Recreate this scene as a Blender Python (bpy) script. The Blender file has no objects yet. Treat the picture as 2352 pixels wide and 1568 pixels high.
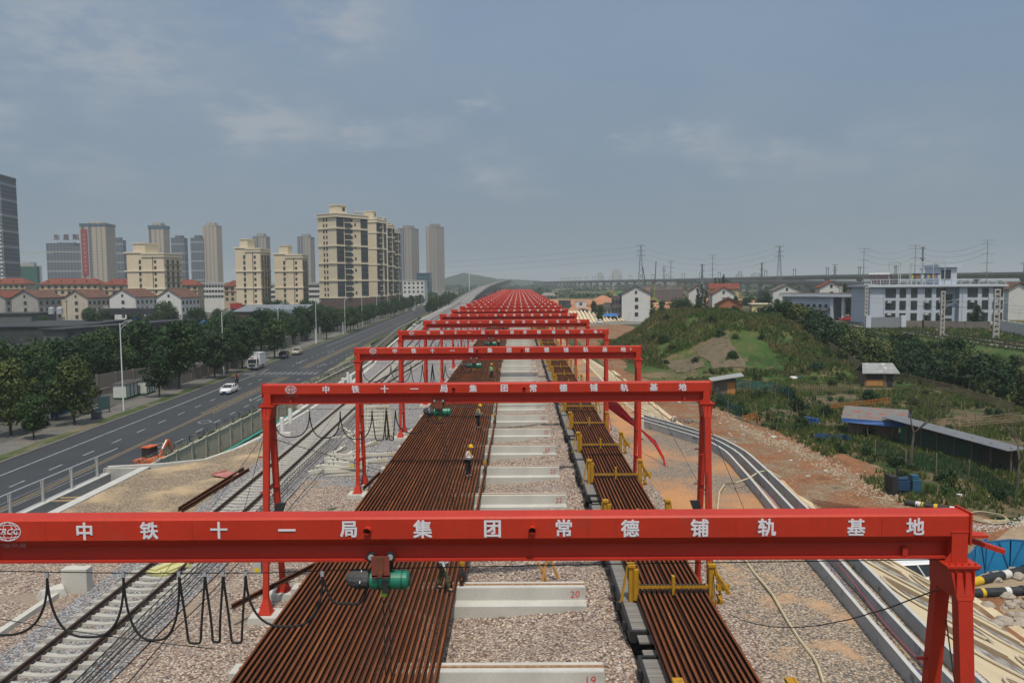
import bpy, math, random
from mathutils import Vector, Matrix
R = math.radians
random.seed(7)
SC = bpy.context.scene
COL = SC.collection

# ---------------------------------------------------------------- camera
F = 1828.0                       # focal length in pixels of a 2352 px wide picture
CAMZ = 12.0
cam_data = bpy.data.cameras.new('camera')
cam_data.sensor_width = 36.0
cam_data.lens = 36.0 * F / 2352.0
cam_data.clip_start = 0.1
cam_data.clip_end = 20000
CAM = bpy.data.objects.new('camera', cam_data)
COL.objects.link(CAM)
ROT = Matrix.Rotation(0.0082, 3, 'Z') @ Matrix.Rotation(math.pi/2 - 0.0732, 3, 'X') @ Matrix.Rotation(-0.0080, 3, 'Z')
CAM.matrix_world = Matrix.Translation((0, 0, CAMZ)) @ ROT.to_4x4()
SC.camera = CAM

# ---------------------------------------------------------------- sky, sun, exposure
SUN_DIR = Vector((0.075, -0.45, 1.0)).normalized()          # towards the sun
SUN_EL = math.asin(SUN_DIR.z)
SUN_AZ = math.atan2(SUN_DIR.x, SUN_DIR.y)                    # clockwise from +Y
W = bpy.data.worlds.new('World'); SC.world = W; W.use_nodes = True
nt = W.node_tree; nt.nodes.clear()
def wn(t, **k):
    n = nt.nodes.new(t)
    for a, b in k.items(): setattr(n, a, b)
    return n
sky = wn('ShaderNodeTexSky', sky_type='NISHITA', sun_disc=False)
sky.sun_elevation = SUN_EL; sky.sun_rotation = SUN_AZ
sky.air_density = 1.6; sky.dust_density = 4.0; sky.ozone_density = 2.0; sky.altitude = 50
GLOW = 7.0
VEIL, VEIL_FAC, CLOUD = (2.08, 2.95, 4.2), 0.97, (3.6, 4.05, 4.55)
VEIL_LOW = (2.30, 2.90, 3.40)
tc = wn('ShaderNodeTexCoord')
mp = wn('ShaderNodeMapping'); mp.inputs['Scale'].default_value = (1.0, 1.0, 2.6)
# direction -> azimuth, elevation, gently warped by noise so cloud edges billow
def wm(op, x, y=None):
    n = wn('ShaderNodeMath', operation=op)
    for i, q in enumerate((x, y)):
        if q is None: continue
        if isinstance(q, (int, float)): n.inputs[i].default_value = q
        else: nt.links.new(q, n.inputs[i])
    return n.outputs[0]
L = nt.links.new
L(tc.outputs['Generated'], mp.inputs['Vector'])
def wnoise(scale, detail, rough):
    n = wn('ShaderNodeTexNoise'); n.inputs['Scale'].default_value = scale; n.inputs['Detail'].default_value = detail; n.inputs['Roughness'].default_value = rough
    L(mp.outputs['Vector'], n.inputs['Vector']); return n
nA = wnoise(15.0, 8, .6); nB = wnoise(2.3, 5, .55)
sepd = wn('ShaderNodeSeparateXYZ'); L(tc.outputs['Generated'], sepd.inputs[0])
sepn = wn('ShaderNodeSeparateColor'); L(nA.outputs['Color'], sepn.inputs[0])
AZ = wm('ADD', wm('ARCTAN2', sepd.outputs[0], sepd.outputs[1]), wm('MULTIPLY', wm('SUBTRACT', sepn.outputs[0], .5), .15))
EL = wm('ADD', wm('ARCSINE', sepd.outputs[2]), wm('MULTIPLY', wm('SUBTRACT', sepn.outputs[1], .5), .085))
def _ray0(px, py): return (ROT @ Vector(((px - 1176) / F, (784 - py) / F, -1.0))).normalized()
acc = None
# broad soft cumulus banks: (picture x, picture y, half width, half height in px, strength)
for cx_, cy_, w_, h_, s_ in ((250, 110, 260, 110, .62), (820, 60, 110, 70, .60), (30, 270, 40, 26, .45), (650, 275, 110, 48, .72), (835, 315, 55, 26, .58), (1112, 236, 28, 18, .55), (985, 300, 95, 26, .32), (520, 300, 70, 30, .45), (1140, 395, 75, 40, .48), (1230, 440, 50, 18, .34), (1600, 325, 70, 34, .62), (1455, 335, 40, 30, .45), (1800, 360, 130, 34, .40), (2150, 330, 150, 60, .25), (160, 380, 180, 40, .30)):
    d = _ray0(cx_, cy_); a0 = math.atan2(d.x, d.y); e0 = math.asin(d.z)
    q = wm('ADD', wm('POWER', wm('DIVIDE', wm('SUBTRACT', AZ, a0), w_/F), 2.0), wm('POWER', wm('DIVIDE', wm('SUBTRACT', EL, e0), h_/F), 2.0))
    g_ = wm('MULTIPLY', wm('EXPONENT', wm('MULTIPLY', q, -1.0)), s_)
    acc = g_ if acc is None else wm('ADD', acc, g_)
rr_ = wn('ShaderNodeValToRGB'); rr_.color_ramp.elements[0].position = .40; rr_.color_ramp.elements[1].position = .62
L(nA.outputs['Fac'], rr_.inputs['Fac'])
thin = wm('MULTIPLY', wm('MAXIMUM', wm('SUBTRACT', nB.outputs['Fac'], .46), 0.0), .9)
cfac = wm('MINIMUM', wm('ADD', wm('MULTIPLY', acc, wm('ADD', .45, wm('MULTIPLY', rr_.outputs['Color'], 1.0))), thin), .85)
veil = wn('ShaderNodeMixRGB'); veil.inputs['Fac'].default_value = VEIL_FAC
vg = wn('ShaderNodeMixRGB'); vg.inputs['Color1'].default_value = (*VEIL_LOW, 1); vg.inputs['Color2'].default_value = (*VEIL, 1)
L(wm('MINIMUM', wm('MAXIMUM', wm('DIVIDE', sepd.outputs[2], .30), 0.0), 1.0), vg.inputs['Fac']); L(vg.outputs['Color'], veil.inputs['Color2'])
cl = wn('ShaderNodeMixRGB'); cl.inputs['Color2'].default_value = (*CLOUD, 1)
bg = wn('ShaderNodeBackground'); bg.inputs['Strength'].default_value = 0.10
out = wn('ShaderNodeOutputWorld')
L(sky.outputs['Color'], veil.inputs['Color1']); L(veil.outputs['Color'], cl.inputs['Color1']); L(cfac, cl.inputs['Fac'])
# broad bright haze around the (high, out of frame) sun
dsun = wn('ShaderNodeVectorMath', operation='DOT_PRODUCT'); dsun.inputs[1].default_value = SUN_DIR; L(tc.outputs['Generated'], dsun.inputs[0])
glow = wm('MULTIPLY', wm('POWER', wm('MAXIMUM', dsun.outputs['Value'], 0.0), 2.2), GLOW)
gm = wn('ShaderNodeVectorMath', operation='SCALE'); gm.inputs[0].default_value = (1.0, .97, .92); L(glow, gm.inputs['Scale'])
ga = wn('ShaderNodeVectorMath', operation='ADD'); L(cl.outputs['Color'], ga.inputs[0]); L(gm.outputs[0], ga.inputs[1])
L(ga.outputs[0], bg.inputs['Color']); L(bg.outputs['Background'], out.inputs['Surface'])

sd = bpy.data.lights.new('sun', 'SUN'); sd.energy = 3.6; sd.angle = R(1.0); sd.color = (1.0, 0.91, 0.77)
SUN = bpy.data.objects.new('sun', sd); COL.objects.link(SUN)
SUN.rotation_euler = (-SUN_DIR).to_track_quat('-Z', 'Y').to_euler()
SUN.location = (0, 0, 300)
SC.view_settings.view_transform = 'Standard'; SC.view_settings.look = 'None'
SC.view_settings.exposure = 0.0; SC.view_settings.gamma = 1.0
HAZE = 0.00024
SC.render.engine = 'CYCLES'
SC.cycles.use_denoising = True
SC.cycles.max_bounces = 6; SC.cycles.volume_bounces = 0; SC.cycles.transparent_max_bounces = 6
SC.cycles.diffuse_bounces = 3; SC.cycles.glossy_bounces = 2

# ---------------------------------------------------------------- pixel (2352 wide) -> world
def _ray(px, py):
    return ROT @ Vector(((px - 1176) / F, (784 - py) / F, -1.0))
def PZ(px, py, z):
    d = _ray(px, py); t = (z - CAMZ) / d.z
    return Vector((d.x * t, d.y * t, z))
def PY(px, py, Y):
    d = _ray(px, py); t = Y / d.y
    return Vector((d.x * t, Y, CAMZ + d.z * t))

# ---------------------------------------------------------------- materials
MATS = {}
def mat(name, c1, c2=None, scale=1.0, rough=0.8, metal=0.0, bump=0.0, fine=0.0, contrast=0.25, detail=4, spec=0.3, stretch=None, emis=None):
    """noise-mottled principled material: c1/c2 blended by a noise (object space), optional fine grain and bump"""
    if name in MATS: return MATS[name]
    m = bpy.data.materials.new(name); m.use_nodes = True; MATS[name] = m
    t = m.node_tree; b = t.nodes['Principled BSDF']; lk = t.links.new
    b.inputs['Roughness'].default_value = rough; b.inputs['Metallic'].default_value = metal
    b.inputs['Specular IOR Level'].default_value = spec
    if c2 is None: c2 = tuple(min(1, v * 0.82) for v in c1)
    co = t.nodes.new('ShaderNodeTexCoord'); mpn = t.nodes.new('ShaderNodeMapping')
    if stretch: mpn.inputs['Scale'].default_value = stretch
    lk(co.outputs['Object'], mpn.inputs['Vector'])
    n = t.nodes.new('ShaderNodeTexNoise'); n.inputs['Scale'].default_value = scale; n.inputs['Detail'].default_value = detail
    lk(mpn.outputs['Vector'], n.inputs['Vector'])
    r = t.nodes.new('ShaderNodeValToRGB'); e = r.color_ramp.elements
    e[0].position = 0.5 - contrast; e[1].position = 0.5 + contrast
    e[0].color = (*c1, 1); e[1].color = (*c2, 1)
    lk(n.outputs['Fac'], r.inputs['Fac']); last = r.outputs['Color']
    if fine:
        n3 = t.nodes.new('ShaderNodeTexNoise'); n3.inputs['Scale'].default_value = scale * 14; n3.inputs['Detail'].default_value = 2
        lk(mpn.outputs['Vector'], n3.inputs['Vector'])
        rr = t.nodes.new('ShaderNodeValToRGB'); rr.color_ramp.elements[0].position = .3; rr.color_ramp.elements[1].position = .7
        rr.color_ramp.elements[0].color = (1 - fine,) * 3 + (1,); rr.color_ramp.elements[1].color = (1, 1, 1, 1)
        lk(n3.outputs['Fac'], rr.inputs['Fac'])
        mx = t.nodes.new('ShaderNodeMixRGB'); mx.blend_type = 'MULTIPLY'; mx.inputs['Fac'].default_value = 1
        lk(last, mx.inputs['Color1']); lk(rr.outputs['Color'], mx.inputs['Color2']); last = mx.outputs['Color']
    lk(last, b.inputs['Base Color'])
    if bump:
        bp = t.nodes.new('ShaderNodeBump'); bp.inputs['Strength'].default_value = bump; bp.inputs['Distance'].default_value = 0.05
        n4 = t.nodes.new('ShaderNodeTexNoise'); n4.inputs['Scale'].default_value = scale * 8; n4.inputs['Detail'].default_value = 3
        lk(mpn.outputs['Vector'], n4.inputs['Vector']); lk(n4.outputs['Fac'], bp.inputs['Height']); lk(bp.outputs['Normal'], b.inputs['Normal'])
    if emis:
        b.inputs['Emission Color'].default_value = (*emis[0], 1); b.inputs['Emission Strength'].default_value = emis[1]
    return m

def stones(name, cols, size=0.07, patch=None, patch_scale=0.12, patch_pos=(0.48, 0.6), strength=0.9):
    """gravel: voronoi cells each with its own colour and a bumpy relief; patch = a second ground colour in drifts"""
    m = bpy.data.materials.new(name); m.use_nodes = True; MATS[name] = m
    t = m.node_tree; b = t.nodes['Principled BSDF']; lk = t.links.new
    b.inputs['Roughness'].default_value = 0.9; b.inputs['Specular IOR Level'].default_value = 0.2
    co = t.nodes.new('ShaderNodeTexCoord')
    wz = t.nodes.new('ShaderNodeTexNoise'); wz.inputs['Scale'].default_value = 0.8 / size; lk(co.outputs['Object'], wz.inputs['Vector'])
    wm = t.nodes.new('ShaderNodeMixRGB'); wm.blend_type = 'ADD'; wm.inputs['Fac'].default_value = size * 0.9
    lk(co.outputs['Object'], wm.inputs['Color1']); lk(wz.outputs['Color'], wm.inputs['Color2'])
    v = t.nodes.new('ShaderNodeTexVoronoi'); v.inputs['Scale'].default_value = 1.0 / size
    lk(wm.outputs['Color'], v.inputs['Vector'])
    sep = t.nodes.new('ShaderNodeSeparateColor'); lk(v.outputs['Color'], sep.inputs['Color'])
    r = t.nodes.new('ShaderNodeValToRGB'); r.color_ramp.interpolation = 'CONSTANT'
    while len(r.color_ramp.elements) < len(cols): r.color_ramp.elements.new(0.5)
    for i, c in enumerate(cols):
        r.color_ramp.elements[i].position = i / len(cols); r.color_ramp.elements[i].color = (*c, 1)
    lk(sep.outputs[0], r.inputs['Fac'])
    dk = t.nodes.new('ShaderNodeValToRGB'); dk.color_ramp.elements[0].position = 0.25; dk.color_ramp.elements[0].color = (1, 1, 1, 1)
    dk.color_ramp.elements[1].position = 0.75; dk.color_ramp.elements[1].color = (0.42, 0.38, 0.36, 1)
    lk(v.outputs['Distance'], dk.inputs['Fac'])
    mx = t.nodes.new('ShaderNodeMixRGB'); mx.blend_type = 'MULTIPLY'; mx.inputs['Fac'].default_value = 1
    lk(r.outputs['Color'], mx.inputs['Color1']); lk(dk.outputs['Color'], mx.inputs['Color2'])
    last = mx.outputs['Color']
    bn = t.nodes.new('ShaderNodeTexNoise'); bn.inputs['Scale'].default_value = 0.35; bn.inputs['Detail'].default_value = 4; lk(co.outputs['Object'], bn.inputs['Vector'])
    if patch:
        pr = t.nodes.new('ShaderNodeValToRGB'); pr.color_ramp.elements[0].position = patch_pos[0]; pr.color_ramp.elements[1].position = patch_pos[1]
        pn = t.nodes.new('ShaderNodeTexNoise'); pn.inputs['Scale'].default_value = patch_scale; pn.inputs['Detail'].default_value = 8; pn.inputs['Roughness'].default_value = .6
        lk(co.outputs['Object'], pn.inputs['Vector']); lk(pn.outputs['Fac'], pr.inputs['Fac'])
        pf = t.nodes.new('ShaderNodeTexNoise'); pf.inputs['Scale'].default_value = 9; pf.inputs['Detail'].default_value = 6; lk(co.outputs['Object'], pf.inputs['Vector'])
        pc = t.nodes.new('ShaderNodeMixRGB'); pc.inputs['Color1'].default_value = (*[x * .7 for x in patch], 1); pc.inputs['Color2'].default_value = (*[x * 1.25 for x in patch], 1)
        lk(pf.outputs['Fac'], pc.inputs['Fac'])
        px = t.nodes.new('ShaderNodeMixRGB'); lk(pr.outputs['Color'], px.inputs['Fac']); lk(last, px.inputs['Color1']); lk(pc.outputs['Color'], px.inputs['Color2'])
        last = px.outputs['Color']
    lk(last, b.inputs['Base Color'])
    bp = t.nodes.new('ShaderNodeBump'); bp.inputs['Strength'].default_value = strength; bp.inputs['Distance'].default_value = size * 0.6; bp.invert = True
    lk(v.outputs['Distance'], bp.inputs['Height']); lk(bp.outputs['Normal'], b.inputs['Normal'])
    return m

def ramp_mat(name, stops, scale, rough=0.95, detail=8, bump=0.3, bumpscale=6, roughness=0.62, fine=0.25, stretch=None):
    m = bpy.data.materials.new(name); m.use_nodes = True; MATS[name] = m
    t = m.node_tree; b = t.nodes['Principled BSDF']; lk = t.links.new
    b.inputs['Roughness'].default_value = rough; b.inputs['Specular IOR Level'].default_value = 0.2
    co = t.nodes.new('ShaderNodeTexCoord'); mpn = t.nodes.new('ShaderNodeMapping')
    if stretch: mpn.inputs['Scale'].default_value = stretch
    lk(co.outputs['Object'], mpn.inputs['Vector'])
    n = t.nodes.new('ShaderNodeTexNoise'); n.inputs['Scale'].default_value = scale; n.inputs['Detail'].default_value = detail; n.inputs['Roughness'].default_value = roughness
    lk(mpn.outputs['Vector'], n.inputs['Vector'])
    r = t.nodes.new('ShaderNodeValToRGB')
    while len(r.color_ramp.elements) < len(stops): r.color_ramp.elements.new(0.5)
    for i, (p, c) in enumerate(stops):
        r.color_ramp.elements[i].position = p; r.color_ramp.elements[i].color = (*c, 1)
    lk(n.outputs['Fac'], r.inputs['Fac'])
    n2 = t.nodes.new('ShaderNodeTexNoise'); n2.inputs['Scale'].default_value = bumpscale; n2.inputs['Detail'].default_value = 6; lk(co.outputs['Object'], n2.inputs['Vector'])
    rr = t.nodes.new('ShaderNodeValToRGB'); rr.color_ramp.elements[0].position = .3; rr.color_ramp.elements[1].position = .7
    rr.color_ramp.elements[0].color = (1 - fine,) * 3 + (1,); rr.color_ramp.elements[1].color = (1, 1, 1, 1)
    lk(n2.outputs['Fac'], rr.inputs['Fac'])
    mx = t.nodes.new('ShaderNodeMixRGB'); mx.blend_type = 'MULTIPLY'; mx.inputs['Fac'].default_value = 1
    lk(r.outputs['Color'], mx.inputs['Color1']); lk(rr.outputs['Color'], mx.inputs['Color2']); lk(mx.outputs['Color'], b.inputs['Base Color'])
    if bump:
        bp = t.nodes.new('ShaderNodeBump'); bp.inputs['Strength'].default_value = bump; bp.inputs['Distance'].default_value = 0.15
        lk(n2.outputs['Fac'], bp.inputs['Height']); lk(bp.outputs['Normal'], b.inputs['Normal'])
    return m

def facade(name, wall, glass, floor=3.0, bay=3.0, wfrac=0.55, hfrac=0.5, band=None, rough=0.8, every=0):
    """far facades: a grid of window openings in the wall surface (object space, horizontal = x+y)"""
    m = bpy.data.materials.new(name); m.use_nodes = True; MATS[name] = m
    t = m.node_tree; b = t.nodes['Principled BSDF']; lk = t.links.new
    b.inputs['Roughness'].default_value = rough; b.inputs['Specular IOR Level'].default_value = 0.3
    co = t.nodes.new('ShaderNodeTexCoord'); s = t.nodes.new('ShaderNodeSeparateXYZ'); lk(co.outputs['Object'], s.inputs[0])
    def mth(op, a, bb=None):
        n = t.nodes.new('ShaderNodeMath'); n.operation = op
        for i, q in enumerate((a, bb)):
            if q is None: continue
            if isinstance(q, (int, float)): n.inputs[i].default_value = q
            else: lk(q, n.inputs[i])
        return n.outputs[0]
    h = mth('ADD', s.outputs[0], s.outputs[1])
    u = mth('FRACT', mth('DIVIDE', mth('ADD', h, 1000.0), bay)); v = mth('FRACT', mth('DIVIDE', mth('ADD', s.outputs[2], 300.0), floor))
    win = mth('MULTIPLY', mth('LESS_THAN', u, wfrac), mth('LESS_THAN', v, hfrac))
    geo = t.nodes.new('ShaderNodeNewGeometry'); sz = t.nodes.new('ShaderNodeSeparateXYZ'); lk(geo.outputs['Normal'], sz.inputs[0])
    win = mth('MULTIPLY', win, mth('LESS_THAN', mth('ABSOLUTE', sz.outputs[2]), 0.5))
    mx = t.nodes.new('ShaderNodeMixRGB'); lk(win, mx.inputs['Fac']); mx.inputs['Color1'].default_value = (*wall, 1); mx.inputs['Color2'].default_value = (*glass, 1)
    last = mx.outputs['Color']
    if band:
        v2 = mth('FRACT', mth('DIVIDE', mth('ADD', s.outputs[2], 300.0), floor * every))
        bm_ = mth('LESS_THAN', v2, 0.12)
        m2 = t.nodes.new('ShaderNodeMixRGB'); lk(bm_, m2.inputs['Fac']); lk(last, m2.inputs['Color1']); m2.inputs['Color2'].default_value = (*band, 1); last = m2.outputs['Color']
    lk(last, b.inputs['Base Color'])
    return m

# ---------------------------------------------------------------- mesh builder and tagging
class MB:
    def __init__(s): s.v = []; s.f = []
    def add(s, vs, fs):
        o = len(s.v); s.v += [tuple(p) for p in vs]; s.f += [tuple(i + o for i in q) for q in fs]; return s
    def box(s, x0, x1, y0, y1, z0, z1):
        return s.add([(x0,y0,z0),(x1,y0,z0),(x1,y1,z0),(x0,y1,z0),(x0,y0,z1),(x1,y0,z1),(x1,y1,z1),(x0,y1,z1)],
                     [(0,3,2,1),(4,5,6,7),(0,1,5,4),(1,2,6,5),(2,3,7,6),(3,0,4,7)])
    def cbox(s, c, d): return s.box(c[0]-d[0]/2, c[0]+d[0]/2, c[1]-d[1]/2, c[1]+d[1]/2, c[2]-d[2]/2, c[2]+d[2]/2)
    def ring_loft(s, rings, cap=True, closed=True):
        n = len(rings[0]); vs = [p for r in rings for p in r]; fs = []
        for i in range(len(rings) - 1):
            for j in range(n if closed else n - 1):
                a = i*n + j; b2 = i*n + (j+1) % n
                fs.append((a, b2, b2 + n, a + n))
        if cap and closed: fs.append(tuple(range(n-1, -1, -1))); fs.append(tuple((len(rings)-1)*n + j for j in range(n)))
        return s.add(vs, fs)
    def tube(s, pts, r, n=6, cap=True):
        pts = [Vector(p) for p in pts]; rs = r if isinstance(r, (list, tuple)) else [r] * len(pts); rings = []
        up = None
        for i, p in enumerate(pts):
            d = (pts[min(i+1, len(pts)-1)] - pts[max(i-1, 0)])
            if d.length < 1e-9: d = Vector((0,0,1))
            d.normalize()
            if up is None: up = Vector((0,0,1)) if abs(d.z) < 0.9 else Vector((0,1,0))
            a = d.cross(up)
            if a.length < 1e-4: up = Vector((1,0,0)); a = d.cross(up)
            a.normalize(); b2 = a.cross(d).normalized(); up = b2
            rings.append([p + (a*math.cos(2*math.pi*k/n) + b2*math.sin(2*math.pi*k/n)) * rs[i] for k in range(n)])
        return s.ring_loft(rings, cap)
    def bar(s, p, q, w, h=None):
        """square bar between two points"""
        h = h or w; p = Vector(p); q = Vector(q); d = (q - p).normalized()
        up = Vector((0,0,1)) if abs(d.z) < 0.95 else Vector((0,1,0))
        a = d.cross(up).normalized() * (w/2); b2 = a.cross(d).normalized() * (h/2)
        return s.ring_loft([[p-a-b2, p+a-b2, p+a+b2, p-a+b2], [q-a-b2, q+a-b2, q+a+b2, q-a+b2]])
    def prism(s, prof, axis, a0, a1):
        """profile (2-D list) swept along axis 'x' (profile y,z), 'y' (profile x,z) or 'z' (profile x,y)"""
        def p3(q, a): return {'x': (a, q[0], q[1]), 'y': (q[0], a, q[1]), 'z': (q[0], q[1], a)}[axis]
        return s.ring_loft([[p3(q, a0) for q in prof], [p3(q, a1) for q in prof]])
    def quad(s, a, b, c, d): return s.add([a, b, c, d], [(0, 1, 2, 3)])
    def sphere(s, c, r, n=8, m=6, sz=1.0):
        rings = []
        for i in range(1, m):
            t = math.pi * i / m
            rings.append([(c[0]+r*math.sin(t)*math.cos(2*math.pi*k/n), c[1]+r*math.sin(t)*math.sin(2*math.pi*k/n), c[2]-r*sz*math.cos(t)) for k in range(n)])
        return s.ring_loft(rings)
    def mesh(s, name, m=None, smooth=False):
        me = bpy.data.meshes.new(name); me.from_pydata(s.v, [], s.f); me.update()
        import bmesh
        b = bmesh.new(); b.from_mesh(me); bmesh.ops.recalc_face_normals(b, faces=b.faces); b.to_mesh(me); b.free()
        if m is not None: me.materials.append(m)
        if smooth: me.polygons.foreach_set('use_smooth', [True]*len(me.polygons))
        return me
    def build(s, name, m=None, parent=None, loc=(0,0,0), rz=0, smooth=False):
        return link(name, s.mesh(name, m, smooth), parent, loc, rz)
def link(name, me, parent=None, loc=(0,0,0), rz=0):
    o = bpy.data.objects.new(name, me); COL.objects.link(o); o.location = loc; o.rotation_euler = (0, 0, rz)
    if parent is not None: o.parent = parent
    return o
def tag(o, label, cat, group=None, kind=None):
    o['label'] = label; o['category'] = cat
    if group: o['group'] = group
    if kind: o['kind'] = kind
    return o
def thing(name, label, cat, loc=(0,0,0), rz=0, group=None):
    o = bpy.data.objects.new(name, None); COL.objects.link(o); o.location = loc; o.rotation_euler = (0,0,rz); o.empty_display_size = 0.2
    return tag(o, label, cat, group)
def struct(name, mb, m, smooth=False):
    o = mb.build(name, m, smooth=smooth); o['kind'] = 'structure'; return o
def dup(o, loc=None, rz=None, label=None, parent=None, scale=None):
    c = o.copy(); COL.objects.link(c)
    if parent is not None: c.parent = parent
    for ch in o.children: dup(ch, parent=c)
    if loc is not None: c.location = loc
    if rz is not None: c.rotation_euler = (0, 0, rz)
    if scale is not None: c.scale = scale if isinstance(scale, (tuple, list)) else (scale,)*3
    if label: c['label'] = label
    return c
ORD = ['first','second','third','fourth','fifth','sixth','seventh','eighth','ninth','tenth','eleventh','twelfth','thirteenth','fourteenth','fifteenth','sixteenth','seventeenth','eighteenth','nineteenth','twentieth']
def nth(i):
    if i < 20: return ORD[i]
    t = ['twenty','thirty','forty','fifty','sixty','seventy','eighty','ninety'][(i+1)//10 - 2]; u = (i+1) % 10
    return t[:-1] + 'ieth' if u == 0 else t + '-' + ORD[u-1]

# text glyphs as meshes, from Blender's own built-in font
_GL = {}
def glyph(txt, size, bold=0.02, depth=0.004):
    k = (txt, size, bold, depth)
    if k in _GL: return _GL[k]
    cu = bpy.data.curves.new('glyph', 'FONT'); cu.body = txt; cu.size = size; cu.offset = bold * size; cu.extrude = depth
    cu.align_x = 'CENTER'; cu.align_y = 'CENTER'; cu.resolution_u = 2
    o = bpy.data.objects.new('glyph', cu); COL.objects.link(o)
    dg = bpy.context.evaluated_depsgraph_get(); dg.update()
    me = bpy.data.meshes.new_from_object(o.evaluated_get(dg))
    vs = [tuple(v.co) for v in me.vertices]; fs = [tuple(p.vertices) for p in me.polygons]
    bpy.data.objects.remove(o); bpy.data.curves.remove(cu); bpy.data.meshes.remove(me)
    if vs:      # centre on the ink
        cx = (min(v[0] for v in vs)+max(v[0] for v in vs))/2; cy = (min(v[1] for v in vs)+max(v[1] for v in vs))/2
        vs = [(v[0]-cx, v[1]-cy, v[2]) for v in vs]
    _GL[k] = (vs, fs); return _GL[k]
def put_text(mb, txt, size, at, bold=0.02, depth=0.004, lean=0.0, sx=1.0, axis='front', rot=0.0):
    """letters standing on a vertical face that looks towards -Y (axis front) or lying on a face of any yaw"""
    g_v, g_f = glyph(txt, size, 0, depth); c, s_ = math.cos(rot), math.sin(rot)
    # brush-bold strokes: the thin glyph laid down several times a hair apart
    offs = [(0, 0)] if bold <= .005 else [(bold*size*.62*a_, bold*size*.62*b_) for a_, b_ in ((-1, -1), (1, -1), (1, 1), (-1, 1), (0, 0))]
    vs, fs = [], []
    for q, (ox, oy) in enumerate(offs):
        fs += [tuple(i + len(vs) for i in f) for f in g_f]; vs += [(v[0]+ox, v[1]+oy, v[2] + q*.0012) for v in g_v]
    out = []
    for x, y, z in vs:
        x, y = (x*c - y*s_)*sx + lean*y, x*s_ + y*c
        out.append((at[0]+x, at[1]-z-depth, at[2]+y) if axis == 'front' else (at[0]+x, at[1]+y, at[2]+z+depth))
    mb.add(out, fs); return mb
def lerp(a, b, t): return a + (b-a)*t
def interp(tab, x):
    if x <= tab[0][0]: return tab[0][1]
    for (a, b), (c, d) in zip(tab, tab[1:]):
        if x <= c: return lerp(b, d, (x-a)/(c-a))
    return tab[-1][1]
def sstep(a, b, x):
    t = max(0, min(1, (x-a)/(b-a))); return t*t*(3-2*t)
# ================================================================ materials of the place
def blotch(m, col, scale, lo, hi, fac=1.0, stretch=None, rough=None):
    """lay stains of another colour over a material"""
    t = m.node_tree; b = t.nodes['Principled BSDF']; lk = t.links.new
    src = b.inputs['Base Color'].links[0].from_socket
    co = t.nodes.new('ShaderNodeTexCoord'); mpn = t.nodes.new('ShaderNodeMapping')
    if stretch: mpn.inputs['Scale'].default_value = stretch
    lk(co.outputs['Object'], mpn.inputs['Vector'])
    n = t.nodes.new('ShaderNodeTexNoise'); n.inputs['Scale'].default_value = scale; n.inputs['Detail'].default_value = 7; n.inputs['Roughness'].default_value = .62
    lk(mpn.outputs['Vector'], n.inputs['Vector'])
    r = t.nodes.new('ShaderNodeValToRGB'); r.color_ramp.elements[0].position = lo; r.color_ramp.elements[1].position = hi
    r.color_ramp.elements[1].color = (fac, fac, fac, 1); lk(n.outputs['Fac'], r.inputs['Fac'])
    mx = t.nodes.new('ShaderNodeMixRGB'); lk(r.outputs['Color'], mx.inputs['Fac']); lk(src, mx.inputs['Color1']); mx.inputs['Color2'].default_value = (*col, 1)
    lk(mx.outputs['Color'], b.inputs['Base Color']); return m
RED = blotch(mat('red_paint', (.46, .034, .015), (.38, .026, .013), scale=.8, rough=.5, fine=.10, spec=.25), (.30, .045, .03), 2.2, .55, .78, .55)
blotch(RED, (.50, .075, .04), 1.1, .58, .82, .35); blotch(RED, (.16, .035, .025), 3.2, .60, .74, .55, stretch=(3.5, 1, .35))
REDD = blotch(mat('red_paint_dull', (.42, .03, .016), (.36, .025, .014), scale=1.2, rough=.5, fine=.1, spec=.35), (.18, .04, .03), 3.0, .6, .8, .6)
BROWNST = mat('rusty_plate', (.16, .055, .03), (.09, .035, .022), scale=5, rough=.8)
WHITEP = blotch(mat('white_stencil_paint', (.66, .64, .68), (.56, .54, .60), scale=6, rough=.6), (.50, .30, .30), 9, .58, .75, .5)
RUST = blotch(mat('rail_rust', (.18, .060, .025), (.115, .041, .020), scale=1.2, rough=.95, spec=.1, fine=.3, contrast=.2, stretch=(3, .35, 1)), (.34, .135, .05), .9, .52, .76, .7, stretch=(6, .25, 1))
RUST2 = mat('rail_rust_dark', (.14, .050, .026), (.09, .036, .021), scale=1.5, rough=.95, spec=.1, fine=.3)
GAP_SHADE = mat('rail_painted_shade', (.058, .026, .016), (.040, .020, .013), scale=3, rough=.95, spec=.05)  # shade of the gaps between rails, put into the colour
STEELD = mat('dark_rail_steel', (.075, .045, .035), (.05, .032, .026), scale=3, rough=.6)
CONC = blotch(mat('concrete', (.40, .39, .36), (.30, .295, .28), scale=1.3, rough=.9, fine=.15), (.19, .18, .165), .9, .55, .75, .55)
CONCL = blotch(mat('pale_concrete', (.50, .49, .45), (.40, .39, .36), scale=1.0, rough=.9, fine=.12), (.26, .25, .23), .8, .58, .8, .5)
CONCW = mat('white_concrete_edge', (.44, .44, .42), (.37, .37, .355), scale=2, rough=.85)
CONCS = blotch(mat('stained_concrete', (.42, .43, .43), (.33, .34, .345), scale=.8, rough=.9, fine=.12), (.13, .135, .14), 1.1, .58, .64, .8)
SLEEP = mat('sleeper_concrete', (.42, .41, .37), (.32, .31, .285), scale=2.0, rough=.9, fine=.15)
YEL = blotch(mat('yellow_machine_paint', (.42, .22, .012), (.33, .17, .012), scale=2, rough=.5, fine=.1), (.12, .065, .02), 3.2, .56, .7, .8)
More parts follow.
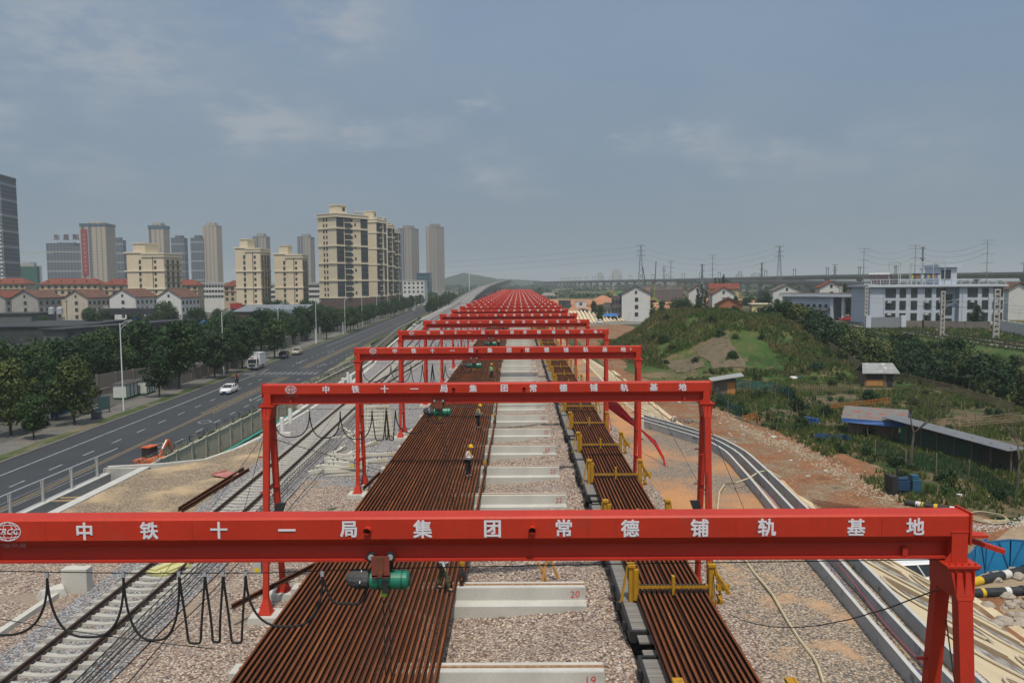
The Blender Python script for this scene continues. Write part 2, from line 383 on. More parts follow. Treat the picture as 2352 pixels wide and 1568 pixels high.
BLACKM = mat('black_metal', (.028, .029, .031), (.018, .018, .02), scale=3, rough=.6)
RUBBER = mat('black_rubber', (.018, .018, .019), rough=.75)
GREENM = blotch(mat('green_hoist_paint', (.012, .17, .105), (.010, .13, .085), scale=4, rough=.33, spec=.6), (.03, .05, .04), 5, .62, .75, .7)
GREYC = mat('grey_canvas', (.085, .09, .095), (.05, .052, .055), scale=6, rough=.95, bump=.4)
GALV = mat('galvanised_steel', (.42, .44, .46), (.35, .37, .39), scale=4, rough=.45, metal=.3)
WOOD = mat('weathered_plank', (.42, .30, .17), (.30, .21, .12), scale=3, rough=.9, stretch=(1, .2, 1))
PLANKG = mat('grey_deck_plank', (.24, .225, .21), (.15, .14, .13), scale=2.2, rough=.95, stretch=(.4, 5, 1), fine=.2)
CREAM = blotch(mat('cream_concrete', (.56, .47, .32), (.48, .40, .27), scale=.35, rough=.92, fine=.12), (.34, .25, .15), .5, .55, .72, .6)
PINK = [(.38, .29, .235), (.27, .19, .16), (.50, .41, .33), (.15, .115, .10), (.42, .33, .25), (.32, .25, .22), (.58, .51, .43), (.34, .315, .29)]
GREY = [(.26, .28, .31), (.38, .40, .42), (.13, .14, .155), (.31, .31, .31), (.46, .46, .45), (.20, .215, .235)]
BAL_P = stones('pink_ballast', PINK, .075, patch=(.27, .215, .165), patch_scale=.22, patch_pos=(.55, .63))
BAL_P2 = stones('pink_ballast_clean', PINK, .08)
BAL_G = stones('grey_ballast', GREY + [(.36, .27, .23)], .075, patch=(.27, .225, .18), patch_scale=.10, patch_pos=(.60, .72))
BAL_SHADE = stones('ballast_painted_shade', [(.040, .040, .042), (.065, .064, .066), (.03, .03, .03), (.09, .085, .085)], .075)  # stones coloured near-black to stand for shade under the wagons
GRAV_T = stones('tan_gravel', [(.36, .29, .20), (.25, .20, .145), (.44, .37, .28), (.17, .15, .125), (.30, .24, .16)], .06, patch=(.40, .30, .185), patch_scale=.28, patch_pos=(.50, .66), strength=.6)
GRAV_O = stones('orange_gravel', [(.30, .255, .21), (.22, .20, .18), (.36, .25, .16), (.15, .14, .135), (.40, .34, .27)], .055, patch=(.42, .215, .10), patch_scale=.13, patch_pos=(.40, .56), strength=.6)
ASPH = blotch(mat('asphalt', (.044, .049, .056), (.034, .038, .044), scale=.25, rough=.9, fine=.15), (.055, .057, .058), .12, .5, .75, .6, stretch=(1, .12, 1))
LINEZ = blotch(mat('faded_crossing_paint', (.20, .205, .21), (.15, .155, .16), scale=2, rough=.8), (.06, .063, .068), 1.6, .48, .62, .85)
LINE = blotch(mat('worn_white_line', (.33, .34, .345), (.25, .26, .265), scale=2, rough=.8), (.10, .105, .11), 1.6, .52, .66, .8)
LINEY = blotch(mat('worn_yellow_line', (.27, .20, .10), (.21, .16, .085), scale=2, rough=.8), (.09, .09, .09), 1.6, .5, .66, .8)
PAVE = blotch(mat('paving', (.150, .145, .135), (.115, .112, .105), scale=.5, rough=.9, fine=.25), (.20, .17, .12), .3, .5, .7, .5)
KERB = mat('kerb_stone', (.24, .235, .22), (.18, .175, .165), scale=.6, rough=.9)
GROUND = ramp_mat('rough_ground', [(.34, (.035, .055, .018)), (.46, (.055, .075, .026)), (.55, (.11, .095, .05)), (.68, (.20, .14, .08))], .025, bumpscale=1.5)
DIRT = ramp_mat('red_orange_dirt', [(.34, (.15, .075, .040)), (.45, (.27, .125, .062)), (.53, (.22, .13, .075)), (.60, (.26, .19, .125)), (.7, (.14, .11, .075))], .22, bumpscale=4, bump=.6, fine=.4)
GARDEN = ramp_mat('garden_soil', [(.34, (.024, .052, .014)), (.44, (.042, .066, .020)), (.50, (.085, .072, .038)), (.58, (.15, .11, .065)), (.66, (.06, .07, .03)), (.75, (.12, .095, .055))], .30, bumpscale=2.2)
GRASSM = ramp_mat('mound_grass', [(.34, (.026, .060, .012)), (.46, (.050, .088, .020)), (.54, (.075, .090, .028)), (.60, (.14, .105, .055)), (.72, (.21, .15, .09))], .11, bumpscale=1.6, bump=.7)
VERGE = ramp_mat('sandy_verge', [(.38, (.30, .26, .20)), (.5, (.19, .18, .13)), (.6, (.06, .085, .03))], .35, bumpscale=3)

# ================================================================ terrain
XC = [(-60, -14.0), (24, -14.65), (33, -14.8), (53, -15.5), (120, -18.2), (190, -23.0), (254, -27.5), (430, -33.5), (600, -37), (900, -38), (1500, -27), (1900, -20)]
def xc(Y): return interp(XC, Y)
LE = [(-60, -24.7), (51, -24.7), (54, -21.8), (62, -20.3), (95, -20.3), (140, -23.5), (254, -33), (430, -39), (600, -43)]
RE = [(-60, 13.6), (30, 13.9), (52, 14.9), (58, 14.2), (67, 11.2), (80, 10.2), (150, 9.6), (520, 9.6)]
TO = [(-60, 23.6), (41, 23.4), (82, 18.9), (101, 18.2), (152, 17.4), (260, 17.2), (520, 17)]
def wallx(Y): return interp([(-60, -28.8), (140, -28.8), (254, -38), (430, -44), (600, -48)], Y)
def roadx(off, Y): return off - .041 * (Y - 91)
def nz(x, y, s=1.0):
    return (math.sin(x*s*1.3+1.1)*math.cos(y*s*1.1-.7) + .5*math.sin(x*s*2.9-y*s*2.3) + .25*math.cos(x*s*5.7+y*s*6.1)) / 1.75
def mound(X, Y):
    dx = (X-47) / (28 if X < 47 else 38); dy = (Y-192) / (58 if Y < 192 else 42)
    r = math.hypot(dx, dy) * (1 + .13*nz(X, Y, .06))
    m = 9.4 * (1 - sstep(.24, 1.06, r)) * (1 - .22*sstep(47, 72, X))
    return m * (1 + .06*nz(X, Y, .12)) + (.55*nz(X, Y, .22) + .25*nz(X, Y, .6) if m > .3 else 0)
def hgt(X, Y):
    z = -5.5
    if X > 15: z = -5.0 + .18*nz(X, Y, .11)
    # embankment of the yard
    if Y < 560:
        l, r, t = interp(LE, Y), interp(RE, Y), interp(TO, Y)
        if Y < 52: lz = 0.0 if X > l else -5.5
        else: lz = -4*min(1, (l-X)/(l-wallx(Y))) - 1.5*sstep(wallx(Y)-2, wallx(Y)-9, X) if X < l else 0.0
        if X <= l: z = max(z, lz)
        elif X <= r: z = 0.0
        elif X <= t: z = lerp(0, -5, (X-r)/(t-r))
    # station ground with the old railway
    if X > 60: z = max(z, lerp(-5, 0.0, sstep(69, 82, X + .5*nz(X, Y, .1))))
    # construction platform beyond the mound
    p = min(sstep(16, 22, X) if Y < 560 else 1, 1 - sstep(150, 190, X))
    q = sstep(0, 14, (Y - 322) - (X-17)*.9)
    if X > 9: z = max(z, lerp(-5, -.6, p*q) if Y < 700 else -5)
    if X > 15: z = max(z, -5 + mound(X, Y))
    return z
def axis_pts(segs):
    out = []
    for a, b, n in segs: out += [a + (b-a)*i/n for i in range(n)]
    return out + [segs[-1][1]]
gx = axis_pts([(-7000, -1500, 6), (-1500, -300, 8), (-300, -70, 10), (-70, -52, 6), (-52, -16, 36), (-16, 9, 6), (9, 100, 91), (100, 200, 20), (200, 600, 10), (600, 7000, 10)])
gy = axis_pts([(-60, 10, 6), (10, 110, 60), (110, 240, 110), (240, 440, 70), (440, 700, 20), (700, 3000, 20), (3000, 9000, 8)])
g = MB(); g.v = [(x, y, hgt(x, y) - .03) for y in gy for x in gx]; nx_ = len(gx)
g.f = [(j*nx_+i, j*nx_+i+1, (j+1)*nx_+i+1, (j+1)*nx_+i) for j in range(len(gy)-1) for i in range(nx_-1)]
struct('ground', g, GROUND, smooth=True)

def strip(name, ys, xl, xr, n, m, dz=.0, h=None, smooth=False, kind='structure'):
    """a sheet between two edge curves, laid on the terrain"""
    s = MB(); h = h or hgt
    for Y in ys:
        a = xl(Y) if callable(xl) else xl; b = xr(Y) if callable(xr) else xr
        for i in range(n+1):
            X = a + (b-a)*i/n; s.v.append((X, Y, h(X, Y) + dz))
    s.f = [(j*(n+1)+i, j*(n+1)+i+1, (j+1)*(n+1)+i+1, (j+1)*(n+1)+i) for j in range(len(ys)-1) for i in range(n)]
    o = s.build(name, m, smooth=smooth); o['kind'] = kind; return o
def ys(a, b, step):
    n = max(1, int(round((b-a)/step))); return [a + (b-a)*i/n for i in range(n+1)]

# city ground, road, kerb, pavement, markings
flat = lambda X, Y: -5.5
strip('city_yard_ground', ys(40, 700, 30), -400, lambda Y: roadx(-57.8, Y), 6, mat('dark_yard', (.10, .10, .095), (.06, .07, .05), scale=.05, rough=.95, fine=.3), .012, flat)
strip('pavement', ys(20, 700, 10), lambda Y: roadx(-58, Y), lambda Y: roadx(-52.35, Y), 1, PAVE, .14, flat)
strip('planting_strip', ys(20, 700, 4), lambda Y: roadx(-54.1 + .25*math.sin(Y*.7), Y), lambda Y: roadx(-52.5, Y), 2, ramp_mat('verge_grass', [(.35, (.035, .06, .018)), (.5, (.06, .085, .028)), (.64, (.17, .145, .10))], .25, bumpscale=5), .17, flat)
strip('road', ys(20, 900, 20), lambda Y: roadx(-52.2, Y), lambda Y: roadx(-34.6, Y), 1, ASPH, .008, flat)
strip('road_edge_dust', ys(40, 420, 4), lambda Y: roadx(-36.2 + .7*nz(Y, 3, .09), Y), lambda Y: wallx(Y) - .2, 4, VERGE, .03, lambda X, Y: max(-5.5, hgt(X, Y)))
strip('side_road', [300, 322], lambda Y: -330, lambda Y: roadx(-52.3, Y), 1, ASPH, .02, flat)
k = MB()
for Y0, Y1 in zip(ys(20, 280, 10), ys(20, 280, 10)[1:]):
    k.ring_loft([[(roadx(-52.35, Y), Y, -5.5), (roadx(-52.2, Y), Y, -5.5), (roadx(-52.2, Y), Y, -5.35), (roadx(-52.35, Y), Y, -5.35)] for Y in (Y0, Y1)], cap=False)
struct('kerb', k, KERB)
def road_line(name, segs, m, z=.016):
    s = MB()
    for o0, y0, o1, y1, w in segs:
        s.quad((roadx(o0-w/2, y0), y0, -5.5+z), (roadx(o0+w/2, y0), y0, -5.5+z), (roadx(o1+w/2, y1), y1, -5.5+z), (roadx(o1-w/2, y1), y1, -5.5+z))
    o = s.build(name, m); o['kind'] = 'structure'; return o
road_line('edge_line_marking', [(-49.1, 20, -49.1, 165, .16), (-49.1, 225, -49.1, 700, .16)], LINE)
road_line('lane_dash_marking', [(o, y, o, y+2.4, .15) for o in (-45.7, -38.6) for y in ys(30, 420, 6.4) if abs(y-158) > 8], LINE)
yl = []
for a, b in ((20, 150), (166, 420)): yl += [(-42.35, a, -42.35, b, .13), (-41.95, a, -41.95, b, .13)]
for a, b in ((108, 150), (166, 236)):
    yl += [(-43.0, a, -43.0, b, .13), (-41.3, a, -41.3, b, .13)]
    yl += [(-42.9, y, -41.4, y+1.0, .35) for y in ys(a, b, 2.2)]
road_line('centre_line_marking', yl, LINEY)
zb = [(o, 154.5, o, 159.0, .5) for o in ys(-51.4, -37.5, 1.05)]
zb += [(-46.2, 151.5, -46.2, 151.9, 6.0), (-39.5, 161.5, -39.5, 161.9, 4.6)]
road_line('zebra_crossing_marking', zb, LINEZ)
ar = []
for o, y in ((-39.6, 121), (-39.6, 170), (-46, 178), (-44.2, 205)): ar += [(o, y, o, y+4.5, .16), (o-.5, y+.2, o, y-1.2, .3), (o+.4, y+3.5, o+.1, y+5, .2)]
for o, y in ((-40.0, 86), (-40.0, 101)):
    ar += [(o-.9, y, o+.05, y-1.3, .16), (o+.05, y-1.3, o+.9, y, .16), (o-.9, y, o-.05, y+1.5, .16), (o-.05, y+1.5, o+.9, y, .16)]
road_line('lane_arrow_marking', ar, LINE)

# yard sheets
strip('ballast_bed', ys(8, 48, 2), lambda Y: max(interp(LE, Y), -24.6), -2.2, 20, BAL_P, .0, lambda X, Y: .05*nz(X, Y, .9))
strip('ballast_bed_grey', ys(46.5, 560, 3), lambda Y: interp(LE, Y)+.1, -2.2, 14, BAL_G, .004, lambda X, Y: .05*nz(X, Y, .9))
def heap(X, Y):
    """crushed stone heaped between the concrete beams, higher towards the wagons"""
    t = sstep(-1.9, 3.2, X + .9*nz(X*.3, Y, .55)); ph = math.sin((Y-22.1)/6.3*2*math.pi)
    return max(.015 + .01*nz(X, Y, 9), .02 + .60*t*(.75+.25*ph) + .10*nz(X, Y, 1.9)*t + .04*nz(X, Y, 6) + .03*nz(X, Y, 11))
strip('crushed_stone_heaps', ys(14, 120, .35), -2.25, 3.45, 30, BAL_P2, .0, heap, smooth=True)
strip('crushed_stone_far', ys(120, 540, 6), -2.25, 3.45, 4, BAL_P2, .0, lambda X, Y: .3)
strip('painted_shade_ballast', ys(14, 540, 2), lambda Y: 3.35+.12*nz(1, Y, 1.3), 7.2, 6, BAL_SHADE, .05, lambda X, Y: .42 - .35*sstep(3.3, 4.2, X))  # wagon shade painted into the ballast colour
GRAV_N = stones('tan_grey_gravel', [(.36, .30, .235), (.24, .215, .185), (.42, .32, .23), (.15, .14, .13), (.48, .42, .34), (.32, .25, .19)], .075, patch=(.40, .26, .155), patch_scale=.5, patch_pos=(.53, .67), strength=.6)
strip('right_yard_gravel', ys(10, 37, 1.5), lambda Y: 6.3 + .25*nz(2, Y, .8), lambda Y: interp(RE, Y)+.05, 8, GRAV_N, .078, lambda X, Y: .05*nz(X, Y, .8))
strip('right_yard_ground', ys(34, 540, 3), lambda Y: 6.3 + .25*nz(2, Y, .8), lambda Y: interp(RE, Y)+.05, 8, GRAV_O, .07, lambda X, Y: .04*nz(X, Y, .8))
strip('right_ballast_shoulder', ys(10, 540, 1.5), 6.2, lambda Y: 7.9 + .5*nz(3, Y, .45), 4, BAL_P2, .10, lambda X, Y: .12*(1-sstep(6.4, 8.2, X)))
strip('gravel_platform', ys(36, 60, 1.0), lambda Y: max(interp(LE, Y)+.35, -24.4), lambda Y: -17.4 + .5*nz(4, Y, .35), 10, GRAV_T, .06, lambda X, Y: .06*nz(X, Y, .6))
strip('track_ballast', ys(8, 560, 2), lambda Y: xc(Y)-2.3, lambda Y: xc(Y)+2.2, 6, BAL_G, .0, lambda X, Y: .06 + .07*(1-abs((X-xc(Y))/2.3)**4))
strip('spoil_ground', ys(30, 300, 3), lambda Y: interp(TO, Y)-.1, lambda Y: interp([(30, 37), (58, 33.5), (85, 30.5), (100, 27), (120, 24), (300, 22)], Y) + 1.2*nz(5, Y, .16) + .5*nz(3, Y, .5), 8, DIRT, .062)
strip('garden_ground', ys(56, 150, 2.5), lambda Y: 29 + 3*nz(6, Y, .09) - .02*(Y-60), lambda Y: 71, 22, GARDEN, .05)
strip('mound_turf', ys(126, 236, 2), lambda Y: 22 + 2*nz(7, Y, .1), 82, 50, GRASSM, .10, smooth=True)
PLOT = ramp_mat('dry_plot_soil', [(.36, (.10, .085, .055)), (.5, (.15, .115, .08)), (.64, (.07, .075, .035))], .6, bumpscale=5)
for nm_, a_, b_, c_, d_ in (('dry_plot', 29, 34.5, 146, 158), ('dry_plot', 35.5, 42, 144, 160)):
    strip(nm_, ys(c_, d_, 1.5), lambda Y: a_ + .4*nz(1, Y, .5), lambda Y: b_ + .4*nz(2, Y, .5), 6, PLOT if nm_[0] == 'd' else ramp_mat('leafy_plot', [(.4, (.022, .065, .014)), (.6, (.045, .09, .02))], .8, bumpscale=5), .24)
strip('access_track', ys(30, 70, 2), lambda Y: interp([(30, 23.6), (44, 24), (58, 38), (70, 60)], Y), lambda Y: interp([(30, 46), (44, 48), (58, 62), (70, 75)], Y), 8, mat('pale_dirt', (.33, .26, .18), (.27, .19, .12), scale=.3, rough=.95, fine=.25), .07)
strip('village_road', ys(318, 346, 4), 24, 62, 4, mat('pale_road', (.20, .19, .175), (.15, .145, .135), scale=.3, rough=.95, fine=.2), .10)
strip('orange_verge', ys(228, 318, 5), lambda Y: interp(TO, Y)+.1, lambda Y: 42 + 4*nz(8, Y, .08), 10, DIRT, .09)
strip('construction_earth', ys(318, 600, 8), lambda Y: 17.5 if Y > 326 else 17.3, lambda Y: min(150, 17.5+(Y-312)*1.0), 10, ramp_mat('orange_earth', [(.36, (.42, .22, .12)), (.5, (.36, .15, .07)), (.62, (.46, .32, .22))], .05, bumpscale=1), .08)

# ================================================================ gantry cranes
GX0, GX1 = -9.34, 6.96
GSP = 16.42; GY0 = 12.42; NG = 28
LXL, LXR = -9.16, 6.80
GZ = -.11
def girder_mesh():
    prof = [(-.20, 8.16), (-.20, 8.47), (-.17, 8.50), (.17, 8.50), (.20, 8.47), (.20, 8.16), (.07, 8.03), (-.07, 8.03)]
    m = MB().prism(prof, 'x', GX0, GX1)
    for x in (-7.4, -5.1, -1.75, 1.05, 3.35, 5.6): m.box(x-.006, x+.006, -.206, -.2, 8.17, 8.46)
    m.box(GX1-.02, GX1+.012, -.23, .23, 8.02, 8.53); m.box(GX0-.012, GX0+.02, -.23, .23, 8.02, 8.53)
    return m.mesh('girder', RED)
def lower_mesh():
    m = MB().box(GX0+.1, GX1-.1, -.012, .012, 7.80, 8.03)
    m.box(GX0+.1, GX1-.1, -.10, .10, 7.765, 7.80)
    for x in (GX0+1.0, GX1-.95): m.box(x-.03, x+.05, -.09, -.02, 7.81, 7.95)
    return m.mesh('lower_rail_beam', REDD)
def head_mesh():       # end post, flange plates and haunch above a pair of legs, centred on x=0
    m = MB().box(-.125, .125, -.208, .208, 7.74, 8.22)
    m.box(-.14, .14, -.215, -.20, 8.215, 8.235)
    m.box(-.26, .26, -.36, .36, 7.70, 7.735); m.box(-.24, .24, -.34, .34, 7.665, 7.697)
    a = [(-.19, -.32), (.19, -.32), (.19, .32), (-.19, .32)]; b = [(-.125, -.42), (.125, -.42), (.125, .42), (-.125, .42)]
    m.ring_loft([[(x, y, 7.665) for x, y in a], [(x, y, 7.22) for x, y in b]])
    for x in (-.13, .0, .13): m.box(x-.005, x+.005, -.40, .40, 7.26, 7.66)
    m.add([(-.25, -.20, 7.735), (-.125, -.20, 7.735), (-.125, -.20, 7.9), (-.25, -.19, 7.735), (-.125, -.19, 7.735), (-.125, -.19, 7.9)], [(0, 1, 2), (3, 5, 4), (0, 3, 4, 1), (1, 4, 5, 2), (2, 5, 3, 0)])
    for x in (-.2, -.1, 0, .1, .2):
        for y in (-.30, .30): m.tube([(x, y, 7.735), (x, y, 7.77)], .02, 6)
    return m.mesh('leg_head', RED)
def leg_mesh(s):
    def ring(z, y, w, d): return [(-w, y-d, z), (w, y-d, z), (w, y+d, z), (-w, y+d, z)]
    m = MB().ring_loft([ring(7.3, s*.31, .112, .095), ring(.62, s*1.02, .094, .085)])
    y = s*1.07
    m.ring_loft([ring(.86, s*1.0, .10, .102), ring(.40, y, .21, .20)])
    m.box(-.25, .25, y-.24, y+.24, .35, .40)
    for z in (5.9, 4.6): m.box(-.28, .14, s*.45-.02, s*.45+.02, z-.02, z+.02)
    return m.mesh('leg', RED)
ME_SOCK = MB().tube([(0, -.31, 8.31), (0, -.18, 8.31)], .055, 14, cap=False).tube([(0, -.31, 8.31), (0, -.18, 8.31)], .046, 14, cap=False).mesh('pipe_socket', RED)
ME_BORE = MB().tube([(0, -.215, 8.31), (0, -.20, 8.31)], .05, 14).mesh('socket_bore', BLACKM)
ME_G, ME_L, ME_H = girder_mesh(), lower_mesh(), head_mesh()
ME_LEG = {-1: leg_mesh(-1), 1: leg_mesh(1)}
ME_BR = [MB().box(-.05, .05, -.62, .62, 3.55, 3.67).mesh('cross_brace', REDD), MB().box(-.05, .05, -.82, .82, 2.0, 2.1).mesh('cross_brace', REDD)]
ME_FOOT = MB().ring_loft([[(-.55, -.5, -.3), (.55, -.5, -.3), (.55, .5, -.3), (-.55, .5, -.3)], [(-.5, -.45, .35), (.5, -.45, .35), (.5, .45, .35), (-.5, .45, .35)]]).mesh('concrete_footing', CONCL)
WORDS = '中铁十一局集团常德铺轨基地'
LX7 = [-6.78, -5.77, -4.68, -3.62, -2.66, -1.51, -.425, .68, 1.705, 2.78, 3.82, 5.195, 6.105]
LX8 = [-7.0, -5.93, -4.87, -3.79, -2.72, -1.66, -.53, .52, 1.61, 2.71, 3.82, 4.88, 5.92]
_CH = {}
def chars(t, xs, size=.29, jit=0):
    """each painted character of the beam's inscription is a part"""
    for ch, x in zip(WORDS, xs):
        if ch not in _CH: _CH[ch] = put_text(MB(), ch, size, (0, 0, 0), .042, .003).mesh('painted_character', WHITEP)
        o = link('painted_character', _CH[ch], t, (x + random.uniform(-jit, jit), -.2035, 8.315 + random.uniform(-.006, .006))); s_ = random.uniform(.97, 1.03); o.scale = (s_, 1, s_)
def emblem_mesh():
    m = MB(); cx, cz, rx, rz = GX0+1.056, 8.315, .20, .147; y = -.2065
    def ell(ax, az, w, a0=0, a1=2*math.pi, ox=0, oz=0, n=28):
        for i in range(n):
            t0 = a0+(a1-a0)*i/n; t1 = a0+(a1-a0)*(i+1)/n
            p = lambda t, q: (cx+ox+(ax+q)*math.cos(t), y, cz+oz+(az+q)*math.sin(t))
            m.quad(p(t0, -w), p(t1, -w), p(t1, w), p(t0, w))
    ell(rx, rz, .007)
    for f in (.35, .72): ell(rx*f, rz, .005)
    for zz in (-.085, .085): ell(rx*.86, .035, .005, math.pi if zz < 0 else 0, 2*math.pi if zz < 0 else math.pi, oz=zz*.75)
    put_text(m, 'CRCC', .13, (cx, -.209, cz), .03, .002, lean=.35, sx=1.05)
    return m.mesh('emblem', WHITEP)
ME_E = emblem_mesh()
ME_C = put_text(MB(), '中国铁建', .10, (GX0+1.06, -.135, 8.085), .01, .002, sx=1.25).mesh('emblem_caption', mat('faded_white_paint', (.40, .16, .15), (.33, .12, .11), scale=9, rough=.7))
GROUPG = 'red gantry cranes in a row over the rails'
for i in range(NG):
    Y = GY0 + GSP*i - (.12 if i == 0 else 0); no = i + 7
    num = {9: '9', 10: '10', 12: '12', 13: '13', 14: '14'}.get(no)
    if i == 0: lab = 'red gantry crane nearest the camera, its lettered beam crossing the whole foreground'
    elif num: lab = 'red gantry crane with white number %s at the right end of its beam' % num
    else: lab = 'red gantry crane, %s from the front of the long row' % nth(i)
    t = thing('gantry_crane', lab, 'gantry crane', (0, Y, GZ), 0, GROUPG)
    link('girder', ME_G, t); link('lower_rail_beam', ME_L, t)
    if i < 8:
        for x in (-2.36, .19): link('socket_bore', ME_BORE, link('pipe_socket', ME_SOCK, t, (x, 0, 0)))
    chars(t, LX7 if i == 0 else LX8, .287, 0 if i < 2 else .04)
    if i != 0 or True: link('emblem', ME_E, t, (.30 if i == 0 else 0, 0, 0))
    if i < 8: link('emblem_caption', ME_C, t, (.30 if i == 0 else 0, 0, 0))
    if num:
        nm = put_text(MB(), num, .17 if no > 9 else .2, (6.36, -.212, 8.315), .015, .003); 
        plate = MB().prism([(6.36+.15*math.cos(a*.3927), 8.315+.15*math.sin(a*.3927)) for a in range(16)], 'y', -.208, -.2)
        p = plate.build('number_plate', RED, t); nm.build('number', WHITEP, p)
    for x in (LXL, LXR):
        link('leg_head', ME_H, t, (x, 0, 0))
        for q in ME_BR: link('cross_brace', q, t, (x, 0, 0))
        for s in (-1, 1): link('leg', ME_LEG[s], t, (x, 0, 0))
    if i == 0:
        MB().bar((GX1+.02, .1, 8.05), (GX1+.62, -.05, 7.86), .10, .07).box(GX1, GX1+.34, -.1, .1, 8.09, 8.13).build('end_bracket', RED, t)
    if 1 <= i <= 10:
        for s in (-1, 1):
            o = link('concrete_footing', ME_FOOT, None, (LXL, Y + s*1.07, GZ))
            tag(o, 'concrete footing under the %s left leg of the %s gantry from the front' % ('near' if s < 0 else 'far', nth(i)), 'footing', 'concrete footings under gantry legs')
# ================================================================ rails
def rail_mesh(name, x0, Y0, Y1, z0, step, m, jit=0.0, path=None):
    prof = [(-.075, 0), (.075, 0), (.075, .012), (.012, .032), (.009, .125), (.036, .140), (.036, .170), (.028, .176), (-.028, .176), (-.036, .170), (-.036, .140), (-.009, .125), (-.012, .032), (-.075, .012)]
    rings = []
    for Y in ys(Y0, Y1, step):
        x = path(Y) if path else x0 + random.uniform(-jit, jit)
        rings.append([(x+a, Y, z0+b) for a, b in prof])
    me = MB().ring_loft(rings).mesh(name, m)
    if m is not STEELD:        # web and foot coloured dark as painted shade between rails, rust on the head
        me.materials.append(GAP_SHADE)
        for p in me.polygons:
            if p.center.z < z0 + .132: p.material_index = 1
    return me
NR = 32
for i in range(NR):
    x = -7.98 + (5.58/(NR-1))*i
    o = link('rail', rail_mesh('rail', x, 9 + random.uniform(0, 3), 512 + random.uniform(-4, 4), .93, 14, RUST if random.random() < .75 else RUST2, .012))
    tag(o, 'long rusty rail in the wide left stack, %s from its left edge' % nth(i), 'rail', 'rusty rails laid side by side on the concrete beams')
lift = [(30, -2.16), (45, -2.03), (62, -1.93), (80, -2.1), (96, -2.28)]
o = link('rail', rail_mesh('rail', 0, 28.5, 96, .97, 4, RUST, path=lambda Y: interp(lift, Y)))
tag(o, 'single rusty rail pulled away from the right edge of the wide left stack', 'rail', 'rusty rails laid side by side on the concrete beams')
for i in range(14):
    x = 4.02 + i*.172 + (.05 if i > 6 else 0)
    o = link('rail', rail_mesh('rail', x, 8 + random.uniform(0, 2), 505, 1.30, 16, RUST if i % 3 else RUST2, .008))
    tag(o, 'long rusty rail loaded on the flat wagons, %s from the left' % nth(i), 'rail', 'rusty rails loaded on the wagons')
# short loose rails
def loose(p, q, z, lab):
    d = Vector(q) - Vector(p); L_ = d.length
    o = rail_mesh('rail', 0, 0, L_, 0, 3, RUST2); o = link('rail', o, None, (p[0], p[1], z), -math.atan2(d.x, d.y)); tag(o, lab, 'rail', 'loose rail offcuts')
a, b = PZ(560, 1455, .75), PZ(650, 1400, .75)
loose((-10.1, 27.0), (-8.2, 31.2), .72, 'short rusty rail lying askew over the footing beside the near left stack')
loose(tuple(PZ(410, 1172, .1))[:2], tuple(PZ(560, 1078, .1))[:2], .1, 'loose rusty rail on the gravel left of the track')
loose(tuple(PZ(418, 1174, .1))[:2], tuple(PZ(572, 1080, .1))[:2], .1, 'second loose rusty rail on the gravel, right beside the first')
loose((-8.9, 44.5), (-8.4, 50.5), .35, 'short rusty rail lying along the left edge of the stack')
# painted steel sheet left on the gravel
m = MB().box(-.7, .7, -.55, .55, 0, .05).box(-.75, -.62, -.6, .6, .05, .12)
t = m.build('steel_sheet', mat('pink_red_sheet', (.45, .22, .20), (.30, .08, .06), scale=3, rough=.6), None, tuple(PZ(520, 1090, .12)), -.5); tag(t, 'pale red sheet lying on the gravel beside the track', 'sheet')

# ================================================================ numbered concrete beams under the stack
BX0, BX1 = -8.35, 2.43
bm = MB().prism([(0, -.3), (1.2, -.3), (1.2, .9), (.58, .9), (.58, .45), (0, .45)], 'x', BX0, BX1)
for x in (-1.0, .6): bm.box(x-.004, x+.004, .575, .58, .46, .89)
ME_BEAM = bm.mesh('concrete_beam', CONCL)
ME_BT = MB().box(BX0+.2, BX1-.02, .60, .68, .9, .915).mesh('white_top_edge', CONCW)
ME_BS = MB().box(BX0+.2, BX1+.02, .86, .97, .9, .932).mesh('bearing_strip', mat('bearing_strip_wood', (.20, .09, .045), (.33, .22, .13), scale=2.2, rough=.9, stretch=(3, 1, 1)))
REDNUM = mat('red_number_paint', (.55, .06, .05), (.42, .05, .045), scale=8, rough=.7)
for k in range(-1, 76):
    Yk = 27.75 + 6.32*(k-1); no = 19 + k
    lab = 'pale concrete support beam painted with the red number %d' % no if no <= 33 else 'pale stepped concrete support beam far along the stack, %s beyond number 33' % nth(no-34)
    o = link('concrete_beam', ME_BEAM, None, (random.uniform(-.06, .06), Yk, 0)); tag(o, lab, 'concrete beam', 'numbered concrete beams under the rails')
    link('bearing_strip', ME_BS, o); link('white_top_edge', ME_BT, o)
    if 19 <= no <= 36:
        nm = put_text(MB(), str(no), .36, (2.05 if no % 3 else 1.85, .576, .66), .0, .002, lean=.12, rot=.06).build('number', REDNUM, o)

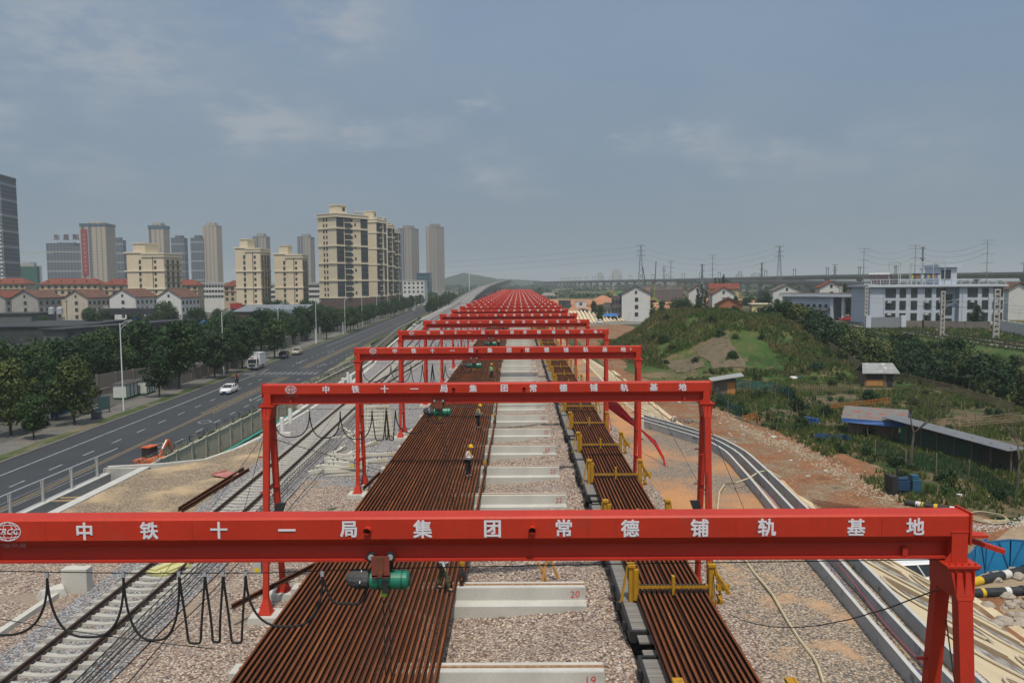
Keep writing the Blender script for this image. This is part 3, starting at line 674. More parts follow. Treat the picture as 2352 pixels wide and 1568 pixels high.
# ================================================================ flat wagons under the right-hand rails
WX0, WX1 = 3.42, 6.42; WP = 16.0
wt = thing('flat_wagon', '', 'wagon', (0, 0, 0), 0, 'flat wagons under the loaded rails')
dk = MB()
for i in range(52):
    y = .95 + i*.27
    dk.box(WX0+.06, WX1-.06, y, y+.255, 1.08, 1.15 + random.uniform(-.006, .006))
dk.build('deck', PLANKG, wt)
for x in (WX0-.02, WX1-.08): MB().box(x, x+.10, .8, 15.2, .82, 1.16).build('side_sill', BLACKM, wt)
for x in (WX0-.14, WX1+.02):
    for i in range(9):
        y = 1.6 + i*1.6; MB().box(x, x+.12, y-.08, y+.08, .86, 1.12).build('stake_pocket', BLACKM, wt)
for y0 in (.78, 15.1): MB().box(WX0, WX1, y0, y0+.12, .8, 1.155).build('end_sill', BLACKM, wt)
for y0 in (.0, 15.25):
    MB().box(4.75, 5.1, y0, y0+.75, .85, 1.05).box(4.65, 5.2, y0+.2, y0+.5, .8, 1.1).build('coupler', BLACKM, wt)
for y0 in (.25, 15.25): MB().box(WX0+.2, WX1-.2, y0, y0+.5, 1.0, 1.06).build('end_step', PLANKG, wt)
for y in (2.3, 4.1, 12.0, 13.8):
    for x in (4.17, 5.61): MB().tube([(x, y, .62), (x+.13, y, .62)], .42, 14).build('wheel', BLACKM, wt)
for y in (3.2, 12.9): MB().box(3.95, 5.95, y-1.2, y+1.2, .55, .8).build('bogie', BLACKM, wt)
wagons = []
for k in range(32):
    Y = 23.3 - WP + WP*k
    lab = 'black flat wagon with grey plank deck under the rusty rails, %s from the camera' % nth(k)
    if k == 0: wt.location = (0, Y, 0); wt['label'] = lab
    else: dup(wt, (0, Y, 0), label=lab)
# the track the wagons stand on
for x in (4.23, 5.72): tag(link('rail', rail_mesh('rail', x, 8, 520, .02, 40, STEELD)), 'running rail under the %s wheels of the flat wagons' % ('left' if x < 5 else 'right'), 'rail')

# clamp frames holding the rails on the wagons
fr = thing('rail_clamp_frame', '', 'clamp frame', (0, 0, 0), 0, 'yellow clamp frames across the wagons')
for x, s in ((3.78, -1), (6.5, 1)):
    m = MB().box(x-.085, x+.085, -.11, .11, 1.15, 2.36); m.build('post', YEL, fr)
    MB().box(x-.13, x+.13, -.16, .16, 2.36, 2.45).build('post_cap', YEL, fr)
    MB().bar((x+s*.12, 0, 2.36), (x+s*.36, -.05, 1.1), .07, .10).box(min(x, x+s*.40), max(x, x+s*.40), -.08, .06, 1.05, 1.13).build('brace', YEL, fr)
    if s < 0: MB().tube([(x+.14, -.13, 1.25), (x+.14, -.13, 2.3)], .10, 10).build('roller', YEL, fr)
MB().box(3.86, 6.42, -.05, .05, 1.60, 1.70).build('crossbar', YEL, fr)
cb = MB()
for i in range(22): cb.box(3.98 + i*.107, 4.06 + i*.107, -.05, .05, 1.70, 1.725)
cb.build('bolt_strip', BLACKM, fr)
MB().box(5.16, 5.26, -.10, .10, 1.38, 2.02).build('centre_post', YEL, fr)
hk = MB()
for i in range(14): hk.box(4.0 + i*.172 + (.05 if i > 6 else 0), 4.08 + i*.172 + (.05 if i > 6 else 0), -.16, -.07, 1.47, 1.58)
hk.build('hook_row', BLACKM, fr)
ar_ = thing('rail_clamp_frame', '', 'clamp frame', (0, 0, 0), 0, 'yellow clamp frames across the wagons')
first = True; kf = 0
for k in range(24):
    for off in (3.2, 11.2):
        Y = 23.3 - WP + WP*k + off
        if Y < 18: continue
        lab = 'yellow clamp frame with crossbar over the wagon rails, %s from the camera' % nth(kf)
        if first: fr.location = (0, Y, 0); fr['label'] = lab; o = fr; first = False
        else: o = dup(fr, (0, Y, 0), label=lab)
        kf += 1
        if kf in (2, 4, 5, 8): MB().box(6.66, 7.1, -.16, -.02, 1.55, 1.75).box(6.7, 6.8, -.45, .1, 1.25, 1.35).bar((6.6, .05, 2.2), (7.05, -.3, 1.5), .09, .12).build('swing_arm', YEL, o)
bpy.data.objects.remove(ar_)

# ================================================================ the left track
ME_SL = MB()
pr = []
for u in (-1.3, -1.15, -.62, -.3, 0, .3, .62, 1.15, 1.3):
    h = .235 if abs(u) > .5 else (.19 if abs(u) > .1 else .17); w = .15 if abs(u) > .5 else .12
    if abs(u) > 1.25: h -= .02
    pr.append([(u, -w, 0), (u, -w*.82, h), (u, w*.82, h), (u, w, 0)])
ME_SLEEPER = MB().ring_loft(pr).mesh('sleeper', SLEEP)
fm = lambda x: MB().box(x-.14, x-.07, -.07, .07, .23, .29).box(x+.07, x+.14, -.07, .07, .23, .29).box(x-.08, x+.08, -.075, .075, .225, .243)
ME_FAST = [fm(x).mesh('rail_fastening', BLACKM) for x in (-.753, .753)]
def track(path, Y0, Y1, nm, sl0, sl1, zt, lab):
    for s in (-.753, .753):
        o = link('rail', rail_mesh('rail', 0, Y0, Y1, zt + .03, 3 if Y1 < 250 else 8, STEELD, path=lambda Y: path(Y)+s))
        tag(o, '%s running rail of %s' % ('left' if s < 0 else 'right', lab), 'rail', 'running rails of the left tracks')
    Y = sl0; n = 0
    while Y < sl1:
        sl = math.atan2(path(Y+1)-path(Y-1), 2)
        o = link('sleeper', ME_SLEEPER, None, (path(Y), Y, zt-.20 + random.uniform(-.01, .01)), -sl + random.uniform(-.01, .01))
        tag(o, 'pale concrete sleeper laid crosswise under the rails of %s' % lab, 'sleeper', 'sleepers under the left tracks')
        if Y < 62:
            for q in ME_FAST: link('rail_fastening', q, o)
        Y += .62; n += 1
def zt_(Y): return .20
track(xc, 8, 560, 'track', 16, 152, .20, 'the left track')
br = lambda Y: xc(Y) + 4.3*sstep(72, 150, Y) + (0.02 if Y < 73 else 0) + (3.5*sstep(160, 260, Y))
track(br, 74, 330, 'track', 74.3, 130, .205, 'the branching second track')

# stacked spare sleepers
ME_SP = MB().ring_loft(pr).mesh('spare_sleeper', blotch(mat('spare_sleeper_concrete', (.47, .45, .39), (.38, .37, .33), scale=2, rough=.9), (.33, .27, .15), 1.5, .5, .7, .6))
ME_BOLT = [MB().tube([(x, 0, .2), (x, 0, .36)], .025, 6).mesh('bolt', BLACKM) for x in (-.9, -.62, .62, .9)]
sp = []
for j in range(3):
    for i in range(7):
        c = PZ(795 + random.uniform(-4, 4), 1085 - i*9, .2); sp.append((c.x + random.uniform(-.15, .15), c.y, .02 + .22*j if j else .02, random.uniform(-.12, .12)))
        if random.random() < .45: break
for i in range(9):
    c = PZ(862, 1000 - i*9, .2); sp.append((c.x, c.y, .02, random.uniform(-.05, .05))); sp.append((c.x+.1, c.y, .25, random.uniform(-.08, .08)))
for px, py, r in ((760, 1062, 1.0), (748, 1075, .8), (815, 1010, 1.9), (842, 1018, 1.1), (790, 1000, .9), (828, 985, 1.4), (850, 975, .7), (795, 985, 2.0), (845, 1055, .2), (870, 1040, .1), (800, 1040, 1.3), (780, 1030, 1.45)):
    c = PZ(px, py, .25); sp.append((c.x, c.y, .05, r))
for i, (x, y, z, r) in enumerate(sp):
    o = link('spare_sleeper', ME_SP, None, (x, y, z), r); tag(o, 'spare concrete sleeper dumped in the loose pile between the left track and the rail stack', 'sleeper', 'spare sleepers piled beside the left track')
    for q in ME_BOLT: link('bolt', q, o)
ME_SLB = MB().box(-1.2, 1.2, -.13, .13, 0, .2).mesh('track_slab', CONCL)
# white bollards
ME_BO = MB().tube([(0, 0, -.2), (0, 0, 1.25)], .17, 12).tube([(0, 0, 1.25), (0, 0, 1.29)], [.17, .13], 12).mesh('white_bollard', mat('white_pipe', (.62, .63, .62), (.52, .53, .52), scale=2, rough=.6))
for i, (px, py) in enumerate(((648, 994), (667, 971), (788, 893), (799, 879), (806, 884))):
    o = link('white_bollard', ME_BO, None, PZ(px, py, .0)); tag(o, 'white round pipe post beside the left track, %s from the camera' % nth(i), 'post', 'white posts beside the left track')
# cables along the track
for i, dx in enumerate((1.25, 1.5, 1.72, 2.0, 2.9)):
    m = MB().tube([(xc(Y) + dx + .12*nz(i, Y, .3), Y, .26 + .03*math.sin(Y)) for Y in ys(14, 150, 3)], .022, 5)
    tag(m.build('ground_cable', RUBBER), 'black cable running along the left track, %s from its right rail' % nth(i), 'cable', 'black cables along the left track')

# ================================================================ concrete channels and walls on the left
t = thing('concrete_channel', 'open concrete drainage channel along the road side of the gravel platform', 'channel')
MB().box(-27.45, -27.05, 22, 51.6, -6, -.35).build('outer_wall', CONC, t)
MB().box(-27.5, -27.0, 22, 51.6, -.35, -.28).build('white_rim', CONCW, t)
MB().box(-25.05, -24.6, 22, 51.6, -2, -.02).build('inner_wall', CONCS, t)
MB().box(-25.1, -24.5, 22, 51.9, -.02, .05).build('white_rim', CONCW, t)
MB().box(-26.2, -26.08, 22, 51.6, -1.3, -.75).build('divider', CONCS, t)
MB().box(-26.22, -26.06, 22, 51.6, -.75, -.72).build('white_rim', CONCW, t)
MB().box(-27.05, -25.05, 22, 51.6, -1.6, -1.3).build('channel_floor', CONCS, t)
MB().box(-27.5, -24.5, 51.6, 51.95, -6, .0).build('end_wall', CONC, t)
t = thing('concrete_channel', 'short concrete trough on the near left beside the track', 'channel')
MB().box(-18.1, -17.85, 12, 30.3, -1, .2).build('outer_wall', CONCL, t); MB().box(-16.85, -16.6, 12, 30.6, -1, .06).build('inner_wall', CONCL, t)
MB().box(-17.85, -16.85, 12, 30.3, -.5, -.35).build('channel_floor', BAL_P, t)
MB().box(-18.0, -17.0, 30.3, 30.75, -.6, .95).build('end_block', CONCL, t)
cp = [(-27.4, 51.9), (-24, 52.7), (-21.6, 54), (-20.6, 58), (-20.15, 63), (-20.0, 75), (-20.0, 95), (-21.5, 118), (-24, 140)]
for w0, z0, z1, nm, lab in ((.0, -.6, .06, 'concrete_kerb', 'low curved concrete kerb edging the gravel platform'), (.55, -.9, -.15, 'concrete_kerb', 'second lower concrete kerb outside the curved platform edge')):
    m = MB(); rings = []
    for i, (x, y) in enumerate(cp):
        a = Vector(cp[max(0, i-1)]); b_ = Vector(cp[min(len(cp)-1, i+1)]); d = (b_-a).normalized(); n = Vector((-d.y, d.x))
        p = Vector((x, y)) + n*w0; q = p + n*.28
        rings.append([(p.x, p.y, z0), (q.x, q.y, z0), (q.x, q.y, z1), (p.x, p.y, z1)])
    tag(m.ring_loft(rings).build(nm, CONCL), lab, 'kerb')
# timber props across the channel
for i, (a, b_) in enumerate((((228, 1136), (345, 1130)), ((140, 1143), (232, 1140)), ((118, 1150), (208, 1148)))):
    tag(MB().bar(PZ(a[0], a[1], -.25), PZ(b_[0], b_[1], -.1), .10, .07).build('timber_prop', WOOD), 'timber plank laid across the left drainage channel, %s from the right' % nth(i), 'plank', 'timber planks over the left channel')
# post and rail fence on the outer wall
t = thing('post_fence', 'white post fence with steel handrail along the outer channel wall', 'fence')
for Y in ys(24, 50.5, 2.95): MB().box(-27.38, -27.25, Y-.065, Y+.065, -.28, 1.0).build('post', CONCL, t)
MB().tube([(-27.3, 22, 1.02), (-27.3, 53.2, 1.02)], .035, 6).build('handrail', GALV, t)
for z in (.62, .22): MB().tube([(-27.3, 22, z), (-27.3, 50.5, z)], .012, 4).build('wire', GALV, t)
# boundary wall of concrete panels
bw = thing('boundary_wall', 'weathered concrete panel wall with barbed wire between road and railway yard', 'wall')
WALLC = blotch(mat('weathered_wall', (.46, .43, .37), (.37, .345, .30), scale=.9, rough=.95, fine=.2, stretch=(1, 1, .3)), (.20, .13, .07), .8, .6, .8, .6, stretch=(1, 3, .25))
wy = ys(53.2, 420, 3.1)
for i, (a, b_) in enumerate(zip(wy, wy[1:])):
    if a > 330: break
    x0, x1 = wallx(a), wallx(b_); m = MB()
    m.ring_loft([[(x-.05, y, -5.5), (x+.05, y, -5.5), (x+.05, y, -1.95), (x-.05, y, -1.95)] for x, y in ((x0, a), (x1, b_))])
    n = 11
    for j in range(n):
        y = a + .25 + (b_-a-.5)*j/(n-1); x = lerp(x0, x1, (y-a)/(b_-a)); m.box(x+.05, x+.085, y-.05, y+.05, -3.9, -2.15)
    if i < 85: m.build('panel', WALLC, bw)
    else: continue
    p = MB().box(x0-.12, x0+.14, a-.13, a+.13, -5.5, -1.85).box(x0-.17, x0+.19, a-.18, a+.18, -1.85, -1.72); p.build('pillar', WALLC, bw)
m = MB()
m.ring_loft([[(wallx(Y)-.09, Y, -1.95), (wallx(Y)+.11, Y, -1.95), (wallx(Y)+.11, Y, -1.85), (wallx(Y)-.09, Y, -1.85)] for Y in ys(53.2, 316, 6)]); m.build('coping', WALLC, bw)
bwire = thing('barbed_wire', 'coiled razor wire on dark brackets along the top of the panel wall', 'barbed wire')
for Y in wy:
    if Y > 200: break
    x = wallx(Y); MB().bar((x-.05, Y, -1.9), (x-.12, Y, -1.15), .06).build('bracket', BLACKM, bwire)
MB().tube([(wallx(Y)-.1, Y, -1.28) for Y in ys(50, 316, 4)], .03, 4).build('strand', BLACKM, bwire)
co_ = []
for i in range(int(230*2.2*9)):
    a = i/9*2*math.pi; Y = 50 + i/9/2.2
    co_.append((wallx(Y)-.18 + .24*math.cos(a), Y, -1.45 + .26*math.sin(a)))
MB().tube(co_, .02, 3).build('wire_coil', mat('dull_wire', (.13, .14, .14), rough=.6), bwire)
# green cover net on the slope inside the wall
m = MB(); Ya = ys(62, 92, 1.5)
for Y in Ya:
    for j in range(5):
        X = lerp(-26.6, -24.4 - 1.0*sstep(78, 92, Y), j/4); m.v.append((X, Y, hgt(X, Y) + .10 + .04*nz(X, Y, 1.7)))
m.f = [(j*5+i, j*5+i+1, (j+1)*5+i+1, (j+1)*5+i) for j in range(len(Ya)-1) for i in range(4)]
tag(m.build('cover_net', mat('teal_net', (.03, .21, .18), (.03, .17, .15), scale=3, rough=.8)), 'teal green cover net spread on the slope inside the panel wall', 'cover net')
# concrete cable trough along the track
tag(MB().ring_loft([[(xc(Y)-4.6, Y, -.2), (xc(Y)-4.2, Y, -.2), (xc(Y)-4.2, Y, .22), (xc(Y)-4.6, Y, .22)] for Y in ys(62, 420, 8)]).build('cable_trough', CONCL), 'pale concrete cable trough along the far side of the left track', 'trough')
tag(MB().ring_loft([[(xc(Y)-2.9, Y, -.2), (xc(Y)-2.75, Y, -.2), (xc(Y)-2.75, Y, .16), (xc(Y)-2.9, Y, .16)] for Y in ys(150, 430, 8)]).build('track_kerb', CONCL), 'long pale kerb along the far stretch of the left track', 'kerb')
# small concrete rubble lying near the wall
for i, (px, py, s) in enumerate(((655, 1000, .5), (690, 935, .35), (715, 925, .4), (770, 905, .5), (120, 1365, .5))):
    c = PZ(px, py, .1); tag(MB().ring_loft([[(-s, -s*.5, -.1), (s, -s*.6, -.1), (s*.9, s*.5, -.1), (-s*.9, s*.6, -.1)], [(-s*.9, -s*.4, .3), (s*.7, -s*.5, .22), (s*.8, s*.3, .3), (-s*.7, s*.5, .2)]]).build('concrete_chunk', CONCL, None, tuple(c), i), 'pale broken concrete chunk on the ballast, %s from the right' % ['fourth', 'third', 'second', 'first', 'last'][i], 'rubble', 'broken concrete chunks by the left track')
# yellow-green mould block
o = MB().box(-.55, .55, -.7, .7, 0, .18)
for x in (-.3, .3): o.box(x-.16, x+.16, -.6, .6, .18, .26)
tag(o.build('plastic_mould', mat('pale_yellow_plastic', (.50, .48, .22), (.44, .42, .20), scale=4, rough=.5), None, tuple(PZ(390, 1312, .1)), -.45), 'pale yellow ribbed mould lying on the ballast beside the near track', 'mould')
# ================================================================ hoists hanging from the beams
def hoist_parts(t, lo, detail=True):
    """trolley, motor and drum at local (0,0,z) under the flange; lo = hook end relative to the hoist"""
    for x in (-.15, .15):
        w = MB().tube([(x, -.16, 7.86), (x, -.10, 7.86)], .075, 14).build('trolley_wheel', BLACKM, t)
        MB().tube([(x, -.175, 7.86), (x, -.155, 7.86)], .045, 12).build('wheel_hub', GALV, w)
    MB().box(-.14, .14, -.20, -.175, 7.56, 7.88).box(-.14, .14, .175, .20, 7.56, 7.88).box(-.14, .14, -.2, .2, 7.54, 7.58).build('trolley_plate', mat('red_brown_plate', (.20, .05, .035), (.14, .04, .03), scale=5, rough=.7), t)
    MB().box(-.05, .05, -.225, -.20, 7.62, 7.88).tube([(0, -.26, 7.6), (0, -.2, 7.6)], .04, 8).build('travel_motor', BROWNST, t)
    d = MB().tube([(-.20, 0, 7.44), (-.18, 0, 7.44), (.39, 0, 7.44), (.42, 0, 7.44)], [.13, .152, .152, .12], 24).build('drum', GREENM, t)
    for u in (-.07, .12, .30): MB().tube([(u, 0, 7.44), (u+.025, 0, 7.44)], .160, 24).build('drum_band', mat('dark_green_band', (.008, .10, .065), (.006, .08, .05), scale=4, rough=.4), d)
    MB().tube([(.42, 0, 7.44), (.435, 0, 7.44)], .10, 16).build('end_cover', BLACKM, t)
    m_ = MB().tube([(-.45, 0, 7.42), (-.20, 0, 7.43)], .115, 16)
    for k in range(10): m_.bar((-.42, .115*math.cos(k*.628), 7.42+.115*math.sin(k*.628)), (-.22, .115*math.cos(k*.628), 7.43+.115*math.sin(k*.628)), .018)
    m_.build('motor', BLACKM, t)
    m = MB().tube([(-.56, .01, 7.47), (-.52, -.01, 7.47), (-.42, .01, 7.455), (-.32, 0, 7.46), (-.22, 0, 7.455)], [.06, .12, .145, .135, .14], 12); m.build('motor_cover', GREYC, t)
    MB().tube([(-.33, 0, 7.31), (-.34, -.15, 7.44), (-.33, -.02, 7.61)], .008, 4).build('cover_string', WHITEP, t)
    MB().box(.02, .10, -.175, -.15, 7.28, 7.48).build('rope_guide', BLACKM, t)
    MB().box(-.02, .06, -.05, .05, 7.18, 7.29).build('limit_switch', mat('lime_switch', (.30, .48, .04), (.24, .4, .04), scale=6, rough=.5), t)
    if lo:
        for o in (-.025, .025): MB().tube([(.05+o*2, 0, 7.1), (lo[0]+o, lo[1], lo[2])], .009, 4).build('rope', BLACKM, t)
        x, y, z = lo
        h = MB().ring_loft([[(x-.05, y-.04, z-.32), (x+.05, y-.04, z-.32), (x+.05, y+.04, z-.32), (x-.05, y+.04, z-.32)], [(x-.09, y-.06, z-.16), (x+.09, y-.06, z-.16), (x+.09, y+.06, z-.16), (x-.09, y+.06, z-.16)], [(x-.04, y-.03, z), (x+.04, y-.03, z), (x+.04, y+.03, z), (x-.04, y+.03, z)]]).build('hook_block', YEL, t)
        MB().tube([(x, y, z-.32), (x+.02, y, z-.5)], .03, 6).ring_loft([[(x-.11, y-.05, z-.62), (x+.11, y-.05, z-.62), (x+.11, y+.05, z-.62), (x-.11, y+.05, z-.62)], [(x-.03, y-.04, z-.48), (x+.03, y-.04, z-.48), (x+.03, y+.04, z-.48), (x-.03, y+.04, z-.48)]]).bar((x-.09, y, z-.6), (x-.10, y, z-.82), .05).bar((x+.09, y, z-.6), (x+.10, y, z-.82), .05).build('rail_tongs', BLACKM, t)
HX = [-2.18, -2.92, -2.55, -2.15, -2.45, -2.3, -2.6, -2.2, -2.5, -2.35, -2.4, -2.6]
for i, x in enumerate(HX):
    Y = GY0 + GSP*i - (.12 if i == 0 else 0); rx = interp(lift, Y) if Y > 28 else -2.1
    lab = ['green electric hoist with grey motor cover hanging under the foremost red beam', 'green electric hoist under the second red beam, its rope slanting to the rail', 'green electric hoist hanging under the beam numbered 9', 'green electric hoist hanging under the beam numbered 10'][i] if i < 4 else 'green electric hoist under the red beam %s from the front' % nth(i)
    t = thing('electric_hoist', lab, 'hoist', (x, Y, GZ), 0, 'electric hoists hanging from the gantry beams')
    hoist_parts(t, (rx - x + .02, -.1, 1.98 if i else 1.4))
# festoon cables on their messenger wire
FX = [(-9.0, 7.3), (-7.53, 7.52), (-6.31, 7.52), (-5.42, 7.53), (-5.01, 7.53), (-4.72, 7.53), (-4.36, 7.54), (-3.14, 7.52), (-2.40, 7.42)]
FB = [.85, 1.0, 1.06, 1.12, 1.10, 1.12, .85, .42]
for i in range(9):
    Y = GY0 + GSP*i
    t = thing('festoon_cable', ('black looped festoon cable strung under the foremost red beam' if i == 0 else 'black looped festoon cable under the red beam %s from the front' % nth(i)), 'festoon cable', (0, Y, GZ), 0, 'festoon cables of the gantry cranes')
    xs = [(x + (random.uniform(-.25, .25) if i else 0), z) for x, z in FX]; xs.sort()
    MB().tube([(GX0+.5, -.12, 7.62), (-6, -.12, 7.56), (-4, -.12, 7.56), (-2.2, -.12, 7.62), (2, -.12, 7.68), (GX1-.4, -.12, 7.72)], .008, 4).build('messenger_wire', BLACKM, t)
    for x, z in xs[1:-1]: MB().box(x-.025, x+.025, -.14, -.10, z-.02, z+.07).build('cable_carrier', GALV, t)
    for (x0, z0), (x1, z1), dp in zip(xs, xs[1:], FB):
        pts = []
        nar = x1 - x0 < .75; e_ = .38 if nar else .72
        for k in range(25):
            a_ = math.pi*k/24; cx_ = -math.cos(a_); px_ = math.copysign(abs(cx_)**e_, cx_)*.5 + .5
            pts.append((lerp(x0, x1, px_) + (.05*math.sin(2*a_) if nar else 0), -.12 + .02*math.sin(a_*2), lerp(z0, z1, k/24) - dp*(math.sin(a_)**(.9 if nar else .85))))
        MB().tube(pts, .021, 6).build('cable_loop', RUBBER, t)
# junction boxes and floodlights on the legs (parts bolted to their cranes)
cranes = sorted([o for o in COL.objects if o.name.startswith('gantry_crane')], key=lambda o: o.location.y)
for i in range(1, 6):
    bx = MB().box(LXL-.45, LXL-.17, -.95, -.72, 1.75, 2.25).build('junction_box', mat('grey_box', (.40, .41, .42), (.33, .34, .35), scale=4, rough=.5), cranes[i])
    MB().box(LXL-.40, LXL-.24, -.958, -.952, 1.80, 1.98).build('warning_plate', mat('yellow_label', (.62, .48, .02), (.55, .42, .02), scale=9, rough=.5), bx)
    for x, s in ((LXL, 1), (LXR, -1)):
        if i in (1,):
            MB().ring_loft([[(x+s*.25-.14, -.35, 3.6), (x+s*.25+.14, -.35, 3.6), (x+s*.25+.14, -.18, 3.6), (x+s*.25-.14, -.18, 3.6)], [(x+s*.42-.17, -.3, 4.15), (x+s*.42+.17, -.3, 4.15), (x+s*.42+.17, -.18, 4.15), (x+s*.42-.17, -.18, 4.15)]]).build('floodlight', BLACKM, cranes[i])
# guy wires
def wire(a, b_, lab, sag=.0, r=.012, name='guy_wire', grp='guy wires of the gantry cranes', m=None, n=8):
    a, b_ = Vector(a), Vector(b_); pts = [a.lerp(b_, k/n) - Vector((0, 0, sag*4*(k/n)*(1-k/n))) for k in range(n+1)]
    return tag(MB().tube(pts, r, 4).build(name, m or BLACKM), lab, 'wire', grp)
g0, g1, g2, g3 = (GY0 + GSP*i for i in range(4))
wire((6.5, g0-.3, 7.2), tuple(PZ(1672, 1408, .9)), 'dark cable drooping from the foremost right leg to the near wagon', .55)
wire((6.8, g0, 6.6), (11.2, g0+7, .1), 'guy wire from the foremost right leg down to the concrete channels')
wire((LXL, g1, 6.4), (LXL+4.4, g1+16, .4), 'guy wire from the second left leg slanting right to the third left foot')
wire((LXL, g1, 7.2), (-14.2, g1+11, .2), 'guy wire from the second left leg slanting left to the track')
wire((LXL, g1, 6.8), (-13.0, g1-6, .2), 'guy wire from the second left leg down to the near ballast')
wire((LXR, g1, 6.2), (6.5, g1-9+6, 1.2), 'guy wire from the second right leg down to the wagon')
wire((LXR+.2, g1, 6.6), (10.5, g1+4.5, .1), 'guy wire from the second right leg down to the orange ground')
wire((LXL, g2, 6.4), (-12.5, g2-14, .2), 'guy wire from the third left leg down to the sleepers')
wire((LXR, g2, 6.9), (9.6, g2-10, .1), 'guy wire from the third right leg past the red cloth')
wire((LXR, g3, 6.9), (9.4, g3+5, .1), 'guy wire from the fourth right leg down to the slope')
wire((GX0+.3, g0-.1, 6.85), (-4.9, g0-.1, 6.2), 'thin control cable strung low under the foremost beam', .05, .009)
# red cloth drooping between the right legs
cl_d = (61, 59, 56, 55, 53, 51.5, 50.5)
m = MB(); top = [PY(x, y, d) for (x, y), d in zip(((1395, 922), (1419, 924), (1458, 968), (1472, 984), (1506, 1012), (1526, 1050), (1531, 1079)), cl_d)]; bot = [PY(x, y, d) for (x, y), d in zip(((1397, 938), (1424, 958), (1458, 981), (1472, 989), (1503, 1022), (1524, 1058), (1527, 1094)), cl_d)]
for a, b_ in zip(top, bot):
    for k in range(5): p = a.lerp(b_, k/4); m.v.append((p.x, p.y + .12*math.sin(k*1.8), p.z))
m.f = [(j*5+i, j*5+i+1, (j+1)*5+i+1, (j+1)*5+i) for j in range(6) for i in range(4)]
tag(m.build('red_cloth', mat('red_banner_cloth', (.50, .012, .018), (.38, .01, .014), scale=1.5, rough=.7), smooth=True), 'long red banner cloth drooping from the right-hand gantry legs', 'cloth')

# yellow wooden trestle between beams 20 and 21
t = thing('trestle', 'crossed yellow timber trestle standing on crushed stone behind beam 20', 'trestle')
for a, b_ in (((1236, 1290), (1262, 1348)), ((1256, 1283), (1243, 1350)), ((1266, 1286), (1290, 1348))):
    p, q = PZ(b_[0], b_[1], .15), PZ(b_[0], b_[1], .15); q = PY(a[0], a[1], p.y + .25); MB().bar(q, p, .10, .07).build('leg', mat('yellow_timber', (.42, .22, .06), (.30, .15, .05), scale=3, rough=.8), t)

# ================================================================ people
SKIN = mat('skin', (.36, .20, .13), (.32, .17, .11), scale=6, rough=.6)
def skin_mesh(name, nodes, edges, m, sub=1):
    """nodes: {key: (x, y, z, r)} grown into one continuous surface"""
    keys = list(nodes); ix = {k: i for i, k in enumerate(keys)}
    me = bpy.data.meshes.new(name); me.from_pydata([nodes[k][:3] for k in keys], [(ix[a], ix[b_]) for a, b_ in edges], [])
    o = bpy.data.objects.new('tmp', me); COL.objects.link(o)
    md = o.modifiers.new('s', 'SKIN'); md.use_smooth_shade = True
    if sub: o.modifiers.new('d', 'SUBSURF').levels = sub
    for i, k in enumerate(keys):
        sv = me.skin_vertices[0].data[i]; r = nodes[k][3]; sv.radius = (r, r) if not isinstance(r, tuple) else r; sv.use_root = (i == 0)
    dg = bpy.context.evaluated_depsgraph_get(); dg.update()
    out_ = bpy.data.meshes.new_from_object(o.evaluated_get(dg)); out_.name = name
    out_.materials.clear(); out_.materials.append(m)
    bpy.data.objects.remove(o); return out_
def chain(*ks): return list(zip(ks, ks[1:]))
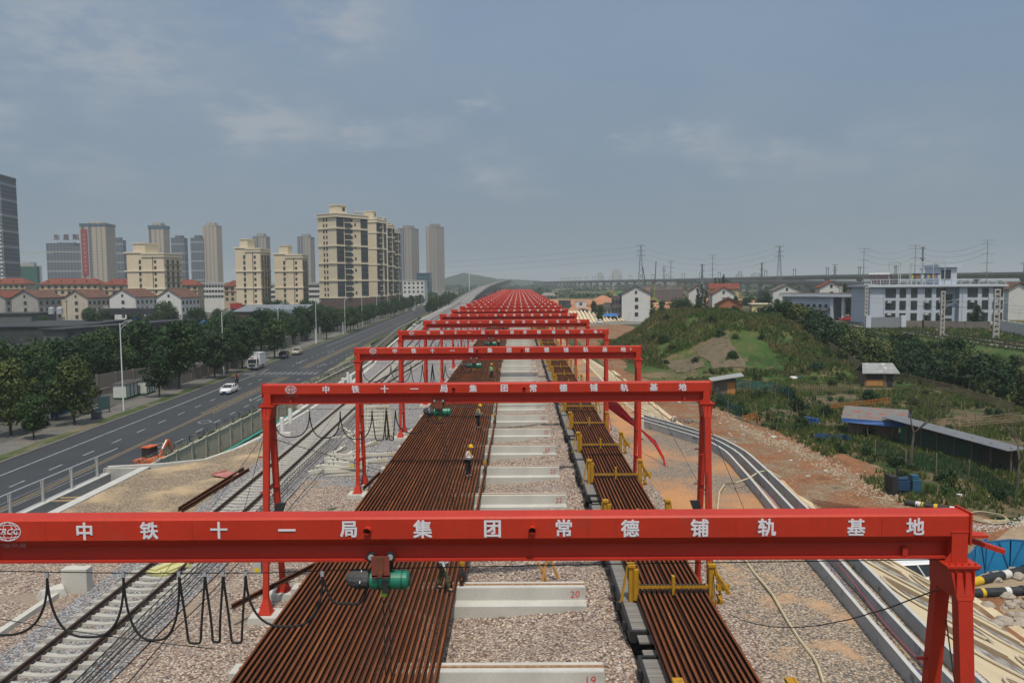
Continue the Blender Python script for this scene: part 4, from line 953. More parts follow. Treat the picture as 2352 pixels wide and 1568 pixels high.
def person(label, loc, rz, vest, shirt, trousers, lean=0.12, stride=0.10, arms='hold', group='workers in hard hats'):
    J = {}
    def bend(x, z): return x + lean*max(0, z-.92)
    J['pel'] = (0, 0, .95, .125); J['spi'] = (bend(.0, 1.15), 0, 1.15, .13); J['che'] = (bend(.01, 1.35), 0, 1.35, .135); J['nec'] = (bend(.03, 1.50), 0, 1.50, .055)
    J['hd0'] = (bend(.07, 1.58), 0, 1.585, .075); J['hd1'] = (bend(.08, 1.66), 0, 1.675, .095); J['hd2'] = (bend(.06, 1.74), 0, 1.745, .07)
    J['nos'] = (bend(.19, 1.62), 0, 1.625, .016)
    for s, n in ((1, 'L'), (-1, 'R')):
        J['ear'+n] = (bend(.07, 1.65), s*.10, 1.655, .014)
        J['sh'+n] = (bend(.0, 1.42), s*.185, 1.42, .062)
        if arms == 'hold':
            J['el'+n] = (bend(-.02, 1.17), s*.235, 1.15, .045); J['wr'+n] = (bend(.24, 1.15), s*.11, 1.13, .032); J['pa'+n] = (bend(.31, 1.15), s*.075, 1.145, .034); d = (.06, -s*.012, .0)
        else:
            J['el'+n] = (bend(.0, 1.12), s*.25, 1.12, .045); J['wr'+n] = (bend(.12, .9), s*.24, .90, .032); J['pa'+n] = (bend(.15, .82), s*.235, .83, .034); d = (.02, 0, -.05)
        px_, py_, pz_, _ = J['pa'+n]
        for q in range(4):
            oy = (q-1.5)*.019; ln = (.9, 1.05, 1.0, .8)[q]
            J['f%d'%q+n] = (px_+d[0]*.7*ln, py_+oy+d[1]*.5, pz_+d[2]*.7*ln, .009); J['t%d'%q+n] = (px_+d[0]*1.2*ln, py_+oy+d[1], pz_+d[2]*1.3*ln - .012, .008)
        J['th'+n] = (px_+.01, py_-s*.035, pz_+.02, .010); J['tt'+n] = (px_+.045, py_-s*.045, pz_+.02, .009)
        st = stride*s
        J['hi'+n] = (0.0, s*.095, .90, .095); J['kn'+n] = (st*.6+.03, s*.105, .50, .062); J['an'+n] = (st, s*.11, .10, .045); J['to'+n] = (st+.14, s*.125, .045, .035)
    E = chain('pel', 'spi', 'che', 'nec', 'hd0', 'hd1', 'hd2') + [('hd0', 'nos')]
    for n in 'LR':
        E += [('hd1', 'ear'+n)] + chain('che', 'sh'+n, 'el'+n, 'wr'+n, 'pa'+n) + chain('pel', 'hi'+n, 'kn'+n, 'an'+n, 'to'+n) + chain('pa'+n, 'th'+n, 'tt'+n)
        for q in range(4): E += chain('pa'+n, 'f%d'%q+n, 't%d'%q+n)
    body = link('person', skin_mesh('person', J, E, SKIN, 1), None, loc, rz); tag(body, label, 'person', group)
    def grow(keys, dr, ed, nm, m, over={}):
        N = {k: (*J[k][:3], J[k][3]+dr) for k in keys}; N.update(over); link(nm, skin_mesh(nm, N, ed, m, 1), body)
    grow(['pel', 'hiL', 'hiR', 'knL', 'knR', 'anL', 'anR'], .02, [('pel', 'hiL'), ('pel', 'hiR'), ('hiL', 'knL'), ('hiR', 'knR'), ('knL', 'anL'), ('knR', 'anR')], 'trousers', trousers)
    grow(['spi', 'che', 'shL', 'shR', 'elL', 'elR', 'wrL', 'wrR', 'pel'], .018, [('pel', 'spi'), ('spi', 'che'), ('che', 'shL'), ('che', 'shR'), ('shL', 'elL'), ('shR', 'elR'), ('elL', 'wrL'), ('elR', 'wrR')], 'shirt', shirt)
    J['v0'] = (bend(.0, .98), 0, .97, .13); J['sv'+'L'] = (bend(0, 1.4), .13, 1.42, .075); J['svR'] = (bend(0, 1.4), -.13, 1.42, .075)
    grow(['v0', 'spi', 'che', 'svL', 'svR'], .045, [('v0', 'spi'), ('spi', 'che'), ('che', 'svL'), ('che', 'svR')], 'safety_vest', vest)
    for z0 in (1.06, 1.24):
        MB().tube([(bend(0, z0), 0, z0-.03), (bend(0, z0), 0, z0+.03)], .187, 14, cap=False).build('reflective_band', mat('reflective_band', (.55, .57, .58), (.5, .52, .53), scale=5, rough=.4), body)
    x, y, z, _ = J['hd1']
    m = MB()
    rings = [[(x+.0+(.125*q)*math.cos(a*.5236)*1.12, (.125*q)*math.sin(a*.5236), z+.03+h) for a in range(12)] for q, h in ((1.0, 0), (.98, .06), (.82, .115), (.5, .15), (.15, .165))]
    m.ring_loft(rings); m.ring_loft([[(x+.025+.165*math.cos(a*.5236), .145*math.sin(a*.5236), z+.028+h) for a in range(12)] for h in (0, .014)])
    m.build('hard_hat', mat('yellow_hard_hat', (.62, .36, .01), (.58, .33, .01), scale=4, rough=.35), body, smooth=False)
    for s in (1, -1):
        ax, ay, az, _ = J['an'+('L' if s > 0 else 'R')]
        MB().ring_loft([[(ax-.09, ay-.05, .0), (ax+.2, ay-.055, .0), (ax+.2, ay+.055, .0), (ax-.09, ay+.05, .0)], [(ax-.08, ay-.045, .09), (ax+.16, ay-.045, .06), (ax+.16, ay+.045, .06), (ax-.08, ay+.045, .09)]]).build('shoe', BLACKM, body)
    if arms == 'hold':
        ax, _, az, _ = J['paL']; MB().box(ax+.0, ax+.10, -.05, .05, az+.015, az+.028).build('handset', BLACKM, body)
    return body
VY = mat('yellow_vest', (.60, .44, .02), (.50, .36, .02), scale=9, rough=.8); VG = mat('lime_vest', (.22, .62, .06), (.18, .52, .06), scale=9, rough=.8)
SHW = mat('white_shirt', (.60, .60, .64), (.50, .50, .54), scale=8, rough=.9); SHG = mat('grey_shirt', (.16, .17, .18), (.12, .13, .14), scale=8, rough=.9)
TRB = mat('black_trousers', (.018, .018, .02), (.012, .012, .014), scale=8, rough=.9)
TRC = blotch(mat('camouflage_trousers', (.10, .095, .05), (.05, .06, .03), scale=9, rough=.9, contrast=.06), (.022, .022, .016), 11, .52, .56, .9)
ZP = 1.106
def onpile(px, py): c = PZ(px, py, ZP); return (c.x, c.y, ZP)
person('worker in yellow vest and white shirt looking at a handset on the rusty rails', onpile(1075, 1094), R(-25), VY, SHW, TRB, .16, .03)
person('worker in yellow vest and grey shirt standing farther back on the rusty rails', onpile(1098, 983), R(-15), VY, SHG, TRB, .12, .04)
person('worker in lime green vest standing on the rails before gantry 9', onpile(1128.5, 871), R(-60), VG, SHG, TRB, .05, .03, arms='down')
person('worker in camouflage trousers striding under the foremost red beam', onpile(1018, 1354), R(-10), VY, SHW, TRC, .30, -.24, arms='down')
person('worker in yellow vest half hidden behind the beam of gantry 10', onpile(1145, 800), R(-40), VY, SHG, TRB, .10, .03)
person('distant worker in yellow vest behind the fifth gantry', onpile(1156, 762), R(-40), VY, SHG, TRB, .10, .03)

# ================================================================ vehicles
GLASS = mat('dark_car_glass', (.020, .026, .030), (.016, .02, .024), scale=2, rough=.08, spec=.7)
LAMP = mat('lamp_glass', (.62, .64, .66), (.5, .52, .54), scale=6, rough=.15)
TAIL = mat('tail_lamp', (.45, .02, .02), (.35, .02, .02), scale=6, rough=.25)
PLATE = mat('blue_number_plate', (.03, .10, .42), (.03, .08, .36), scale=6, rough=.4)
def wheels(t, L_, w, r, xs):
    for x in xs:
        for s in (-1, 1):
            o = MB().tube([(x, s*(w-.20), r), (x, s*w, r)], r, 14).build('wheel', RUBBER, t)
            MB().tube([(x, s*(w-.02), r), (x, s*(w+.012), r)], r*.6, 10).build('rim', GALV, o)
def secs(m, S):
    rings = []
    for x, w, z0, z1 in S:
        rings.append([(x, -w*.9, z0), (x, w*.9, z0), (x, w, lerp(z0, z1, .35)), (x, w*.97, lerp(z0, z1, .75)), (x, w*.86, z1), (x, -w*.86, z1), (x, -w*.97, lerp(z0, z1, .75)), (x, -w, lerp(z0, z1, .35))])
    return m.ring_loft(rings)
def car(name, label, loc, rz, paint, kind='sedan', cat='car', group=None, open_door=False):
    t = thing(name, label, cat, loc, rz, group)
    if kind == 'sedan':
        secs(MB(), [(-2.4, .68, .42, .80), (-2.3, .86, .30, .98), (-1.6, .91, .24, 1.03), (-.2, .92, .22, .98), (1.1, .91, .22, .95), (1.9, .88, .24, .82), (2.3, .80, .28, .70), (2.42, .62, .36, .58)]).build('body', paint, t, smooth=False)
        cb_ = [(-2.05, .84, 1.0), (1.15, .84, .93)]; rf = [(-1.15, .64), (.15, .64)]; h = 1.46; ww = .91; r = .33; wx = (-1.42, 1.42)
    elif kind == 'suv':
        secs(MB(), [(-2.3, .80, .45, 1.0), (-2.2, .90, .34, 1.08), (-.2, .94, .30, 1.08), (1.1, .93, .30, 1.05), (2.0, .88, .32, .98), (2.28, .78, .40, .80)]).build('body', paint, t, smooth=False)
        cb_ = [(-2.2, .86, 1.06), (1.05, .86, 1.05)]; rf = [(-1.95, .70), (.25, .70)]; h = 1.72; ww = .93; r = .38; wx = (-1.35, 1.4)
    else:   # pickup
        secs(MB(), [(-2.6, .86, .5, 1.12), (-2.5, .90, .42, 1.14), (-.2, .92, .38, 1.12), (1.2, .92, .38, 1.1), (2.2, .88, .40, 1.02), (2.5, .78, .46, .85)]).build('body', paint, t, smooth=False)
        cb_ = [(-.95, .86, 1.1), (1.25, .86, 1.08)]; rf = [(-.7, .70), (.5, .70)]; h = 1.78; ww = .93; r = .40; wx = (-1.6, 1.5)
        MB().box(-2.45, -1.05, -.74, .74, 1.13, 1.15).build('load_bed', BLACKM, t)
    (x0, w0, z0), (x1, w1, z1) = cb_; (a0, u0), (a1, u1) = rf
    MB().ring_loft([[(x0, -w0, z0), (x1, -w1, z1), (x1, w1, z1), (x0, w0, z0)], [(a0, -u0, h-.04), (a1, -u1, h-.04), (a1, u1, h-.04), (a0, u0, h-.04)]]).build('windows', GLASS, t)
    MB().ring_loft([[(a0-.08, -u0-.03, h-.06), (a1+.08, -u1-.03, h-.06), (a1+.08, u1+.03, h-.06), (a0-.08, u0+.03, h-.06)], [(a0+.1, -u0+.08, h), (a1-.1, -u1+.08, h), (a1-.1, u1-.08, h), (a0+.1, u0-.08, h)]]).build('roof', paint, t)
    pl = MB()
    for s in (-1, 1):
        pl.bar((x0+.05, s*w0*1.0, z0), (a0, s*u0*1.02, h-.05), .07); pl.bar((x1, s*w1, z1), (a1, s*u1*1.02, h-.05), .06); pl.bar(((x0+x1)/2+.1, s*w0*1.005, (z0+z1)/2), ((a0+a1)/2, s*u0*1.02, h-.05), .07)
    pl.build('pillars', paint, t)
    e = {'sedan': 2.36, 'suv': 2.2, 'pickup': 2.42}[kind]; zl = {'sedan': .66, 'suv': .85, 'pickup': .9}[kind]
    for s in (-1, 1):
        MB().box(e-.12, e+.04, s*.62-.16, s*.62+.16, zl-.06, zl+.07).build('headlight', LAMP, t)
        MB().box(-e-.0, -e+.10, s*.66-.15, s*.66+.15, zl+.12, zl+.28).build('tail_light', TAIL, t)
        MB().box(x1-.25, x1-.08, s*(w1+.16)-.09, s*(w1+.16)+.09, z1+.0, z1+.14).build('wing_mirror', paint, t)
    MB().box(e-.02, e+.075, -.4, .4, zl-.24, zl-.06).build('grille', BLACKM, t)
    MB().box(e+.07, e+.085, -.22, .22, zl-.36, zl-.24).build('number_plate', PLATE, t)
    MB().box(-e-.085, -e-.03, -.22, .22, zl-.0, zl+.13).build('number_plate', PLATE, t)
    wheels(t, 0, ww, r, wx); return t
def onroad(px, py, z=-5.49): c = PZ(px, py, z); return (c.x, c.y, z)
RD = math.atan2(-1, .041)        # heading of traffic coming towards the camera
RA = RD + math.pi
PW = mat('white_car_paint', (.66, .67, .68), (.64, .65, .66), scale=1, rough=.25, spec=.6); PB = mat('black_car_paint', (.016, .017, .022), (.014, .015, .018), scale=1, rough=.2, spec=.7)
PS = mat('champagne_car_paint', (.40, .36, .29), (.38, .34, .27), scale=1, rough=.3, spec=.6); PSI = mat('silver_paint', (.44, .45, .46), (.40, .41, .42), scale=1, rough=.3, metal=.3); PR = mat('red_car_paint', (.36, .02, .025), (.34, .02, .02), scale=1, rough=.3)
car('sedan_car', 'white saloon car driving along the road behind the motorcycle', onroad(526, 902), RD, PW)
car('sedan_car', 'black saloon car parked on the pavement at the far left under trees', onroad(84, 979, -5.35), RA+.15, PB)
car('suv_car', 'black off-road car driving beside the white box truck', onroad(651, 823), RD, PB, 'suv')
car('pickup_truck', 'champagne coloured pickup driving behind the black off-road car', onroad(683, 814), RD, PS, 'pickup', 'pickup')
car('suv_car', 'silver car far up the road at the junction', onroad(949, 713), RD, PSI, 'suv')
car('sedan_car', 'white car far up the road near the cement mixer', onroad(982, 697), RD, PW)
for i, (px, py) in enumerate(((915, 716), (902, 716), (925, 708))): car('suv_car', 'dark car parked under the trees far along the road, %s from the camera' % nth(i), onroad(px, py), RD, PB if i else PSI, 'suv', 'car', 'cars parked far along the road')
# box truck
t = thing('box_truck', 'white box truck with silver cab and roof cooling unit on the road', 'truck', onroad(589, 847), RD)
MB().ring_loft([[(1.3, -1.0, .5), (3.05, -1.0, .5), (3.05, 1.0, .5), (1.3, 1.0, .5)], [(1.3, -1.02, 1.45), (3.1, -1.0, 1.45), (3.1, 1.0, 1.45), (1.3, 1.02, 1.45)], [(1.3, -.98, 2.35), (2.75, -.9, 2.35), (2.75, .9, 2.35), (1.3, .98, 2.35)]]).build('cab', PSI, t)
MB().ring_loft([[(3.105, -.88, 1.5), (3.115, -.88, 1.5), (3.115, .88, 1.5), (3.105, .88, 1.5)], [(2.80, -.82, 2.25), (2.82, -.82, 2.25), (2.82, .82, 2.25), (2.80, .82, 2.25)]]).build('windscreen', GLASS, t)
for s in (-1, 1): MB().ring_loft([[(1.75, s*1.02, 1.5), (2.85, s*1.02, 1.5), (2.85, s*1.03, 1.5), (1.75, s*1.03, 1.5)], [(1.8, s*.95, 2.2), (2.6, s*.95, 2.2), (2.6, s*.97, 2.2), (1.8, s*.97, 2.2)]]).build('side_window', GLASS, t)
MB().ring_loft([[(1.35, -.9, 2.35), (2.6, -.85, 2.35), (2.6, .85, 2.35), (1.35, .9, 2.35)], [(1.35, -.85, 3.0), (1.8, -.7, 2.95), (1.8, .7, 2.95), (1.35, .85, 3.0)]]).build('wind_deflector', PSI, t)
MB().box(-3.2, 1.2, -1.12, 1.12, .95, 3.35).build('cargo_box', PW, t)
MB().box(-3.23, 1.23, -1.15, -1.10, 3.28, 3.38).box(-3.23, 1.23, 1.10, 1.15, 3.28, 3.38).box(1.16, 1.24, -1.15, 1.15, 3.28, 3.385).build('box_trim', PSI, t)
MB().box(1.2, 1.75, -.75, .75, 2.98, 3.3).build('cooling_unit', mat('pale_grey', (.5, .52, .54), scale=3, rough=.5), t)
MB().box(-3.1, 2.6, -.45, .45, .6, .9).build('chassis', BLACKM, t); MB().box(3.06, 3.12, -.7, .7, .85, 1.25).build('grille', BLACKM, t)
for s in (-1, 1): MB().box(3.04, 3.13, s*.78-.16, s*.78+.16, .75, .95).build('headlight', LAMP, t)
MB().box(3.1, 3.13, -.25, .25, .55, .7).build('number_plate', PLATE, t)
MB().box(2.76, 2.79, -.35, .35, 2.42, 2.6).build('red_emblem', PR, t)
wheels(t, 0, 1.0, .42, (-1.9, 2.0))
# motorcycle and rider
RT = .30
t = thing('motorcycle', 'small dark motorcycle ridden ahead of the white saloon car', 'motorcycle', onroad(544, 879), RD)
for x in (-.62, .62): MB().tube([(x, -.06, RT), (x, .06, RT)], RT, 14).build('wheel', RUBBER, t)
MB().box(-.7, .35, -.13, .13, .35, .72).bar((.6, 0, .3), (.42, 0, 1.05), .08).build('frame', PB, t)
MB().ring_loft([[(.45, -.28, .55), (.62, -.1, .5), (.62, .1, .5), (.45, .28, .55)], [(.40, -.25, 1.15), (.52, -.12, 1.15), (.52, .12, 1.15), (.40, .25, 1.15)]]).build('fairing', PB, t)
MB().box(-.75, .1, -.14, .14, .72, .82).build('seat', RUBBER, t); MB().bar((.42, -.35, 1.08), (.42, .35, 1.08), .04).build('handlebar', BLACKM, t)
MB().box(.6, .68, -.08, .08, .82, .96).build('headlight', LAMP, t)
def rider(label, loc, rz, coat):
    J = {'pel': (-.2, 0, .90, .12), 'spi': (-.16, 0, 1.12, .13), 'che': (-.10, 0, 1.32, .13), 'nec': (-.06, 0, 1.45, .055), 'h0': (-.02, 0, 1.54, .08), 'h1': (-.02, 0, 1.64, .095)}
    E = chain('pel', 'spi', 'che', 'nec', 'h0', 'h1')
    for s, n in ((1, 'L'), (-1, 'R')):
        J.update({'sh'+n: (-.1, s*.18, 1.37, .06), 'el'+n: (.12, s*.27, 1.18, .045), 'wr'+n: (.36, s*.31, 1.11, .035), 'hi'+n: (-.15, s*.1, .88, .09), 'kn'+n: (.25, s*.2, .75, .065), 'an'+n: (.15, s*.2, .38, .045), 'to'+n: (.3, s*.2, .33, .04)})
        E += chain('che', 'sh'+n, 'el'+n, 'wr'+n) + chain('pel', 'hi'+n, 'kn'+n, 'an'+n, 'to'+n)
    b_ = link('person', skin_mesh('person', J, E, TRB), None, loc, rz); tag(b_, label, 'person')
    N = {k: (*J[k][:3], J[k][3]+.025) for k in ('pel', 'spi', 'che', 'shL', 'shR', 'elL', 'elR', 'wrL', 'wrR')}
    link('jacket', skin_mesh('jacket', N, [('pel', 'spi'), ('spi', 'che'), ('che', 'shL'), ('che', 'shR'), ('shL', 'elL'), ('shR', 'elR'), ('elL', 'wrL'), ('elR', 'wrR')], coat), b_)
    MB().sphere((-.02, 0, 1.66), .135, 10, 8).build('helmet', coat, b_)
rider('rider in a dark red jacket and helmet on the motorcycle', onroad(544, 879), RD, mat('dark_red_jacket', (.22, .02, .03), (.17, .02, .025), scale=6, rough=.7))
t2 = dup(t, onroad(952.5, 718.5), RD, label='tiny motorcycle crossing the far junction'); rider('rider in pale clothes on the tiny far motorcycle', onroad(952.5, 718.5), RD, SHW)
# cement mixer far up the road
t = thing('mixer_truck', 'brown cement mixer truck far up the road by the green fence', 'truck', onroad(985, 706), RD)
MB().box(2.0, 3.8, -1.2, 1.2, .6, 2.7).build('cab', mat('brown_cab', (.16, .12, .08), (.12, .09, .06), scale=2, rough=.6), t); MB().tube([(-3.6, 0, 2.6), (-2.6, 0, 2.4), (-.4, 0, 2.2), (1.6, 0, 1.7)], [.7, 1.25, 1.35, .6], 14).build('drum', mat('dusty_drum', (.20, .18, .15), (.14, .12, .10), scale=2, rough=.7), t)
MB().box(-3.8, 2.2, -.9, .9, .6, 1.0).build('chassis', BLACKM, t); MB().box(3.8, 3.84, -1.0, 1.0, 1.6, 2.5).build('windscreen', GLASS, t); wheels(t, 0, 1.15, .5, (-2.6, -1.3, 2.8))
# orange excavator parked behind the wall
t = thing('excavator', 'orange excavator parked on the road side of the panel wall', 'excavator', (-31.0, 65.8, -4.1), R(78)); t.scale = (.80,)*3
ORG = blotch(mat('orange_machine', (.52, .12, .035), (.44, .10, .03), scale=2, rough=.5), (.2, .06, .03), 2, .55, .75, .5)
MB().box(-1.2, 1.3, -1.2, 1.2, 1.0, 2.1).build('body', ORG, t); MB().box(.1, 1.5, .25, 1.15, 2.1, 3.1).build('cab', BLACKM, t); MB().box(.05, 1.55, .2, 1.2, 3.1, 3.22).build('cab_roof', ORG, t)
MB().bar((1.2, -.2, 2.0), (2.6, -.2, 3.5), .28, .35).build('boom', ORG, t); MB().bar((2.6, -.2, 3.5), (3.6, -.2, 1.8), .24, .3).build('dipper_arm', ORG, t); MB().ring_loft([[(3.3, -.6, 1.9), (3.8, -.6, 1.9), (3.8, .2, 1.9), (3.3, .2, 1.9)], [(3.2, -.6, 1.2), (3.5, -.6, 1.1), (3.5, .2, 1.1), (3.2, .2, 1.2)]]).build('bucket', BLACKM, t)
MB().tube([(1.6, -.2, 2.75), (2.4, -.2, 3.55)], .07, 8).build('hydraulic_ram', GALV, t)
for y in (-1.25, .75): MB().box(-1.6, 1.7, y, y+.5, 0, .9).build('crawler_track', BLACKM, t)
# ================================================================ foliage
def leafmat(name, c0, c1, c2, sc=.7):
    m = bpy.data.materials.new(name); m.use_nodes = True; MATS[name] = m
    t = m.node_tree; b = t.nodes['Principled BSDF']; lk = t.links.new
    b.inputs['Roughness'].default_value = .65; b.inputs['Specular IOR Level'].default_value = .25
    co = t.nodes.new('ShaderNodeTexCoord'); n = t.nodes.new('ShaderNodeTexNoise'); n.inputs['Scale'].default_value = sc; n.inputs['Detail'].default_value = 5; n.inputs['Roughness'].default_value = .7
    lk(co.outputs['Object'], n.inputs['Vector'])
    oi = t.nodes.new('ShaderNodeObjectInfo'); ad = t.nodes.new('ShaderNodeMath'); ad.operation = 'MULTIPLY_ADD'; ad.inputs[1].default_value = .30; lk(oi.outputs['Random'], ad.inputs[0])
    sb = t.nodes.new('ShaderNodeMath'); sb.operation = 'SUBTRACT'; sb.inputs[1].default_value = .15; lk(n.outputs['Fac'], sb.inputs[0]); lk(sb.outputs[0], ad.inputs[2])
    r = t.nodes.new('ShaderNodeValToRGB'); r.color_ramp.elements.new(.5)
    for i, (p, c) in enumerate(((.30, c0), (.5, c1), (.70, c2))): r.color_ramp.elements[i].position = p; r.color_ramp.elements[i].color = (*c, 1)
    lk(ad.outputs[0], r.inputs['Fac']); lk(r.outputs['Color'], b.inputs['Base Color'])
    tr = t.nodes.new('ShaderNodeBsdfTranslucent'); lk(r.outputs['Color'], tr.inputs['Color'])
    mx = t.nodes.new('ShaderNodeMixShader'); mx.inputs[0].default_value = .22; lk(b.outputs[0], mx.inputs[1]); lk(tr.outputs[0], mx.inputs[2])
    lk(mx.outputs[0], t.nodes['Material Output'].inputs['Surface'])
    return m
LEAF = leafmat('camphor_leaves', (.009, .030, .009), (.021, .052, .014), (.050, .088, .024))
LEAFY = leafmat('yellow_green_leaves', (.022, .044, .012), (.045, .070, .018), (.090, .108, .028))
LEAFD = leafmat('dark_scrub_leaves', (.007, .024, .008), (.014, .042, .012), (.032, .068, .018), .35)
LEAFC = leafmat('conifer_leaves', (.014, .034, .017), (.022, .048, .022), (.034, .064, .028))
BARK = mat('bark', (.075, .062, .05), (.05, .042, .034), scale=5, rough=.95)
TWIG = mat('bare_twig', (.12, .10, .085), (.08, .068, .058), scale=5, rough=.95)
def leaf_cloud(rng, clumps, per, size, flat=.5):
    m = MB()
    for cx, cy, cz, rr in clumps:
        for _ in range(int(per * (rr**1.6))):
            u = Vector((rng.gauss(0, 1), rng.gauss(0, 1), rng.gauss(0, .8))); u.normalize(); q = rr * (rng.random()**.35)
            p = Vector((cx, cy, cz)) + u * q * Vector((1, 1, .8)).length/1.6
            nrm = (u + Vector((rng.uniform(-1, 1), rng.uniform(-1, 1), rng.uniform(-.3, 1.1)))*.5).normalized()
            a = nrm.cross(Vector((rng.uniform(-1, 1), rng.uniform(-1, 1), .3))).normalized(); b_ = nrm.cross(a)
            s = size * rng.uniform(.55, 1.25); w = s * rng.uniform(.45, .8)
            m.v += [tuple(p - a*s), tuple(p + b_*w - a*s*.1), tuple(p + a*s), tuple(p - b_*w + a*s*.1)]; k = len(m.v); m.f.append((k-4, k-3, k-2, k-1))
    return m
def mesh_raw(m, name, mt):
    me = bpy.data.meshes.new(name); me.from_pydata(m.v, [], m.f); me.update(); me.materials.append(mt); return me
def crown(seed, h0, h1, rad, n, per, size, mt, shape='round'):
    rng = random.Random(seed); cl = []
    for i in range(n):
        z = lerp(h0, h1, (i + rng.random())/n); u = (z-h0)/(h1-h0)
        R_ = rad * ((math.sin(math.pi*min(1, .16+.80*u))**.7) if shape == 'round' else (1-u)**.8 + .05)
        a = i*2.399 + rng.uniform(-.5, .5); q = R_ * (.35 + .6*rng.random()) if i % 4 else R_*.2
        cl.append((q*math.cos(a), q*math.sin(a), z, rad*rng.uniform(.26, .48)*(1 if shape == 'round' else (1.1-u*.8))))
    return mesh_raw(leaf_cloud(rng, cl, per, size), 'crown', mt)
def trunk(seed, h, r, top, spread):
    rng = random.Random(seed); m = MB()
    m.tube([(0, 0, -.3), (.05, 0, h*.4), (rng.uniform(-.15, .15), rng.uniform(-.15, .15), h*.75), (rng.uniform(-.2, .2), .1, top)], [r*1.25, r, r*.75, r*.15], 7)
    for i in range(5):
        a = i*1.256 + rng.uniform(-.3, .3); z = h*lerp(.55, 1.0, i/5)
        m.tube([(0, 0, z), (spread*.45*math.cos(a), spread*.45*math.sin(a), z + (top-z)*.45), (spread*.8*math.cos(a), spread*.8*math.sin(a), z + (top-z)*.75)], [r*.5, r*.35, r*.08], 5)
    return m.mesh('trunk', BARK)
KINDS = {}
def add_kind(k, crowns, trunks): KINDS[k] = (crowns, trunks)
add_kind('avenue', [crown(s, 2.3, 7.4, 2.5, 30, 105, .21, LEAF) for s in (1, 2, 3, 4)], [trunk(s, 3.0, .13, 6.0, 1.9) for s in (1, 2)])
add_kind('yellow', [crown(s, 2.2, 8.6, 3.2, 32, 78, .24, LEAFY) for s in (5, 6)], [trunk(s, 3.0, .16, 7.0, 2.2) for s in (3, 4)])
add_kind('broad', [crown(s, 2.8, 9.4, 4.3, 36, 52, .29, LEAFD if s % 2 else LEAF) for s in (11, 12, 13)], [trunk(s, 4.0, .2, 8.0, 3.2) for s in (5, 6)])
add_kind('conifer', [crown(s, .8, 12, 2.4, 44, 38, .30, LEAFC, 'cone') for s in (21, 22)], [trunk(21, 5, .2, 11.5, .6)])
add_kind('bush', [crown(s, .2, 3.2, 2.5, 22, 72, .24, LEAFD if s != 33 else LEAFY) for s in (31, 32, 33, 34)], [trunk(31, .8, .08, 2.6, 1.5)])
add_kind('shrub', [crown(s, .05, .9, .8, 12, 200, .10, LEAF if s % 2 else LEAFY) for s in (41, 42)], [trunk(41, .2, .03, .7, .5)])
tree_n = [0]
def tree(kind, name, label, cat, loc, sc=1.0, group=None, rz=None, sxy=1.0):
    C_, T_ = KINDS[kind]; i = tree_n[0]; tree_n[0] += 1
    t = thing(name, label, cat, loc, random.uniform(0, 6.28) if rz is None else rz, group); t.scale = (sc*sxy, sc*sxy, sc)
    link('crown' if kind not in ('bush', 'shrub') else 'foliage', C_[(i*7 + i//3) % len(C_)], t); link('trunk' if kind not in ('bush', 'shrub') else 'stem', T_[i % len(T_)], t)
    return t
def gz(px, py, z=-5.5): return tuple(PZ(px, py, z))
# avenue trees on the pavement (trunk feet in the photograph)
AV = [(78, 1008, .62), (366, 912, .82), (412, 893, 1.35), (493, 869, 1.05), (522, 858, 1.1), (557, 847, 1.15), (631, 823, 1.15), (673, 790, .95), (692, 783, .9), (706, 780, 1.15), (750, 778, 1.0), (765, 761, 1.0), (776, 758, 1.0), (794, 763, 1.05), (805, 760, 1.1), (812, 757, 1.0), (821, 752, 1.0), (830, 748.5, 1.05), (839, 745.5, 1.0), (845, 743.5, 1.0), (850, 741.5, 1.05), (857, 738.5, 1.0), (866, 735, 1.0), (875, 732, 1.1), (880, 730.5, 1.0), (885, 729, 1.0)]
for i, (px, py, s) in enumerate(AV):
    tree('avenue', 'avenue_tree', 'dark green avenue tree on the pavement strip, %s from the near end of the row' % nth(i), 'tree', gz(px, py, -5.35), s*1.06, 'avenue trees along the road', sxy=1.12)
for i in range(36):
    Y = 420 + i*9; X = roadx(-53.2, Y) - random.uniform(0, 4)
    tree('avenue', 'avenue_tree', 'small far avenue tree beyond the road junction on the left', 'tree', (X, Y, -5.4), random.uniform(.9, 1.25), 'far avenue trees left of the road')
for i in range(26):
    Y = 445 + i*11; X = roadx(-36, Y) + random.uniform(-1.5, 2.5)
    tree('avenue', 'avenue_tree', 'far avenue tree between the road junction and the viaduct', 'tree', (X, Y, -5.4), random.uniform(.9, 1.3), 'far avenue trees right of the road')
YT = [(171, 976, .92, 'large yellow green tree beside the bus shelter'), (25, 998, .95, 'large yellow green tree at the far left edge beside the parked black car')]
for px, py, s, lab in YT: tree('yellow', 'street_tree', lab, 'tree', gz(px, py, -5.4), s)
BT = [(252, 877, 1.0), (313, 872, 1.15), (60, 955, .75), (110, 945, .8), (-20, 940, 1.0), (150, 915, .95), (205, 885, .95), (235, 890, .8), (290, 880, .7), (350, 868, .9), (390, 862, 1.0), (440, 850, 1.05), (470, 842, 1.0), (505, 834, 1.1), (540, 826, 1.0), (575, 818, 1.0), (600, 806, 1.15), (625, 800, 1.1), (590, 792, 1.0), (650, 783, 1.0), (690, 770, 1.05), (730, 764, 1.0), (760, 752, .9), (340, 845, .9), (420, 832, .95), (480, 822, .9), (15, 965, .8), (45, 930, .9), (80, 925, .95), (-10, 915, 1.0), (120, 905, .9), (165, 900, .9), (130, 965, .6)]
for i, (px, py, s) in enumerate(BT):
    tree('broad', 'broad_tree', 'dark spreading tree behind the pavement wall, %s of its belt from the left' % nth(i), 'tree', gz(px, py), s*.95, 'spreading trees behind the roadside wall')
